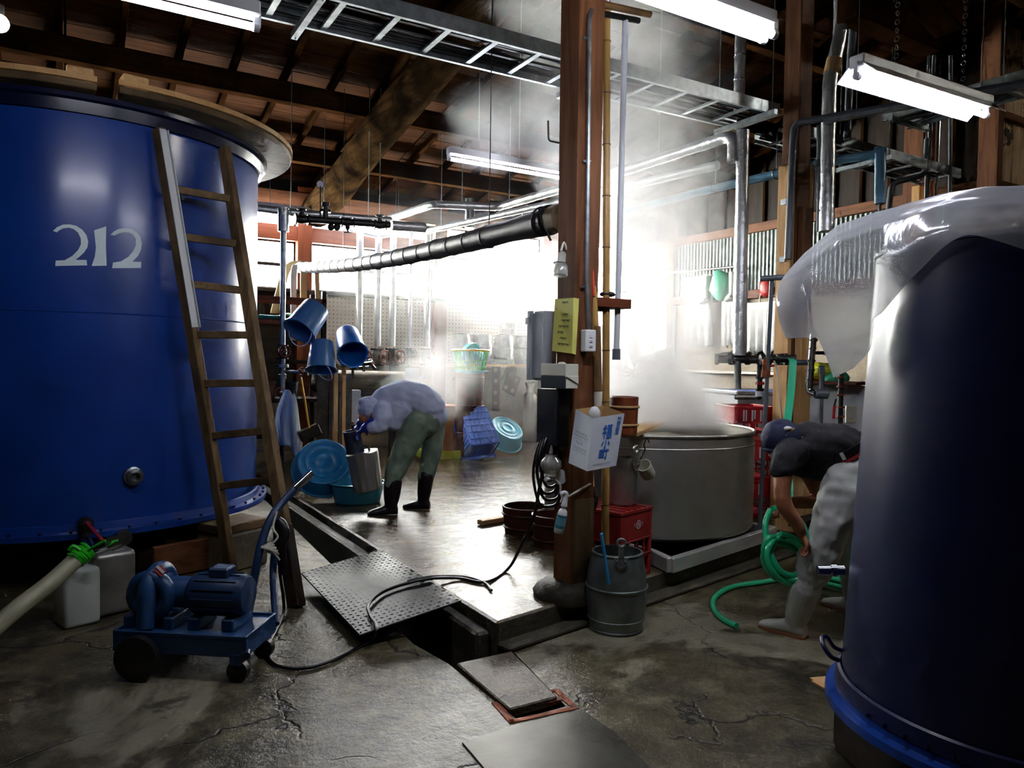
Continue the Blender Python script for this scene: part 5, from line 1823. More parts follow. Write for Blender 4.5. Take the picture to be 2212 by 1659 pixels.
# board across the kettle, wooden tub on it
a, c = G(1352, 938, 1.035), G(1500, 884, 1.035)
o = MB().beam(a, c + (c - a).normalized() * 0.15, 0.15, 0.03).build('kettle_board', 'pale_wood_y', bevel=0.004)
tag(o, 'pale board laid across the steaming kettle', 'board')
TB_ = G(1347, 936, 1.05)
tub('wooden_pail', 'reddish lacquered wooden pail with two hoops standing at the kettle edge', TB_, 0.088, 0.094, 0.235, 'tub_wood_lacquer', cat='pail')
o = thing('ladle_cup', 'small cream cup hung on a wire at the left of the kettle rim', 'cup', D(1393, 1012, 4.93))
ax_ = (D(1386, 996, 4.9) - D(1402, 1028, 5.0)).normalized()
p = D(1401, 1026, 5.0)
MB().lathe([(0.001, 0), (0.047, 0), (0.05, 0.006), (0.05, 0.11), (0.045, 0.11), (0.044, 0.012), (0.001, 0.01)], p, ax_, 20).build('cup', 'cream_plastic', o, smooth=0.7)
MB().tube(smooth_path([D(1383, 992, 4.9), D(1393, 972, 4.88), D(1391, 962, 4.86), D(1397, 948, 4.85), D(1403, 956, 4.88)], 5), 0.004, 6).build('wire_handle', 'dark_iron', o, smooth=1)
# ================================================================== drain cover, slab, grate, steel sheet
o = thing('drain_plate', 'black chequered steel plate lying over the open drain channel', 'plate', (1.55, 4.3, 0.1))
pa = [G(650, 1241, 0.09), G(822, 1190, 0.14), G(997, 1301, 0.15), G(776, 1376, 0.075)]
up_ = Vector((0, 0, 0.012))
b = MB().prism(pa, up_)
b.build('sheet', 'black_plate', o, bevel=0.003)
b = MB()
nu, nv = 20, 28
for i in range(nu):
    for j in range(nv):
        u, v = (i + 0.5) / nu, (j + 0.5) / nv
        p = pa[0].lerp(pa[1], u).lerp(pa[3].lerp(pa[2], u), v) + up_
        a = R_(45 if (i + j) % 2 else -45) + 0.3
        dx, dy = Vector((math.cos(a), math.sin(a), 0)) * 0.015, Vector((-math.sin(a), math.cos(a), 0)) * 0.006
        t_ = Vector((0, 0, 0.005))
        b.add([p - dx, p - dy, p + dx, p + dy, p + t_], [(0, 1, 4), (1, 2, 4), (2, 3, 4), (3, 0, 4)])
b.build('tread_lugs', 'black_plate', o)['kind'] = 'stuff'
o = thing('drain_slab', 'worn brown board slab covering the drain in front of the open hole', 'slab', (1.8, 3.0, 0))
b = MB().prism([G(986, 1432, 0.02), G(1106, 1406, 0.02), G(1204, 1504, 0.02), G(1101, 1531, 0.02)], (0, 0, -0.045))
b.build('slab', 'worn_concrete', o, bevel=0.006)
o = thing('drain_grate', 'rusty iron frame with slots beside the brown drain slab', 'grate', (1.75, 2.6, 0))
P_ = lambda u, v: G(1062, 1518, 0.004).lerp(G(1200, 1488, 0.004), u).lerp(G(1101, 1562, 0.004).lerp(G(1245, 1531, 0.004), u), v)
for (u0, v0, u1, v1) in ((0, 0, .1, 1), (.95, 0, 1.05, 1), (0, -.02, 1, .1), (0.1, .38, 1, .5), (0, .86, 1, 1.0)):
    MB().prism([P_(u0, v0), P_(u1, v0), P_(u1, v1), P_(u0, v1)], (0, 0, -0.02)).build('bar', 'rust', o, bevel=0.002)
o = MB().prism([G(998, 1603, 0.006), G(1110, 1566, 0.006), G(1255, 1530, 0.006), G(1330, 1582, 0.006), G(1440, 1690, 0.006), G(1072, 1690, 0.006)], (0, 0, -0.01)).build('steel_sheet', 'steel_sheet', bevel=0.002)
tag(o, 'flat grey steel sheet with dark stains at the bottom edge of the picture', 'sheet')

# ================================================================== pump trolley, cans and hose at the left
A_, B_ = G(243, 1361, 0.22), G(531, 1376, 0.22)
ux = (B_ - A_)
CL = ux.length
ux.normalize()
uy = Vector((-ux.y, ux.x, 0))
Wd = 0.34
pt = thing('pump_trolley', 'blue electric pump on a wheeled blue tray with a bent push handle', 'pump', A_.lerp(B_, 0.5) + uy * 0.17 - Vector((0, 0, 0.22)))
W = lambda x, y, z: Vector((A_.x, A_.y, 0)) + ux * x + uy * y + Vector((0, 0, z))
Mx = Matrix((ux, uy, Vector((0, 0, 1)))).transposed()
b = MB()
b.box(W(CL / 2, 0.006, 0.17), (CL, 0.012, 0.1), Mx).box(W(CL / 2, Wd - 0.006, 0.17), (CL, 0.012, 0.1), Mx).box(W(0.006, Wd / 2, 0.17), (0.012, Wd, 0.1), Mx).box(W(CL - 0.006, Wd / 2, 0.17), (0.012, Wd, 0.1), Mx).box(W(CL / 2, Wd / 2, 0.2), (CL, Wd, 0.012), Mx)
b.build('tray', 'pump_blue', pt, bevel=0.003)
cz = 0.36
b = MB()
b.lathe([(0.001, 0), (0.085, 0), (0.098, 0.02), (0.098, 0.25), (0.085, 0.275), (0.001, 0.285)], W(CL - 0.34, 0.17, cz), ux, 28)
for k in range(14):
    a = 2 * PI * k / 14
    d = (uy * math.cos(a) + Vector((0, 0, 1)) * math.sin(a))
    b.beam(W(CL - 0.31, 0.17, cz) + d * 0.1, W(CL - 0.1, 0.17, cz) + d * 0.1, 0.004, 0.008, up=d)
b.build('motor', 'pump_blue_dark', pt, smooth=0.6)
MB().box(W(CL - 0.2, 0.17, cz + 0.11), (0.1, 0.09, 0.05), Mx).build('terminal_box', 'pump_blue_dark', pt, bevel=0.008)
MB().lathe([(0.001, 0), (0.05, 0), (0.05, 0.1), (0.075, 0.11), (0.075, 0.25), (0.001, 0.25)], W(CL - 0.6, 0.17, cz), ux, 24).build('bearing_housing', 'pump_blue', pt, smooth=0.6)
vc = W(0.13, 0.17, cz)
b = MB()
vol = []
for k in range(29):
    a = -PI * 0.5 + 2 * PI * k / 28
    r = 0.095 + 0.018 * k / 28
    vol.append(vc + (ux * 0 + uy * math.cos(a) + Vector((0, 0, 1)) * math.sin(a)) * r)
b.tube(vol, [0.035 + 0.012 * k / 28 for k in range(29)], 12)
b.lathe([(0.001, -0.04), (0.09, -0.04), (0.1, 0), (0.09, 0.045), (0.001, 0.06)], vc, ux, 24)
b.tube([vc + Vector((0, 0, 0.02)) - uy * 0.11, vc - uy * 0.12 - Vector((0, 0, 0.14))], 0.04, 12)
# arched casing seen from the viewer: an inlet ring facing forward-left
b.torus(vc - uy * 0.07, uy, 0.085, 0.038, 24, 10)
b.build('pump_casing', 'pump_blue', pt, smooth=0.9)
b = MB()
for k in (0.03, 0.23):
    b.box(W(k, 0.17, 0.235), (0.05, 0.2, 0.06), Mx)
for k in (CL - 0.3, CL - 0.13):
    b.box(W(k, 0.17, 0.235), (0.06, 0.18, 0.06), Mx)
b.build('foot_bracket', 'pump_blue', pt, bevel=0.006)['kind'] = 'stuff'
p = D(316, 1243, 3.86)
nn = (CAMP - p).normalized()
lx = _r0 - _r0.dot(nn) * nn
ly = nn.cross(lx)
p = vc - uy * 0.085 + ux * 0.055 + Vector((0, 0, 0.125))
MB().box(p, (0.055, 0.004, 0.035), Mx @ Matrix.Rotation(R_(-35), 3, 'X') @ Matrix.Rotation(R_(35), 3, 'Y')).build('sticker', 'label_red', pt)
MB().box(p + Vector((0, -0.001, 0.006)) - uy * 0.0015, (0.055, 0.004, 0.012), Mx @ Matrix.Rotation(R_(-35), 3, 'X') @ Matrix.Rotation(R_(35), 3, 'Y')).build('sticker', 'label_white', pt)
for k, (x, y, r) in enumerate(((0.14, -0.03, 0.105), (0.14, Wd + 0.03, 0.105), (CL - 0.05, 0.03, 0.05), (CL - 0.05, Wd - 0.03, 0.05))):
    c = W(x, y, r)
    MB().lathe([(0.001, -0.025), (r * 0.75, -0.025), (r, -0.018), (r, 0.018), (r * 0.75, 0.025), (0.001, 0.025)], c, uy, 24).build('wheel', 'black_rubber', pt, smooth=0.6)
    if k > 1:
        MB().box(W(x, y, 0.11), (0.05, 0.07, 0.05), Mx).build('castor_fork', 'pump_blue', pt)
hp = [W(CL + 0.0, 0.0, 0.13), D(536, 1330, 3.74), D(572, 1150, 3.85), D(606, 1090, 3.95), D(640, 1052, 4.02)]
MB().tube(smooth_path([hp[0], hp[1], D(556, 1210, 3.8), hp[2], D(590, 1112, 3.9), hp[3], hp[4]], 5), 0.021, 12).build('push_handle', 'pump_blue_dark', pt, smooth=1)
lab(MB().tube([D(637, 1055, 4.01), D(673, 1022, 4.08)], 0.022, 12).build('bare_grip', 'chrome', pt, smooth=1), 'bare shiny end of the handle')
MB().tube(smooth_path([W(CL + 0.0, Wd, 0.16), D(590, 1230, 4.0), D(598, 1160, 3.98), D(592, 1110, 3.92)], 5), 0.019, 10).build('push_handle', 'pump_blue_dark', pt, smooth=1)
b = MB()
for k in range(5):
    c = D(573 + k * 2, 1178 + k * 3, 3.84)
    b.torus(c, (0.2 * k - 0.3, 0.3, 1), 0.035 + 0.004 * k, 0.005, 18, 5)
b.tube(smooth_path([D(598, 1105, 3.9), D(590, 1140, 3.86), D(600, 1160, 3.86), D(585, 1182, 3.84), D(604, 1210, 3.86)], 5), 0.006, 6)
b.build('cord_loops', 'rope', pt, smooth=1)
b = MB().tube(smooth_path([D(600, 1120, 3.94), D(612, 1150, 3.95), D(607, 1185, 3.95), D(612, 1238, 4.0)], 4), [0.018, 0.03, 0.034, 0.034, 0.036, 0.034, 0.03, 0.03, 0.028, 0.026, 0.026, 0.024, 0.02][:13], 10)
b.build('switch_box', 'black_rubber', pt, smooth=1)

o = thing('metal_can', 'square brownish steel can behind the pump casing', 'can', G(225, 1330, 0))
cc = G(235, 1322, 0)
m_ = rotz(R_(18))
b = MB().box(cc + Vector((0, 0, 0.19)), (0.24, 0.2, 0.37), m_)
b.build('body', 'aluminium', o, bevel=0.035, seg=4, smooth=0.8)
b = MB().lathe([(0.001, 0), (0.05, 0), (0.05, 0.02), (0.035, 0.03), (0.001, 0.03)], cc + Vector((0.03, 0, 0.37)), n=18)
b.tube(smooth_path([cc + Vector((-0.09, 0, 0.37)), cc + Vector((-0.07, 0, 0.41)), cc + Vector((0.0, 0, 0.41)), cc + Vector((0.02, 0, 0.37))], 5), 0.01, 8)
b.build('cap_and_handle', 'chrome', o, smooth=0.8)
o = thing('jerry_can', 'white plastic can under the pale hose at the left', 'can', G(165, 1352, 0))
cc = G(166, 1345, 0)
MB().box(cc + Vector((0, 0, 0.16)), (0.19, 0.19, 0.32), m_).build('body', 'jerry_white', o, bevel=0.025, seg=3, smooth=0.8)
MB().cyl(cc + Vector((0, 0, 0.32)), cc + Vector((0, 0, 0.345)), 0.035, 16).build('screw_cap', 'black_rubber', o, smooth=0.6)
# outlet valve of the tank with red lever, steel elbow and the pale hose tied on
o = thing('outlet_valve', 'dark ball valve with a red lever at the foot of the numbered tank', 'valve', D(190, 1160, 4.6))
v0 = AtCyl(184, 1128, TC, TR - 0.01)
nrm = (v0 - TC)
nrm.z = 0
nrm.normalize()
v1 = v0 + nrm * 0.14
b = MB().tube([v0, v1], 0.03, 14).cyl(v0 + nrm * 0.05, v0 + nrm * 0.1, 0.048, 14).ball(v1, 0.045, 12)
b.tube([v1, v1 - Vector((0, 0, 0.1))], 0.03, 12)
b.build('valve_body', 'dark_iron', o, smooth=0.8)
MB().beam(v1 + Vector((0, 0, 0.03)), D(220, 1166, 4.1), 0.02, 0.012).build('lever', 'red_valve', o, bevel=0.003)
v2 = D(258, 1165, 4.05)
b = MB().tube(elbow([v1 - Vector((0, 0, 0.08)), D(200, 1190, 4.2), D(235, 1178, 4.1), v2], 0.05), 0.028, 12)
b.cyl(D(243, 1172, 4.08), D(270, 1160, 4.04), 0.045, 16)
b.build('steel_elbow', 'chrome', o, smooth=0.8)
h = thing('suction_hose', 'pale cream ribbed hose tied with green cord entering at the left edge', 'hose', D(90, 1270, 3.8))
pts = smooth_path([D(-190, 1470, 3.3), D(-60, 1395, 3.5), D(40, 1312, 3.68), D(110, 1258, 3.84), D(178, 1196, 4.0)], 8)
MB().tube(pts, 0.044, 18).build('hose', 'hose_pale', h, smooth=1)
b = MB()
for k in range(6):
    b.torus(D(164 + 5 * k, 1208 - 4 * k, 3.97 + 0.01 * k), (0.5 + 0.1 * (k % 3), 0.3, 0.55 - 0.1 * (k % 2)), 0.046, 0.008, 18, 5)
b.tube(smooth_path([D(190, 1190, 3.93), D(208, 1178, 3.92), D(228, 1168, 3.92)], 4), 0.007, 6)
b.tube(smooth_path([D(172, 1188, 3.92), D(158, 1180, 3.9), D(150, 1188, 3.9)], 4), 0.012, 6)
lab(b.build('green_tie', 'tie_green', h, smooth=1), 'bright green tie cord')

# ================================================================== basins, can and crate round the stooping worker
def basin(name, label, c, ax_, R0, R1, H, m, inner=None, group=None):
    """c = centre of the bottom disc, ax_ = from bottom to opening"""
    t0 = thing(name, label, 'basin', c, group)
    pr = [(0.001, 0.004), (R0 * 0.28, 0.004), (R0 * 0.3, 0.0), (R0 * 0.36, 0.0), (R0 * 0.38, 0.004), (R0 * 0.62, 0.004), (R0 * 0.64, 0), (R0 * 0.7, 0), (R0 * 0.72, 0.005), (R0 * 0.9, 0.005), (R0 * 0.93, 0), (R0 * 0.98, 0.003), (R0 * 1.01, 0.014), (R1 * 0.985, H * 0.9), (R1, H * 0.97), (R1 + 0.02, H * 0.97), (R1 + 0.022, H), (R1 - 0.004, H + 0.004), (R1 * 0.96, H * 0.9), (R0 * 0.98, 0.02), (0.001, 0.012)]
    MB().lathe(pr, c, ax_, 44).build('bowl', m, t0, smooth=0.7)
    return t0


ax1 = -((CAMP - D(697, 1000, 7.3)).normalized() * 0.86 + Vector((0.0, 0, 0.52)) + _r0 * 0.02).normalized()
bs1 = basin('wash_basin', 'large blue basin leaning on edge with its round bottom towards the viewer', D(699, 996, 7.15), ax1, 0.25, 0.285, 0.17, 'basin_blue')
c = G(772, 1083, 0.14)
bs2 = basin('wash_basin', 'light blue basin of water standing by the dark boots', c, (0, 0, 1), 0.215, 0.255, 0.19, 'basin_cyan')
MB().lathe([(0.001, 0.13), (0.238, 0.13)], c, n=40).build('water', 'water', bs2)
ax3 = -((CAMP - D(1095, 930, 10.6)).normalized() * 0.5 + Vector((0, 0, 0.75)) + _r0 * 0.42).normalized()
basin('wash_basin', 'pale cyan basin leaning against the blue crate at the back', D(1097, 924, 11.1), ax3, 0.25, 0.31, 0.2, 'basin_cyan')
# ribbed can tipped by the worker
o = thing('milk_can', 'ribbed clear walled can with a dark collar held over the water basin', 'can', D(790, 1050, 6.7))
pb, ptp = D(796, 1058, 6.62), D(779, 962, 6.58)
ax_ = (ptp - pb).normalized()
b = MB()
n = 48
rings = []
xx = (_r0 - ax_ * _r0.dot(ax_)).normalized()
yy = ax_.cross(xx)
for s_, r in ((0, 0.105), (0.01, 0.122), (0.32, 0.138), (0.345, 0.14), (0.35, 0.12)):
    ring_ = []
    for k in range(n):
        a = 2 * PI * k / n
        rr = r * (1 + (0.035 if (k // 2) % 2 and 0 < s_ < 0.34 else 0))
        sq = 1 / max(abs(math.cos(a)), abs(math.sin(a)))
        rr *= 1 + 0.28 * (min(sq, 1.3) - 1)
        ring_.append(pb + ax_ * s_ + xx * (rr * math.cos(a)) + yy * (rr * math.sin(a)))
    rings.append(ring_)
b.loft(rings)
b.build('ribbed_body', 'stainless', o, smooth=0.5)
cb_ = pb + ax_ * 0.34 - xx * 0.055
MB().lathe([(0.076, 0), (0.08, 0.01), (0.078, 0.2), (0.082, 0.21), (0.072, 0.21), (0.07, 0.02), (0.001, 0.015)], cb_, ax_, 28).build('collar', 'grey_dark', o, smooth=0.6)
lab(MB().tube(elbow([cb_ + xx * 0.07 + ax_ * 0.06, cb_ + xx * 0.12 + ax_ * 0.055, cb_ + xx * 0.125 + ax_ * 0.0], 0.03), 0.011, 8).build('clip_handle', 'dark_iron', o, smooth=1), 'small dark clip handle')
# blue crate turned over, ribbed bottom towards us
o = thing('plastic_crate', 'blue plastic crate tipped over with its gridded bottom facing forward', 'crate', D(1035, 985, 10.5))
tl, tr, br, bl = D(994, 879, 10.5), D(1051, 876, 10.4), D(1083, 955, 10.1), D(1018, 963, 10.2)
nd = (tr - tl).cross(bl - tl).normalized()
if nd.dot(CAMP - tl) > 0:
    nd = -nd
dp = D(1002, 990, 10.45) - bl
b = MB().prism([tl, tr, br, bl], dp)
b.build('box', 'crate_blue', o, bevel=0.02, seg=2)
f4 = lambda u, v: tl.lerp(tr, u).lerp(bl.lerp(br, u), v) - nd * 0.004
for i in range(1, 6):
    MB().beam(f4(i / 6, 0.05), f4(i / 6, 0.95), 0.012, 0.012, up=nd).build('rib', 'crate_blue', o)
for i in range(1, 6):
    MB().beam(f4(0.05, i / 6), f4(0.95, i / 6), 0.012, 0.012, up=nd).build('rib', 'crate_blue', o)
rim_c = [p + dp for p in (tl, tr, br, bl)]
cen = sum(rim_c, Vector()) / 4
for i in range(4):
    p, q = rim_c[i], rim_c[(i + 1) % 4]
    MB().beam(cen + (p - cen) * 1.05, cen + (q - cen) * 1.05, 0.05, 0.04, up=nd).build('rim_bar', 'crate_blue', o, bevel=0.006)
for (e0, e1) in ((bl, br), (tl, bl)):
    for i in range(1, 10):
        p = e0.lerp(e1, i / 10)
        MB().beam(p + dp * 0.12 + (e0 + e1 - tl - br).normalized() * 0, p + dp * 0.95, 0.012, 0.016).build('rib', 'crate_blue', o)
o = thing('plastic_box', 'orange plastic box standing at the back behind the worker', 'box', G(957, 975, 0.16))
p = D(957, 968, 10.75)
MB().box(Vector((p.x, p.y, 0.52)), (0.32, 0.3, 0.68), rotz(R_(10))).build('box', 'orange_plastic', o, bevel=0.02, seg=2)
MB().box(Vector((p.x, p.y, 0.87)), (0.35, 0.33, 0.03), rotz(R_(10))).build('rim', 'orange_plastic', o, bevel=0.008)
o = thing('plastic_tray', 'lime yellow plastic tray under the orange box', 'tray', G(940, 980, 0.14))
c_ = Vector((p.x - 0.06, p.y - 0.1, 0))
b = MB().box(c_ + Vector((0, 0, 0.155)), (0.66, 0.52, 0.03), rotz(R_(-12)))
for k in (-1, 1):
    b.box(c_ + rotz(R_(-12)) @ Vector((0.32 * k, 0, 0.0)) + Vector((0, 0, 0.2)), (0.02, 0.52, 0.12), rotz(R_(-12)))
    b.box(c_ + rotz(R_(-12)) @ Vector((0, 0.25 * k, 0.0)) + Vector((0, 0, 0.2)), (0.66, 0.02, 0.12), rotz(R_(-12)))
b.build('tray', 'lime_plastic', o)

# ================================================================== shelf of barrels at the back wall
sh = thing('wall_shelf', 'pale shelf on the pegboard wall carrying the zinc barrels', 'shelf', (6.6, 11.1, 1.45))
xs = [AtY(x, 760, 11.05).x for x in (996, 1042, 1088, 1131)]
MB().span((5.5, 10.78, 1.44), (7.4, 11.33, 1.48)).build('board', 'pale_wood_x', sh, bevel=0.004)
for x in (5.6, 6.5, 7.3):
    MB().beam((x, 11.0, 1.42), (x, 11.3, 1.2), 0.04, 0.04).build('bracket', 'worn_wood_y', sh)
ear_lbl = ('leftmost zinc barrel on the wall shelf, behind the green basket', 'second zinc barrel from the left on the wall shelf', 'third zinc barrel on the wall shelf, left of the last', 'rightmost zinc barrel on the wall shelf')
for i, x in enumerate(xs):
    barrel('metal_barrel', ear_lbl[i], (x, 11.05, 1.482), 0.135, 0.178, 0.5, 'zinc barrels on the wall shelf', n=28)
xm = AtY(1100, 690, 11.02).x
barrel('metal_barrel', 'zinc barrel stacked upside down on top of the others on the wall shelf', (xm, 11.05, 1.988), 0.12, 0.178, 0.54, 'zinc barrels on the wall shelf', n=28)
for i, (x, y) in enumerate(((1110, 735), (1098, 800), (1134, 800))):
    p = AtY(x, y - 24, 10.83)
    e = ear_part(Vector((p.x, 10.85, p.z - 0.1)), (0, -1, 0), 0.0, 0.1, None, 'aluminium')
    bm_ = e
    for v in e.data.vertices:
        v.co.z = 2 * p.z - v.co.z
    tag(e, ('ring ended handle lug hanging from the topmost stacked barrel', 'ring ended handle lug hanging below the third shelf barrel', 'ring ended handle lug hanging below the last shelf barrel')[i], 'lug')
def holed(name, label, corners, holes, m):
    t0 = thing(name, label, 'board', AtY(corners[0][0], corners[0][1], 11.28))
    cs_ = [AtY(x, y, 11.3) for x, y in corners]
    MB().prism(cs_, (0, -0.03, 0)).build('board', m, t0, bevel=0.004)
    for x, y in holes:
        p = AtY(x, y, 11.265)
        MB().lathe([(0.001, 0), (0.036, 0), (0.04, 0.004)], p, (0, -1, 0), 14).build('hole', 'wall_plaster', t0)
holed('drilled_board', 'narrow brown board with a column of round holes on the back wall', ((1063, 786), (1080, 787), (1077, 886), (1062, 886)), [(1071, 799), (1071, 823), (1070, 848), (1070, 871)], 'tub_wood_brown')
holed('drilled_board', 'tilted brown board with four round holes under the barrel shelf', ((1105, 791), (1115, 794), (1113, 811), (1124, 816), (1110, 856), (1084, 842), (1096, 795)), [(1104, 808), (1115, 822), (1093, 836), (1107, 844)], 'tub_wood_brown')
o = thing('milk_churn', 'tall shiny steel churn with a narrow neck at the back wall', 'churn', G(1143, 947, 0.14))
c = G(1143, 951, 0.14)
MB().lathe([(0.001, 0), (0.13, 0), (0.135, 0.02), (0.135, 0.7), (0.125, 0.78), (0.07, 0.85), (0.065, 0.95), (0.085, 0.99), (0.085, 1.0), (0.001, 1.0)], c, n=28).build('body', 'stainless', o, smooth=0.6)
MB().lathe([(0.09, 0.99), (0.092, 1.02), (0.001, 1.035)], c, n=24).build('lid', 'stainless', o, smooth=0.7)
# drum with green basket
o = thing('drum', 'tall brown drum under the green basket', 'drum', G(1015, 940, 0.14))
c = D(1015, 860, 10.6)
c.z = 0.14
tz = D(1015, 806, 10.6).z
MB().lathe([(0.001, 0), (0.2, 0), (0.2, tz - 0.14), (0.001, tz - 0.14)], c, n=32).build('body', 'tub_wood_brown', o, smooth=0.6)
for s_ in (0.3, 0.62, 0.95):
    MB().torus(c + Vector((0, 0, (tz - 0.14) * s_)), (0, 0, 1), 0.201, 0.009, 32, 6).build('hoop', 'tub_wood_brown', o, smooth=1)
o = basin('wash_basin', 'shallow cyan dish under the green basket on the drum', Vector((c.x, c.y, tz)), (0, 0, 1), 0.2, 0.26, 0.035, 'bowl_cyan')
o = thing('basket', 'green plastic basket holding cyan bowls on the brown drum', 'basket', Vector((c.x, c.y, tz + 0.03)))
bz = Vector((c.x, c.y, tz + 0.022))
MB().lathe([(0.001, 0), (0.2, 0), (0.21, 0.012), (0.001, 0.012)], bz, n=36).build('bottom', 'basket_green', o)
for k in range(36):
    a = 2 * PI * k / 36
    d = Vector((math.cos(a), math.sin(a), 0))
    MB().beam(bz + d * 0.2, bz + d * 0.265 + Vector((0, 0, 0.3)), 0.03 if k % 6 == 0 else 0.012, 0.008, up=d).build('slat', 'basket_green', o)
for r, hh, t_ in ((0.268, 0.3, 0.016), (0.232, 0.15, 0.008), (0.215, 0.07, 0.008)):
    MB().torus(bz + Vector((0, 0, hh)), (0, 0, 1), r, t_, 36, 8).build('hoop', 'basket_green' if t_ < 0.01 else 'lime_plastic', o, smooth=1)
for i, (dx, tilt, lbl) in enumerate(((-0.02, 0.55, 'pale cyan bowl tilted upright in the green basket'), (0.09, 0.25, 'second cyan bowl behind the first in the green basket'))):
    ax_ = (_r0 * (0.75 if i == 0 else -0.4) + Vector((0, 0, -0.5)) + (CAMP - bz).normalized() * tilt).normalized()
    cc = bz + _r0 * (dx + 0.0) + Vector((0, 0, 0.27 - 0.05 * i)) - (CAMP - bz).normalized() * (-0.02 + 0.1 * i)
    t0 = thing('bowl', lbl, 'bowl', cc)
    MB().lathe([(0.001, -0.08), (0.08, -0.08), (0.15, -0.03), (0.165, 0.03), (0.172, 0.03), (0.172, 0.036), (0.158, 0.034), (0.14, -0.02), (0.075, -0.07), (0.001, -0.07)], cc, ax_, 30).build('shell', 'bowl_cyan', t0, smooth=0.7)

# ================================================================== buckets hung beside the standing pipe
def bucket(label, bottom, opening, Rb, Rt, m, handle=None):
    bt, op = Vector(bottom), Vector(opening)
    ax_ = (op - bt)
    H = ax_.length
    ax_.normalize()
    t0 = thing('bucket', label, 'bucket', (bt + op) / 2, 'blue buckets hung by the standing pipe')
    MB().lathe([(0.001, 0.012), (Rb * 0.55, 0.012), (Rb * 0.6, 0.002), (Rb * 0.78, 0.002), (Rb * 0.82, 0.008), (Rb * 0.94, 0.008), (Rb, 0), (Rb + 0.004, 0.012), (Rt, H * 0.97), (Rt + 0.012, H * 0.97), (Rt + 0.014, H), (Rt - 0.004, H), (Rb - 0.004, 0.02), (0.001, 0.018)], bt, ax_, 36).build('pail', m, t0, smooth=0.6)
    x, y, d = frame(ax_)
    hh = handle or x
    hh = (Vector(hh) - ax_ * Vector(hh).dot(ax_)).normalized()
    h2 = ax_.cross(hh)
    pts = [op + h2 * (Rt * math.cos(a)) + (hh * 0.55 + ax_ * 0.55).normalized() * (Rt * 1.0 * math.sin(a)) - ax_ * 0.02 for a in [PI * i / 16 for i in range(17)]]
    MB().tube(pts, 0.006, 6).build('handle', 'strap_white' if m == 'blue_bucket' else m, t0, smooth=1)
    return t0


bucket('blue bucket hung tilted with its dark mouth down to the left', D(683, 667, 7.95), D(646, 716, 7.75), 0.145, 0.17, 'blue_bucket', handle=(0, 0, -1))
bucket('blue bucket turned upside down lower of the three', D(696, 740, 7.75), D(694, 800, 7.65), 0.115, 0.148, 'blue_bucket', handle=(1, 0, 0))
bucket('blue bucket with bright inside opening towards the viewer', D(750, 722, 8.0), D(762, 765, 7.72), 0.12, 0.15, 'blue_bucket_bright', handle=(0, 0, -1))
o = thing('towel', 'pale grey blue towel hanging from the valve wheel of the standing pipe', 'towel', D(622, 900, 8.0))
cl = bmesh.new()
rowsT = [(842, [(616, 8.06), (618, 8.0), (622, 7.97), (627, 7.98), (632, 8.0), (634, 8.04)]),
         (870, [(603, 8.08), (609, 8.0), (617, 7.95), (625, 7.99), (634, 7.93), (642, 8.02)]),
         (905, [(594, 8.1), (602, 7.99), (613, 7.92), (625, 8.0), (635, 7.9), (645, 8.03)]),
         (940, [(594, 8.1), (603, 7.98), (612, 7.9), (626, 8.01), (637, 7.88), (650, 8.04)]),
         (962, [(600, 8.1), (606, 7.99), (619, 7.9), (629, 8.0), (640, 7.88), (655, 8.04)])]
vv = [[cl.verts.new(D(x, y + (18 if j in (4,) else 0) + (22 if i == 4 and j == 4 else 0), d)) for j, (x, d) in enumerate(r)] for i, (y, r) in enumerate(rowsT)]
for i in range(len(vv) - 1):
    for j in range(5):
        cl.faces.new((vv[i][j], vv[i][j + 1], vv[i + 1][j + 1], vv[i + 1][j])).smooth = True
me = bpy.data.meshes.new('cloth')
cl.to_mesh(me)
cl.free()
c_ = link('cloth', me, 'towel_pale', o)
md = c_.modifiers.new('sub', 'SUBSURF')
md.levels = md.render_levels = 3
md = c_.modifiers.new('thick', 'SOLIDIFY')
md.thickness = 0.006
# racks, boards and pale posts below the buckets
for i, (x, y0, y1, d, wd, lbl) in enumerate(((727, 786, 968, 7.9, 0.045, 'left pale upright post under the buckets'), (745, 783, 930, 8.1, 0.04, 'right pale upright post under the buckets'))):
    p, q = D(x - 2, y0, d), D(x, y1, d)
    MBo = MB().beam(Vector((p.x, p.y, 0.14)), p, wd, wd, up=(0, 1, 0)).build('pale_post', 'pale_wood_z', bevel=0.003)
    tag(MBo, lbl, 'post')
p = D(758, 786, 8.1)
tag(MB().box(p, (0.22, 0.16, 0.03), rotz(R_(-20))).build('small_shelf', 'aluminium', bevel=0.004), 'small metal ledge on the right pale post', 'shelf')
o = thing('wooden_partition', 'tan board partition standing behind the pale posts', 'partition', D(715, 960, 9.0))
p, q = D(684, 815, 9.0), D(760, 962, 9.0)
pz = D(720, 806, 9.0).z
for i in range(3):
    a, c = Vector((p.x, p.y, 0)).lerp(Vector((q.x, q.y, 0)), i / 3 + 0.01), Vector((p.x, p.y, 0)).lerp(Vector((q.x, q.y, 0)), (i + 1) / 3 - 0.01)
    MB().prism([a + Vector((0, 0, 0.14)), c + Vector((0, 0, 0.14)), c + Vector((0, 0, pz)), a + Vector((0, 0, pz))], (0.01, 0.03, 0)).build('board', 'worn_concrete' if i < 2 else 'block_concrete', o, bevel=0.003)
o = thing('wall_box', 'white water heater box with a red label behind the worker', 'box', D(762, 880, 9.3))
p = D(760, 880, 9.3)
MB().box(p, (0.2, 0.15, 0.44), rotz(R_(-10))).build('case', 'box_white', o, bevel=0.01)
lab(MB().box(D(757, 914, 9.2), (0.085, 0.012, 0.018), rotz(R_(-14))).build('red_label', 'red_valve', o), 'small red label')
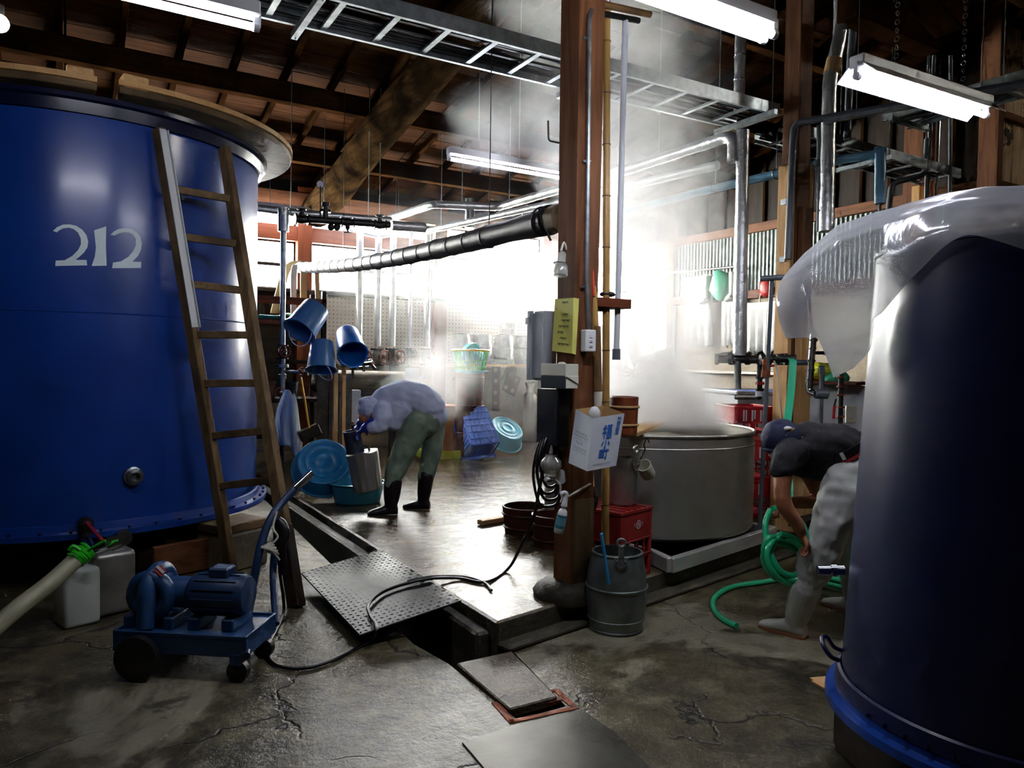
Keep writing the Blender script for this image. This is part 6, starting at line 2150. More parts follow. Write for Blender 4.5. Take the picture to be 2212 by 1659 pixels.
MB().tube([p - Vector((0, 0, 0.2)), Vector((p.x, p.y, 0.14))], 0.03, 8).build('stand_pipe', 'dark_iron', o, smooth=1)
o = thing('pressure_vessel', 'long pale horizontal tank on the wall behind the stooping worker', 'tank', D(780, 825, 10.3))
p, q = D(670, 822, 10.2), D(890, 826, 10.9)
ax_ = (q - p).normalized()
L = (q - p).length
MB().lathe([(0.001, 0), (0.1, 0.01), (0.155, 0.06), (0.155, L - 0.06), (0.1, L - 0.01), (0.001, L)], p, ax_, 28).build('shell', 'block_concrete', o, smooth=0.8)
for s_ in (0.2, 0.8):
    c = p + ax_ * L * s_
    MB().beam(Vector((c.x, c.y, 0.14)), c - Vector((0, 0, 0.14)), 0.08, 0.08, up=(0, 1, 0)).build('leg', 'dark_iron', o)
MB().beam(p - Vector((0, 0, 0.18)), q - Vector((0, 0, 0.18)), 0.06, 0.06).build('cradle', 'dark_iron', o)
o = thing('tap_cluster', 'cluster of small brass and chrome taps under the bright bucket', 'tap', D(785, 792, 9.6))
b = MB().tube([D(758, 796, 9.9), D(805, 792, 9.7)], 0.02, 10).tube([D(762, 796, 9.87), D(762, 822, 10.45)], 0.02, 8)
for x, y in ((772, 786), (786, 789), (800, 783)):
    b.cyl(D(x, y + 12, 9.7), D(x, y - 3, 9.65), 0.022, 10).ball(D(x, y - 3, 9.65), 0.03, 8)
b.tube([D(802, 786, 9.6), D(810, 797, 9.5)], 0.022, 8).tube([D(790, 786, 9.6), D(806, 784, 9.5)], 0.028, 8)
b.build('taps', 'chrome', o, smooth=0.8)
p = D(890, 823, 10.2)
tag(MB().box(p, (0.2, 0.01, 0.36), rotz(R_(-8))).build('wall_sheet', 'box_white', bevel=0.002), 'white sheet hanging behind the rising steam over the worker', 'sheet')
# dark racks between the numbered tank and the red wall post
rk = thing('storage_rack', 'dark wooden rack in the shade right behind the numbered tank', 'rack', (2.3, 9.8, 0.14))
for z in (0.5, 0.95, 1.45, 1.95, 2.25):
    MB().span((1.7, 9.6, z), (2.9, 10.2, z + 0.05)).build('shelf_board', 'red_wood_x' if z > 1.9 else 'dark_wood_x', rk, bevel=0.004)
for x in (1.7, 2.84):
    for y in (9.6, 10.14):
        MB().span((x, y, 0.14), (x + 0.06, y + 0.06, 2.4)).build('upright', 'dark_wood_z', rk, bevel=0.003)
for i in range(3):
    x = 1.9 + 0.3 * i
    tag(MB().lathe([(0.001, 0), (0.1, 0), (0.11, 0.22), (0.1, 0.22), (0.001, 0.02)], (x, 9.85, 1.0), n=20).build('rack_pot', ('dark_iron', 'tub_wood_brown', 'dark_iron')[i], smooth=0.6), ('first', 'second', 'third')[i] + ' dark pot from the left on the shaded rack', 'pot', 'pots on the shaded rack')
o = MB().tube(smooth_path([D(560, 683, 8.6), D(600, 685, 8.5), D(622, 680, 8.4), D(634, 684, 8.3)], 5), 0.022, 8).build('green_band', 'net_green', smooth=1)
tag(o, 'green band running from the numbered tank to the standing pipe', 'band')
o = MB().tube([D(650, 815, 7.9), D(668, 925, 7.6)], 0.012, 8).build('yellow_stick', 'amber_plastic', smooth=1)
tag(o, 'thin amber stick leaning in front of the red wall post', 'stick')
o = MB().beam(D(648, 945, 7.9), D(690, 925, 8.0), 0.1, 0.12).build('timber_block', 'dark_wood_x', bevel=0.01)
tag(o, 'dark timber end lying behind the large blue basin', 'timber')
# ================================================================== polythene sheet over the right tank
def cyl_pt(x, y, r=0.53):
    return AtCyl(x, y, QC, r)


C_ = None
fs_rows = [
    [(1692, 594, 2.86), (1735, 546, 2.86), (1808, 482, 2.82), (1900, 454, 2.76), (2005, 424, 2.66), (2110, 409, 2.5), (2260, 398, 2.4), (2400, 404, 2.36), (2530, 424, 2.42)],
    [(1682, 611, 2.78), (1732, 580, 2.66), (1805, 520, 2.57), (1905, 488, 2.5), (2005, 452, 2.38), (2110, 438, 2.24), (2260, 430, 2.16), (2400, 446, 2.1), (2530, 462, 2.2)],
    [(1680, 650, 2.74), (1738, 640, 2.58), (1822, 600, 2.50), (1912, 560, 2.43), (2022, 478, C_), (2110, 466, C_), (2260, 492, C_), (2400, 510, C_), (2530, 520, C_)],
    [(1687, 700, 2.73), (1750, 700, 2.59), (1838, 682, 2.53), (1918, 618, 2.46), (2036, 497, C_), (2110, 487, C_), (2260, 525, C_), (2400, 548, C_), (2530, 556, C_)],
    [(1701, 728, 2.73), (1766, 730, 2.61), (1850, 735, 2.56), (1890, 690, 2.53), (2052, 506, C_), (2112, 503, C_), (2260, 558, C_), (2400, 590, C_), (2530, 600, C_)]]
film = bmesh.new()
gv = [[film.verts.new(cyl_pt(x, y) if d is None else D(x, y, d)) for x, y, d in r] for r in fs_rows]
for i in range(4):
    for j in range(8):
        film.faces.new((gv[i][j], gv[i][j + 1], gv[i + 1][j + 1], gv[i + 1][j])).smooth = True
tip = [[film.verts.new(D(x, y, d)) for x, y, d in r] for r in ([(1782, 765, 2.62), (1842, 768, 2.57), (1884, 735, 2.54)], [(1800, 816, 2.63), (1845, 795, 2.58), (1884, 758, 2.55)])]
lastr = [gv[4][1], gv[4][2], gv[4][3]]
for r0_, r1_ in ((lastr, tip[0]), (tip[0], tip[1])):
    for j in range(2):
        film.faces.new((r0_[j], r0_[j + 1], r1_[j + 1], r1_[j])).smooth = True
cl_ = film.edges.layers.float.get('crease_edge') or film.edges.layers.float.new('crease_edge')
def crease(a_, c_, v_):
    for e_ in film.edges:
        if set(e_.verts) == {a_, c_}:
            e_[cl_] = v_
for i in range(4):
    crease(gv[i][1], gv[i + 1][1], 0.7)
    crease(gv[i][2], gv[i + 1][2], 0.9)
    crease(gv[i][3], gv[i + 1][3], 0.6)
for j in range(6):
    crease(gv[1][j], gv[1][j + 1], 0.6)
for j in range(2):
    crease(gv[4][j], gv[4][j + 1], 0.7)
crease(gv[4][2], tip[0][1], 0.9)
crease(tip[0][1], tip[1][1], 0.9)
for v_ in (gv[0][0], gv[1][0], gv[4][0], gv[4][1], gv[0][1], gv[0][2], tip[1][0], tip[1][1]):
    for e_ in v_.link_edges:
        if len(e_.link_faces) == 1:
            e_[cl_] = 0.8
me = bpy.data.meshes.new('plastic_sheet')
film.to_mesh(me)
film.free()
o = link('plastic_sheet', me, 'film')
md = o.modifiers.new('sub', 'SUBSURF')
md.levels = md.render_levels = 5
tx = bpy.data.textures.new('folds', 'CLOUDS')
tx.noise_scale = 0.3
tx.noise_depth = 2
md = o.modifiers.new('folds', 'DISPLACE')
md.texture = tx
md.strength = 0.03
md.mid_level = 0.45
md.texture_coords = 'GLOBAL'
md = o.modifiers.new('thick', 'SOLIDIFY')
md.thickness = 0.0008
tag(o, 'crumpled clear plastic sheet draped over the navy tank at the right', 'plastic sheet')


# ================================================================== people
def remeshed(name, bb, m, par, vox=0.012, sm=4, puff=None):
    o_ = bb.build(name, m, par, smooth=3)
    md_ = o_.modifiers.new('join', 'REMESH')
    md_.mode = 'VOXEL'
    md_.voxel_size = vox
    md_.use_smooth_shade = True
    md_ = o_.modifiers.new('relax', 'SMOOTH')
    md_.factor = 0.5
    md_.iterations = sm
    if puff:
        t_ = bpy.data.textures.new(name + '_folds', 'CLOUDS')
        t_.noise_scale = puff[1]
        t_.noise_depth = 1
        md_ = o_.modifiers.new('folds', 'DISPLACE')
        md_.texture = t_
        md_.strength = puff[0]
        md_.mid_level = 0.5
        md_.texture_coords = 'LOCAL'
    return o_


def limb(bb, pts, rs, n=16, flat=1.0, k=5):
    P_ = smooth_path(pts, k) if len(pts) > 2 else [Vector(p) for p in pts]
    R2 = []
    m_ = len(pts) - 1
    for i in range(len(P_)):
        s_ = i / (len(P_) - 1) * m_
        a = min(int(s_), m_ - 1)
        R2.append(rs[a] + (rs[a + 1] - rs[a]) * (s_ - a))
    bb.tube(P_, R2, n, flat=flat)
    bb.ball(P_[0], R2[0] * 0.99, 12)
    bb.ball(P_[-1], R2[-1] * 0.99, 12)
    return bb


def hand(bb, wrist, along, palm_n, L=0.18, curl=0.9, thumb_side=1):
    """five fingered hand: along = wrist to knuckles, palm_n = out of the palm (fingers curl that way)"""
    a, n = Vector(along).normalized(), Vector(palm_n)
    n = (n - a * n.dot(a)).normalized()
    s_ = a.cross(n)
    w_ = Vector(wrist)
    kn = w_ + a * L * 0.5
    rings = []
    for t_, hw, th in ((0, 0.028, 0.02), (0.25, 0.036, 0.018), (0.5, 0.041, 0.016)):
        c = w_ + a * L * t_
        rings.append([c + s_ * (hw * math.cos(2 * PI * i / 12)) + n * (th * math.sin(2 * PI * i / 12)) for i in range(12)])
    bb.loft(rings)
    for i, (u, fl) in enumerate(((-0.031, 0.42), (-0.011, 0.48), (0.01, 0.45), (0.03, 0.36))):
        p = kn + s_ * u - a * 0.012
        ang = 0.25
        d = a
        pts = [p]
        for seg in (0.42, 0.32, 0.26):
            d = a * math.cos(ang) + n * math.sin(ang)
            p = p + d * (L * fl * seg)
            pts.append(p)
            ang += curl
        limb(bb, pts, [0.0095, 0.009, 0.0085, 0.0075], 10, k=3)
    p = w_ + a * L * 0.16 + s_ * (-0.03 * thumb_side)
    pts = [p, p + (a * 0.5 - s_ * 0.8 * thumb_side + n * 0.35).normalized() * L * 0.2, p + (a * 0.9 - s_ * 0.75 * thumb_side + n * 0.75).normalized() * L * 0.36]
    limb(bb, pts, [0.0135, 0.011, 0.009], 10, k=3)


# ---- stooping worker in a pale shirt and dark boots, seen from behind
pw = thing('person', 'person in pale shirt, green trousers and dark boots stooping over a basin of water', 'person', (2.55, 6.2, 0.14))
d0 = 6.62
hipL, hipR = D(900, 915, 6.62), D(934, 912, 6.80)
bL, bR = G(845, 1112, 0.14), G(915, 1100, 0.14)
kL, kR = D(866, 990, 6.55), D(930, 990, 6.78)
aL, aR = bL + Vector((0, 0, 0.10)), bR + Vector((0, 0, 0.10))
tL, tR = D(849, 1040, 6.52), D(921, 1027, 6.74)
sh_ = D(818, 884, 6.62)
b = MB()
limb(b, [D(918, 903, 6.71), D(893, 872, 6.7), D(852, 868, 6.66), sh_], [0.13, 0.135, 0.14, 0.12])
limb(b, [hipL, kL, tL, aL], [0.095, 0.062, 0.055, 0.045])
limb(b, [hipR, kR, tR, aR], [0.095, 0.06, 0.055, 0.045])
limb(b, [sh_, D(806, 888, 6.6), D(800, 892, 6.58)], [0.07, 0.055, 0.055])
hd = D(797, 886, 6.56)
b.ball(hd, (0.085, 0.095, 0.105), 16).ball(D(786, 903, 6.53), (0.05, 0.05, 0.05), 12).ball(D(780, 899, 6.5), 0.017, 8).ball(D(803, 897, 6.47), (0.012, 0.025, 0.03), 8)
for s0, e0, w0 in ((D(822, 897, 6.52), D(812, 925, 6.45), D(790, 925, 6.47)), (D(812, 880, 6.76), D(796, 905, 6.75), D(779, 918, 6.68))):
    limb(b, [s0, e0, w0], [0.058, 0.043, 0.034])
remeshed('body', b, 'skin', pw, 0.012)
b = MB()
limb(b, [D(915, 908, 6.71), D(908, 893, 6.71)], [0.165, 0.15])
limb(b, [hipL, D(884, 950, 6.58), kL, D(852, 1022, 6.53), tL - Vector((0, 0, 0.02))], [0.135, 0.118, 0.1, 0.09, 0.075])
limb(b, [hipR, D(933, 950, 6.8), kR, D(925, 1012, 6.76), tR - Vector((0, 0, 0.02))], [0.125, 0.105, 0.085, 0.08, 0.07])
remeshed('trousers', b, 'trousers_green', pw, 0.012, 3, (0.035, 0.11))
b = MB()
limb(b, [D(925, 885, 6.73), D(902, 866, 6.71), D(868, 861, 6.68), D(836, 870, 6.65), D(818, 880, 6.62)], [0.165, 0.165, 0.165, 0.15, 0.12])
limb(b, [D(940, 896, 6.74), D(925, 880, 6.73)], [0.115, 0.14])
limb(b, [D(852, 912, 6.58), D(862, 885, 6.62)], [0.09, 0.14])
limb(b, [D(826, 888, 6.54), D(824, 915, 6.46), D(806, 922, 6.45)], [0.1, 0.075, 0.062])
limb(b, [D(815, 876, 6.76), D(798, 900, 6.76), D(786, 912, 6.7)], [0.09, 0.07, 0.06])
remeshed('shirt', b, 'shirt_pale', pw, 0.009, 3, (0.034, 0.11))
b = MB()
b.ball(D(799, 884, 6.57), (0.108, 0.115, 0.115), 16)
limb(b, [D(806, 878, 6.6), D(822, 882, 6.62)], [0.1, 0.09])
b.ball(D(792, 870, 6.56), (0.075, 0.08, 0.055), 14)
remeshed('hood', b, 'shirt_pale', pw, 0.008, 3, (0.02, 0.07))
for nm, w0, al, th in (('glove', D(790, 925, 6.47), D(770, 938, 6.5) - D(790, 925, 6.47), 1), ('glove', D(780, 915, 6.68), D(765, 929, 6.66) - D(780, 915, 6.68), -1)):
    b = MB()
    limb(b, [w0 - al * 0.8, w0], [0.05, 0.045])
    hand(b, w0 - al.normalized() * 0.02, al, Vector((0, 0, -1)) + _r0 * -0.2, 0.19, 0.5, th)
    remeshed(nm, b, 'glove_blue', pw, 0.006, 2)


def boot(name, par, top, ankle, heel_g, toe_g, m, r_top, vox=0.008, sole=None):
    b = MB()
    limb(b, [top, top.lerp(ankle, 0.6), ankle], [r_top, r_top * 0.92, r_top * 0.8])
    up_ = Vector((0, 0, 1))
    fw = (toe_g - heel_g)
    L = fw.length
    fw.normalize()
    sd = Vector((-fw.y, fw.x, 0))
    rings = []
    for t_, w_, h_ in ((0.0, 0.03, 0.07), (0.06, 0.04, 0.1), (0.3, 0.042, 0.1), (0.55, 0.046, 0.075), (0.8, 0.046, 0.055), (0.95, 0.035, 0.04), (1.0, 0.015, 0.025)):
        c = heel_g + fw * L * t_
        rings.append([c + sd * (w_ * math.cos(a)) + up_ * (h_ / 2 + h_ / 2 * math.sin(a) * (1 if math.sin(a) > 0 else 0.98)) for a in [2 * PI * i / 16 for i in range(16)]])
    b.loft(rings)
    limb(b, [ankle, heel_g + fw * L * 0.25 + up_ * 0.05], [r_top * 0.8, 0.045])
    o_ = remeshed(name, b, m, par, vox, 3)
    if sole:
        b = MB()
        rings = []
        for t_, w_ in ((-0.01, 0.03), (0.06, 0.044), (0.3, 0.04), (0.55, 0.048), (0.8, 0.048), (0.97, 0.034), (1.01, 0.01)):
            c = heel_g + fw * L * t_
            rings.append([c - sd * w_, c + sd * w_, c + sd * w_ + up_ * 0.016, c - sd * w_ + up_ * 0.016])
        b.loft(rings)
        lab(b.build('sole', sole, o_), 'tan rubber sole')
    return o_


toe_dir = (-_r0 * 0.86 + Vector((-0.3, -0.5, 0)) * 0.3)
toe_dir.z = 0
toe_dir.normalize()
boot('boot', pw, tL, bL + Vector((0, 0, 0.12)), bL - toe_dir * 0.06, bL + toe_dir * 0.21, 'boot_dark', 0.08)
td2 = (toe_dir + Vector((0.1, 0.35, 0))).normalized()
boot('boot', pw, tR, bR + Vector((0, 0, 0.12)), bR - td2 * 0.06, bR + td2 * 0.2, 'boot_dark', 0.074)

# ---- man in black coiling the green hose
pm = thing('person', 'person in dark cap, black t-shirt, grey trousers and white boots coiling a green hose', 'person', (3.6, 2.7, 0))
hipN, hipF = D(1834, 1020, 4.10), D(1846, 1020, 4.28)
knN, knF = D(1795, 1138, 4.02), D(1846, 1140, 4.36)
toeN, heelN = G(1640, 1352, 0.0), G(1741, 1380, 0.0)
btN = D(1742, 1266, 4.06)
anN = heelN.lerp(toeN, 0.2) + Vector((0, 0, 0.11))
toeF, heelF = G(1776, 1304, 0.0), G(1862, 1330, 0.0)
btF = D(1845, 1240, 4.45)
anF = heelF.lerp(toeF, 0.2) + Vector((0, 0, 0.11))
shN, shF = D(1697, 985, 3.98), D(1712, 968, 4.34)
b = MB()
limb(b, [D(1832, 1000, 4.18), D(1790, 968, 4.17), D(1740, 964, 4.16), D(1706, 972, 4.16)], [0.12, 0.125, 0.13, 0.11])
limb(b, [shN, D(1690, 1076, 3.93), D(1722, 1132, 3.93), D(1731, 1152, 3.94)], [0.052, 0.045, 0.034, 0.028])
limb(b, [shF, D(1768, 1072, 4.42), D(1712, 1086, 4.32), D(1694, 1091, 4.28)], [0.052, 0.043, 0.034, 0.028])
limb(b, [D(1706, 965, 4.16), D(1696, 955, 4.15), D(1690, 948, 4.15)], [0.075, 0.056, 0.056])
hdc = D(1688, 948, 4.13)
b.ball(hdc, (0.085, 0.095, 0.11), 16).ball(D(1680, 975, 4.13), (0.05, 0.06, 0.055), 12).ball(D(1670, 972, 4.12), 0.016, 8).ball(D(1702, 962, 4.03), (0.018, 0.012, 0.03), 8)
limb(b, [hipN, knN, btN, anN], [0.085, 0.066, 0.058, 0.048])
limb(b, [hipF, knF, btF, anF], [0.085, 0.066, 0.058, 0.048])
hand(b, D(1730, 1150, 3.94), D(1743, 1178, 3.96) - D(1730, 1150, 3.94), -_r0 * 0.8 + Vector((0, 0, -0.3)), 0.175, 0.75, 1)
hand(b, D(1696, 1090, 4.28), D(1668, 1102, 4.22) - D(1696, 1090, 4.28), Vector((0, 0, -1)), 0.175, 0.85, -1)
remeshed('body', b, 'skin', pm, 0.0065, 3)
b = MB()
limb(b, [D(1818, 974, 4.18), D(1800, 970, 4.18), D(1775, 968, 4.17), D(1735, 966, 4.16), D(1706, 972, 4.16)], [0.148, 0.148, 0.145, 0.14, 0.115])
limb(b, [D(1812, 990, 4.17), D(1780, 996, 4.17), D(1735, 992, 4.17)], [0.11, 0.115, 0.11])
limb(b, [D(1706, 978, 4.06), D(1699, 990, 3.99), D(1689, 1014, 3.95)], [0.1, 0.074, 0.062])
limb(b, [D(1712, 965, 4.28), shF, D(1728, 1000, 4.38)], [0.1, 0.085, 0.07])
remeshed('shirt', b, 'shirt_black', pm, 0.01, 3, (0.03, 0.1))
b = MB()
limb(b, [D(1824, 985, 4.18), D(1842, 1020, 4.18)], [0.142, 0.155])
limb(b, [D(1836, 1020, 4.10), D(1820, 1080, 4.04), knN, D(1762, 1220, 4.03), btN + Vector((0.0, 0, 0.0))], [0.125, 0.128, 0.105, 0.092, 0.078])
limb(b, [D(1850, 1030, 4.3), D(1850, 1080, 4.34), knF, btF], [0.135, 0.12, 0.1, 0.08])
remeshed('trousers', b, 'trousers_grey', pm, 0.01, 2, (0.05, 0.1))
# belt: tilted ring round the waist
wc = D(1814, 974, 4.18)
wax = (D(1841, 1018, 4.18) - D(1806, 955, 4.18)).normalized()
for nm, off, m, hh in (('belt', -0.012, 'belt_black', 0.02), ('waistband', 0.022, 'belt_red', 0.008)):
    MB().lathe([(0.15, -hh), (0.168, -hh), (0.168, hh), (0.15, hh)], wc + wax * off, wax, 32).build(nm, m, pm, smooth=0.6)
x_, y_, d_ = frame(wax)
bk_ = wc - wax * 0.012 + ((CAMP - wc) - wax * (CAMP - wc).dot(wax)).normalized() * 0.168
lab(MB().box(bk_, (0.02, 0.008, 0.045), Matrix((wax.cross((CAMP - wc).normalized()).normalized(), (CAMP - wc).normalized(), wax)).transposed()).build('belt_loop', 'cloth_white', pm, bevel=0.002), 'pale belt loop')
b = MB()
capax = (D(1676, 935, 4.1) - D(1700, 962, 4.14)).normalized()
MBc = MB().lathe([(0.1, -0.05), (0.112, -0.02), (0.108, 0.03), (0.085, 0.075), (0.045, 0.1), (0.001, 0.106)], hdc, (D(1683, 926, 4.08) - D(1690, 962, 4.14)).normalized(), 24)
cp = MBc.build('cap', 'cap_navy', pm, smooth=1.2)
md = cp.modifiers.new('thick', 'SOLIDIFY')
md.thickness = 0.004
MB().ball(D(1672, 972, 4.1), (0.06, 0.075, 0.012), 14).build('cap_peak', 'cap_navy', cp, smooth=1)
em = hdc + ((CAMP - hdc).normalized() * 0.09 + Vector((0, 0, 0.058)))
lab(MB().ball(D(1702, 926, 4.045), (0.026, 0.02, 0.014), 12).build('cap_emblem', 'label_white', cp, smooth=1), 'round pale embroidered emblem')
for k in range(5):
    MB().box(D(1697 + k * 4.2, 941 - k * 3.6, 4.028 + 0.003 * k), (0.007, 0.01, 0.012), rotz(0.3)).build('cap_lettering', 'gold_thread', cp, bevel=0.001)
boot('boot', pm, btN, anN, heelN, toeN, 'boot_white', 0.082, 0.008, 'sole_brown')
boot('boot', pm, btF, anF, heelF, toeF, 'boot_white', 0.08, 0.008, 'sole_brown')

# ---- green hose
hg = thing('garden_hose', 'bright green hose gathered in coils by the man in black, its end on the floor', 'hose', G(1700, 1255, 0))
HR = 0.0175
path = []
loops = [(1699, 1205, 47, 52, 4.13), (1694, 1208, 40, 46, 4.17), (1703, 1212, 44, 50, 4.10), (1697, 1200, 36, 44, 4.15), (1705, 1208, 38, 45, 4.08), (1692, 1214, 42, 42, 4.20)]
for k, (cx, cy_, rx, ry, d) in enumerate(loops):
    for i in range(10):
        a = R_(-90) + 2 * PI * i / 10
        path.append(D(cx + rx * math.cos(a) + 0.25 * ry * math.sin(a), cy_ + ry * math.sin(a), d + 0.04 * math.sin(a + k)))
path = [p if p.z > HR else Vector((p.x, p.y, HR)) for p in path]
b = MB().tube(smooth_path(path, 4), HR, 10)
b.build('coil', 'hose_green', hg, smooth=1)
up_loop = [D(1664, 1102, 4.2), D(1654, 1128, 4.16), D(1656, 1165, 4.12), D(1668, 1205, 4.08), D(1688, 1235, 4.06), D(1716, 1243, 4.06), D(1738, 1220, 4.06), D(1742, 1180, 4.02), D(1736, 1140, 4.02), D(1716, 1112, 4.1), D(1690, 1096, 4.24), D(1668, 1100, 4.22)]
MB().tube(smooth_path(up_loop, 6), HR, 10).build('held_loop', 'hose_green', hg, smooth=1)
fl_path = [G(x, y, HR) for x, y in ((1790, 1236), (1745, 1246), (1700, 1250), (1650, 1257), (1590, 1266), (1556, 1280), (1540, 1300), (1546, 1322), (1566, 1340), (1591, 1352))]
MB().tube(smooth_path(fl_path, 7), HR, 12).build('floor_end', 'hose_green', hg, smooth=1)
b = MB()
for k in range(3):
    pts = []
    for i in range(14):
        a = 2 * PI * i / 14
        p = G(1806 + 26 * math.cos(a), 1250 + 4 * k, HR + k * 0.036)
        pts.append(Vector((p.x, p.y, HR + k * 0.034)) + Vector((0, 0.16 * math.sin(a), 0)))
    b.tube(smooth_path(pts, 3, True) + [pts[0]], HR, 8)
b.build('coil', 'hose_green', hg, smooth=1)
# flat green lay-hose from the manifold
pts_ = smooth_path([D(1700, 772, 6.0), D(1712, 778, 5.9), D(1712, 800, 5.85), D(1707, 860, 5.7), D(1699, 930, 5.4), D(1700, 1000, 5.0), D(1703, 1060, 4.6), D(1698, 1098, 4.32)], 6)
rings = []
for i, p in enumerate(pts_):
    w_ = 0.02 if i < 5 else 0.024
    s_, n_ = _r0 * w_, Vector((0.3, -0.9, 0)) * 0.006
    rings.append([p - s_ - n_, p + s_ - n_, p + s_ + n_, p - s_ + n_])
o = MB().loft(rings).build('flat_hose', 'ribbon_green', bevel=0.0, smooth=0.8)
tag(o, 'flat pale green hose hanging down from the valve manifold to the man in black', 'hose')

# ================================================================== fittings and clutter at the right
o = thing('pipe_stand', 'slim grey upright pipe with a T handle on top before the red crates', 'pipe', D(1642, 1115, 5.9))
p, q = D(1667, 606, 5.75), D(1641, 1118, 5.85)
q.z = 0.14
MB().tube([p, q], 0.0165, 12).build('pipe', 'grey_pvc', o, smooth=1)
MB().tube([D(1641, 602, 5.75), D(1705, 598, 5.7)], 0.022, 12).build('cross_bar', 'grey_pvc', o, smooth=1)
b = MB().cyl(D(1655, 776, 5.8), D(1655, 800, 5.8), 0.03, 12).cyl(D(1654, 800, 5.8), D(1654, 815, 5.8), 0.035, 12)
b.build('coupling', 'rust', o, smooth=0.7)
o = thing('valve_cluster', 'iron pipe cluster with red ball valves beside the grey pipe stand', 'valve', D(1650, 775, 6.0))
b = MB().tube([D(1620, 778, 6.1), D(1720, 774, 5.95)], 0.03, 12)
for x in (1645, 1662, 1680, 1697):
    b.cyl(D(x - 3, 777, 6.0), D(x + 3, 777, 6.0), 0.042, 12)
b.tube([D(1641, 780, 6.05), D(1641, 858, 6.05)], 0.022, 10)
b.tube([D(1641, 858, 6.05), D(1590, 858, 6.3)], 0.022, 10)
for y in (815, 828, 842):
    b.cyl(D(1641, y - 3, 6.05), D(1641, y + 3, 6.05), 0.034, 12)
b.build('pipes', 'dark_iron', o, smooth=0.7)
for x, y in ((1664, 791), (1643, 829)):
    MB().beam(D(x - 8, y, 5.95), D(x + 8, y - 1, 5.95), 0.02, 0.02).build('red_lever', 'red_valve', o, bevel=0.003)
MB().tube([D(1640, 845, 6.05), D(1640, 856, 6.05)], 0.03, 10).build('pale_joint', 'white_pvc', o, smooth=1)
o = MB().tube(smooth_path([D(1672, 780, 6.0), D(1678, 800, 5.95), D(1685, 870, 5.9), D(1689, 925, 5.85)], 5), 0.008, 6).build('white_rope', 'rope', smooth=1)
tag(o, 'white rope hanging from the valve cluster towards the cap of the man in black', 'rope')
o = thing('grey_pipe', 'grey pipe crossing behind the flat green hose to the steel sanitary pipe', 'pipe', D(1730, 783, 6.2))
MB().tube([D(1675, 783, 6.3), D(1750, 783, 6.2)], 0.024, 10).build('pipe', 'grey_pvc', o, smooth=1)
o = thing('sanitary_pipe', 'polished sanitary pipe dropping to a bend with an open end under the plastic sheet', 'pipe', D(1750, 790, 6.0))
pts = elbow([D(1757, 722, 6.0), D(1747, 845, 6.0), D(1765, 851, 5.95), D(1786, 852, 5.85)], 0.09)
MB().tube(pts, 0.028, 14).build('pipe', 'chrome', o, smooth=1)
for x, y in ((1756, 735), (1754, 753), (1752, 780), (1750, 800), (1748, 820)):
    MB().cyl(D(x, y - 2, 6.0), D(x, y + 2, 6.0), 0.037, 16).build('clamp_ring', 'chrome', o, smooth=0.6)
MB().lathe([(0.028, -0.1), (0.036, -0.09), (0.036, 0), (0.03, 0.0), (0.03, -0.05), (0.001, -0.06)], D(1787, 852, 5.84), _r0 + Vector((0, 0, 0.0)), 18).build('open_end', 'grey_pvc', o, smooth=0.6)
o = thing('pipe_stand', 'grey upright pipe standing behind the back of the man in black', 'pipe', D(1770, 920, 6.3))
p, q = D(1776, 794, 6.3), D(1768, 1000, 6.3)
q.z = 0.14
MB().tube([p, q], 0.02, 10).build('pipe', 'grey_pvc', o, smooth=1)
MB().cyl(D(1775, 790, 6.3), D(1775, 808, 6.3), 0.027, 12).build('socket', 'grey_pvc', o, smooth=0.6)
o = thing('fire_pipe', 'brown flanged pipe with a hanging red handle beside the navy tank', 'pipe', D(1816, 870, 6.5))
p, q = D(1817, 800, 6.5), D(1814, 1000, 6.5)
q.z = 0.14
MB().tube([p, q], 0.022, 10).build('pipe', 'dark_iron', o, smooth=1)
for y in (815, 835, 853, 880, 900):
    MB().cyl(D(1816, y - 2, 6.5), D(1816, y + 2, 6.5), 0.034, 12).build('flange', 'rust', o, smooth=0.6)
MB().beam(D(1802, 876, 6.45), D(1800, 905, 6.45), 0.022, 0.02).build('red_handle', 'red_valve', o, bevel=0.004)
MB().beam(D(1806, 862, 6.46), D(1802, 877, 6.45), 0.012, 0.012).build('link', 'dark_iron', o)
o = thing('wall_outlet', 'pale outlet plate on the wall right of the red handled pipe', 'outlet', D(1838, 895, 6.9))
MB().box(D(1838, 895, 6.9), (0.1, 0.02, 0.16), rotz(R_(-30))).build('plate', 'cream_plastic', o, bevel=0.004)
MB().box(D(1838, 896, 6.88), (0.03, 0.01, 0.07), rotz(R_(-30))).build('socket', 'label_white', o, bevel=0.002)
o = thing('wall_partition', 'pale grey painted partition behind the man in black', 'partition', D(1790, 950, 7.6))
p, q = D(1740, 850, 7.4), D(1870, 850, 7.0)
zt = D(1790, 830, 7.4).z
MB().prism([(p.x, p.y, 0.14), (q.x, q.y, 0.14), (q.x, q.y, zt), (p.x, p.y, zt)], (0.03, 0.05, 0)).build('panel', 'grey_paint', o, bevel=0.004)
MB().beam((p.x, p.y, zt + 0.02), (q.x, q.y, zt + 0.02), 0.5, 0.03).build('top_board', 'tub_wood_brown', o, bevel=0.003)
def lump(name, label, cat, c, r, m, seed, amp=0.35, fr=9):
    bb = MB().ball(c, r, 18)
    for i, v in enumerate(bb.v):
        dv = v - Vector(c)
        bb.v[i] = Vector(c) + dv * (1 + amp * noise.noise(v * fr + Vector((seed, 0, 0))))
    return tag(bb.build(name, m, smooth=1), label, cat)
lump('rag', 'lime yellow rag heaped on the partition top under the plastic sheet', 'rag', D(1775, 803, 7.3), (0.2, 0.14, 0.09), 'lime_plastic', 1.0)
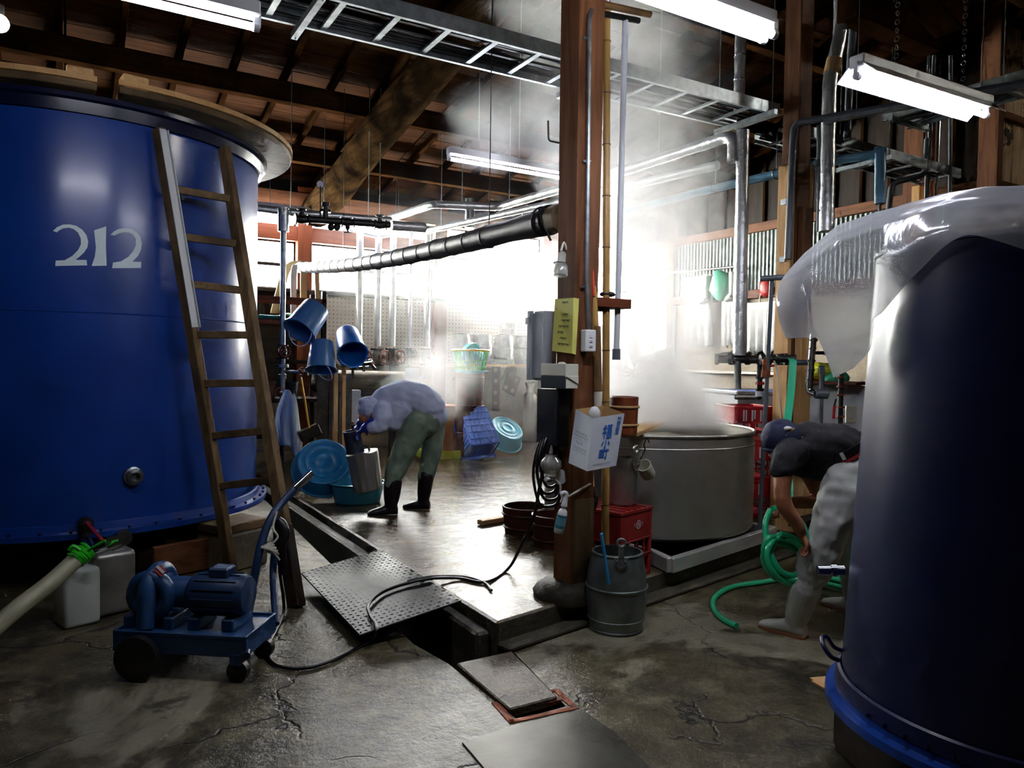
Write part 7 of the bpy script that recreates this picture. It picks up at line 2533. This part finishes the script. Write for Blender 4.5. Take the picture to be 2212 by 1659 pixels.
lump('rag', 'dark green rag heaped beside the lime yellow one', 'rag', D(1805, 818, 7.2), (0.14, 0.12, 0.07), 'net_green', 2.0)
# red crates behind the kettle: a tall stack
sc = G(1628, 1118, 0.14)
def side_text(W, t0, hx, hy, H):
    b_ = MB()
    for k in range(3):
        x = -0.09 + 0.08 * k
        z = H * 0.76
        y = -hy - 0.001
        for (u0, v0, u1, v1) in ((-.02, -.05, -.004, .05), (.004, -.05 + .02 * (k % 2), .018, .05)):
            b_.add([W(x + u0, y, z + v0), W(x + u1, y, z + v0), W(x + u1, y, z + v1), W(x + u0, y, z + v1)], [(0, 1, 2, 3)])
    b_.build('white_marking', 'label_white', t0)['kind'] = 'stuff'
for k in range(3):
    crate('bottle_crate', ('bottom', 'middle', 'top')[k] + ' bright red bottle crate of the stack behind the steel kettle', (sc.x + 0.12, sc.y + 0.25, 0.14 + 0.335 * k), 0.38, 0.5, 0.33, R_(-26), 'crate_red', 'red crates stacked behind the kettle', mark=side_text)
# white tub with blue inside
o = thing('plastic_tub', 'big white tub with a blue inside standing behind the red crates', 'tub', D(1640, 880, 8.2))
c = D(1645, 862, 8.3)
zb_, zt_ = 0.14, D(1640, 852, 8.0).z
m_ = rotz(R_(-20))
rr_ = lambda z, hx, hy: [Vector((c.x, c.y, z)) + m_ @ Vector((sx * hx, sy * hy, 0)) for sx, sy in ((-1, -1), (1, -1), (1, 1), (-1, 1))]
MB().loft([rr_(zb_, 0.42, 0.34), rr_(zt_, 0.5, 0.4), rr_(zt_, 0.53, 0.43), rr_(zt_ + 0.04, 0.53, 0.43), rr_(zt_ + 0.04, 0.48, 0.38), rr_(zt_ - 0.3, 0.46, 0.36)]).build('shell', 'tub_white', o, bevel=0.01)
MB().loft([rr_(zt_ + 0.03, 0.478, 0.378), rr_(zt_ - 0.02, 0.47, 0.37)], caps=True).build('inner', 'tub_blue_inside', o)
# light blue basket behind the steam
o = thing('basket', 'light blue plastic basket behind the steaming kettle', 'basket', D(1408, 880, 9.0))
c = D(1408, 884, 9.0)
rr_ = lambda z, hx, hy: [Vector((c.x, c.y, c.z + z)) + rotz(R_(-20)) @ Vector((sx * hx, sy * hy, 0)) for sx, sy in ((-1, -1), (1, -1), (1, 1), (-1, 1))]
MB().loft([rr_(-0.12, 0.15, 0.12), rr_(0.11, 0.18, 0.15), rr_(0.13, 0.19, 0.16), rr_(0.13, 0.165, 0.135), rr_(-0.1, 0.14, 0.11)]).build('shell', 'crate_pale', o, bevel=0.006)
tag(MB().span((c.x - 0.4, c.y - 0.3, 0.14), (c.x + 0.4, c.y + 0.3, c.z - 0.12)).build('low_bench', 'tub_wood_brown', bevel=0.006), 'brown bench carrying the light blue basket', 'bench')
# wash counter along the corner, with funnels and bags
o = thing('wash_counter', 'steel topped wash counter running round the back right corner', 'counter', (9.0, 9.5, 1.3))
MB().span((8.85, 7.0, 1.39), (9.41, 11.2, 1.43)).build('counter_top', 'stainless', o, bevel=0.006)
MB().span((7.6, 10.75, 1.39), (8.85, 11.33, 1.43)).build('counter_top', 'stainless', o, bevel=0.006)
MB().span((8.95, 7.1, 0.14), (9.41, 11.2, 1.385)).build('plinth', 'wall_plaster', o)
MB().span((7.65, 10.85, 0.14), (8.95, 11.33, 1.385)).build('plinth', 'wall_plaster', o)
for x, y, lbl, m in ((1345, 760, 'large steel funnel standing on the wash counter', 'stainless'), (1398, 772, 'smaller steel funnel lying on the wash counter beside the large one', 'stainless')):
    p = D(x, y, 13.3)
    p = AtY(x, 786, 10.95) if x < 1360 else AtX(x, 786, 9.1)
    p.z = 1.432
    ax_ = Vector((0, 0, 1)) if x < 1360 else Vector((0.3, -0.6, 0.45))
    t0 = thing('funnel', lbl, 'funnel', p)
    rr = 0.22 if x < 1360 else 0.2
    MB().lathe([(rr, 0.0), (0.03, 0.42), (0.025, 0.55), (0.02, 0.55), (0.025, 0.41), (rr - 0.008, 0.0)], p + (Vector((0, 0, 0)) if x < 1360 else Vector((0, 0, 0.12))), ax_, 24).build('cone', m, t0, smooth=0.8)
for i, (x0, x1, y0, y1, lbl) in enumerate(((1560, 1600, 640, 748, 'white cloth hanging in the steam left of the foil riser'), (1615, 1682, 655, 762, 'large white cloth hanging on the wall right of the foil riser'), (1480, 1540, 600, 750, 'pale cloth hanging deep in the steam'))):
    p, q = AtX(x0, y0, 9.36), AtX(x1, y0, 9.36)
    zb_ = AtX((x0 + x1) / 2, y1, 9.36).z
    bmc = bmesh.new()
    n_, m_r = 12, 6
    g_ = [[bmc.verts.new((9.36 + 0.035 * math.sin(u * 2.1 + i) * (v / m_r), p.y + (q.y - p.y) * u / n_, p.z + (zb_ - p.z) * v / m_r + 0.03 * math.sin(u * 1.3) * (v == m_r))) for u in range(n_ + 1)] for v in range(m_r + 1)]
    for v in range(m_r):
        for u in range(n_):
            bmc.faces.new((g_[v][u], g_[v][u + 1], g_[v + 1][u + 1], g_[v + 1][u])).smooth = True
    me = bpy.data.meshes.new('hanging_cloth')
    bmc.to_mesh(me)
    bmc.free()
    c_ = link('hanging_cloth', me, 'cloth_white')
    md = c_.modifiers.new('thick', 'SOLIDIFY')
    md.thickness = 0.01
    tag(c_, lbl, 'cloth', 'white cloths on the right wall')
rl = thing('drying_rail', 'long thin drying rail along the right wall with things hung from it', 'rail', (9.3, 9, 3.2))
MB().tube([AtX(1420, 592, 9.3), AtX(1600, 575, 9.3)], 0.02, 8).build('rail', 'steel_pipe', rl, smooth=1)
for x in (1440, 1590):
    p = AtX(x, 580, 9.3)
    MB().beam(p, p + Vector((0.2, 0, 0)), 0.03, 0.03).build('bracket', 'dark_iron', rl)
lump('net_bag', 'green net bag hanging from the drying rail in the steam', 'bag', AtX(1555, 618, 9.28), (0.1, 0.2, 0.27), 'net_green', 3.0, 0.3, 5)
for i, (x, y) in enumerate(((1527, 632), (1583, 625))):
    p = AtX(x, y, 9.3)
    b = MB().tube([p + Vector((0, 0, 0.28)), p + Vector((0, 0, -0.1))], [0.07, 0.06], 12).tube([p + Vector((0, 0.02, -0.1)), p + Vector((0, 0.14, -0.16))], [0.06, 0.045], 10)
    tag(b.build('rubber_boot', 'jerry_white', smooth=0.9), ('grey white boot hung upside by the drying rail left of the green net', 'grey white boot hung by the drying rail right of the green net')[i], 'boot')
lump('red_bag', 'small red and blue bag hung behind the T handle of the pipe stand', 'bag', AtX(1653, 622, 9.38), (0.05, 0.12, 0.14), 'red_valve', 4.0, 0.2, 8)
b = MB().torus(AtX(1652, 645, 9.4), (1, 0, 0), 0.1, 0.012, 20, 6)
tag(b.build('hose_ring', 'rope', smooth=1), 'ring of pale hose hung over the large white cloth', 'hose')
o = MB().tube(smooth_path([D(1365, 882, 7.2), D(1384, 840, 7.3), D(1420, 800, 7.5), D(1448, 782, 7.7)], 6), 0.02, 8).build('bent_pole', 'bamboo', smooth=1)
tag(o, 'bent pale bamboo strip rising out of the steam', 'pole')
# clutter by the hose man: pallet pieces and box
for i, (x, y, L_, a, m, lbl) in enumerate(((1716, 1120, 0.5, 10, 'worn_wood_x', 'weathered plank end on the platform behind the hose coil'), (1740, 1100, 0.45, -8, 'pale_wood_x', 'pale plank resting behind the forearm of the man in black'), (1725, 1135, 0.4, 24, 'dark_wood_x', 'dark plank lowest behind the green coil'))):
    p = G(x, y, 0.14 + 0.05 * i + 0.03)
    p.z = 0.14 + 0.025 + (0.0, 0.052, 0.104)[i]
    tag(MB().box(p + Vector((0.4, 0.2, 0)), (L_ + 0.4, 0.14, 0.05), rotz(R_(a))).build('plank_end', m, bevel=0.004), lbl, 'plank')
p = D(1722, 1030, 6.2)
o = thing('wooden_stool', 'pale wooden box stool behind the arm of the man in black', 'stool', Vector((p.x, p.y, 0.14)))
MB().box(Vector((p.x, p.y, 0.67)), (0.34, 0.3, 0.06), rotz(R_(10))).build('top', 'white_plastic', o, bevel=0.01)
MB().box(Vector((p.x, p.y, 0.39)), (0.26, 0.24, 0.5), rotz(R_(10))).build('case', 'pale_wood_z', o, bevel=0.005)
p = D(1762, 1050, 6.6)
o = MB().box(Vector((p.x, p.y, 0.4)), (0.45, 0.3, 0.52), rotz(R_(5))).build('dark_bin', 'grey_dark', bevel=0.01)
tag(o, 'dark grey bin between the wooden stool and the man in black', 'bin')
o = MB().box(Vector((p.x, p.y - 0.05, 0.69)), (0.5, 0.36, 0.05), rotz(R_(5))).build('lime_lid', 'lime_plastic', bevel=0.008)
tag(o, 'yellow green lid lying on the dark grey bin', 'lid')
# ================================================================== steam and haze
def steam(name, label, lo, hi, build, aniso=0.35, color=(0.995, 0.995, 0.995, 1), hom=False):
    t = NT(name + '_vol')
    t.t.nodes.remove(t.b)
    vsn = t.n('VolumeScatter')
    vsn.inputs['Color'].default_value = color
    vsn.inputs['Anisotropy'].default_value = aniso
    d = build(t)
    if isinstance(d, float):
        vsn.inputs['Density'].default_value = d
    else:
        t.l(d, vsn.inputs['Density'])
    t.l(vsn.outputs[0], t.out.inputs['Volume'])
    t.m.cycles.homogeneous_volume = hom
    o = MB().span(lo, hi).build(name, t.m)
    return tag(o, label, 'steam', None, 'stuff')


def plume(t):
    tc = t.n('TexCoord')
    sx = t.n('SeparateXYZ')
    t.l(tc.outputs['Object'], sx.inputs[0])
    m = t.math
    z = m('SUBTRACT', sx.outputs['Z'], 0.95)
    zz = m('MULTIPLY', z, z)
    dx = m('SUBTRACT', m('SUBTRACT', sx.outputs['X'], 4.08), m('MULTIPLY', zz, -0.032))
    dy = m('SUBTRACT', m('SUBTRACT', sx.outputs['Y'], 4.62), m('MULTIPLY', zz, 0.02))
    r = m('SQRT', m('ADD', m('MULTIPLY', dx, dx), m('MULTIPLY', dy, dy)))
    R = m('ADD', m('ADD', m('MULTIPLY', z, 0.12), 0.46), m('MULTIPLY', m('POWER', 2.718, m('MULTIPLY', z, -4.5)), 0.34))
    q = m('DIVIDE', r, R)
    nz = t.n('TexNoise')
    nz.inputs['Scale'].default_value = 1.7
    nz.inputs['Detail'].default_value = 5
    nz.inputs['Roughness'].default_value = 0.6
    nz.inputs['Distortion'].default_value = 0.5
    t.l(tc.outputs['Object'], nz.inputs['Vector'])
    body = m('MULTIPLY', m('SUBTRACT', 1.1, m('ADD', q, m('MULTIPLY', m('SUBTRACT', nz.outputs['Fac'], 0.5), 1.9))), 1.4, clamp=True)
    fall = m('ADD', m('MULTIPLY', m('POWER', 2.718, m('MULTIPLY', z, -0.8)), 5.5), 0.14)
    return m('MULTIPLY', m('MULTIPLY', body, fall), m('GREATER_THAN', z, 0.0))


def puff(c, rad, dens, sc=2.2, seed=0.0):
    def f(t):
        tc = t.n('TexCoord')
        mp = t.n('Mapping')
        mp.inputs['Location'].default_value = (-c[0] / rad[0], -c[1] / rad[1], -c[2] / rad[2])
        mp.inputs['Scale'].default_value = (1 / rad[0], 1 / rad[1], 1 / rad[2])
        t.l(tc.outputs['Object'], mp.inputs['Vector'])
        ln = t.n('VectorMath', operation='LENGTH')
        t.l(mp.outputs[0], ln.inputs[0])
        nz = t.n('TexNoise', noise_dimensions='4D')
        nz.inputs['W'].default_value = seed
        nz.inputs['Scale'].default_value = sc
        nz.inputs['Detail'].default_value = 5
        nz.inputs['Distortion'].default_value = 0.6
        t.l(tc.outputs['Object'], nz.inputs['Vector'])
        m = t.math
        b_ = m('SUBTRACT', 1.0, m('ADD', ln.outputs['Value'], m('MULTIPLY', m('SUBTRACT', nz.outputs['Fac'], 0.5), 1.8)), clamp=True)
        return m('MULTIPLY', b_, dens)
    return f


def puff_at(name, label, c, rad, dens, sc=2.2, seed=0.0):
    c, rad = Vector(c), Vector(rad)
    return steam(name, label, c - rad * 1.5, c + rad * 1.5, puff(c, rad, dens, sc, seed))


steam('steam', 'thick white steam rising from the big steel kettle to the roof', (2.2, 3.2, 1.02), (5.9, 6.6, 4.7), plume, 0.45)
puff_at('steam', 'drifting wisp of steam under the roof left of the main post', D(1075, 275, 6.6), (0.6, 0.55, 0.38), 0.65, 2.4, 1.0)
puff_at('steam', 'low steam behind the stooping worker in the pale shirt', D(935, 820, 8.6), (0.55, 0.6, 0.55), 1.3, 2.6, 3.0)
def hazef(t):
    tc = t.n('TexCoord')
    sx = t.n('SeparateXYZ')
    t.l(tc.outputs['Object'], sx.inputs[0])
    m = t.math
    g = m('MULTIPLY', m('SUBTRACT', sx.outputs['Y'], 6.2), 0.22, clamp=True)
    gx = m('MULTIPLY', m('SUBTRACT', sx.outputs['X'], 2.9), 0.36, clamp=True)
    gz = m('MULTIPLY', m('SUBTRACT', 3.9, sx.outputs['Z']), 0.8, clamp=True)
    return m('MULTIPLY', m('MULTIPLY', m('MULTIPLY', g, gx), gz), 0.07)


steam('haze', 'thin bright haze filling the back of the hall before the windows', (1.4, 6.1, 0.15), (9.45, 11.15, 4.0), hazef, 0.55)
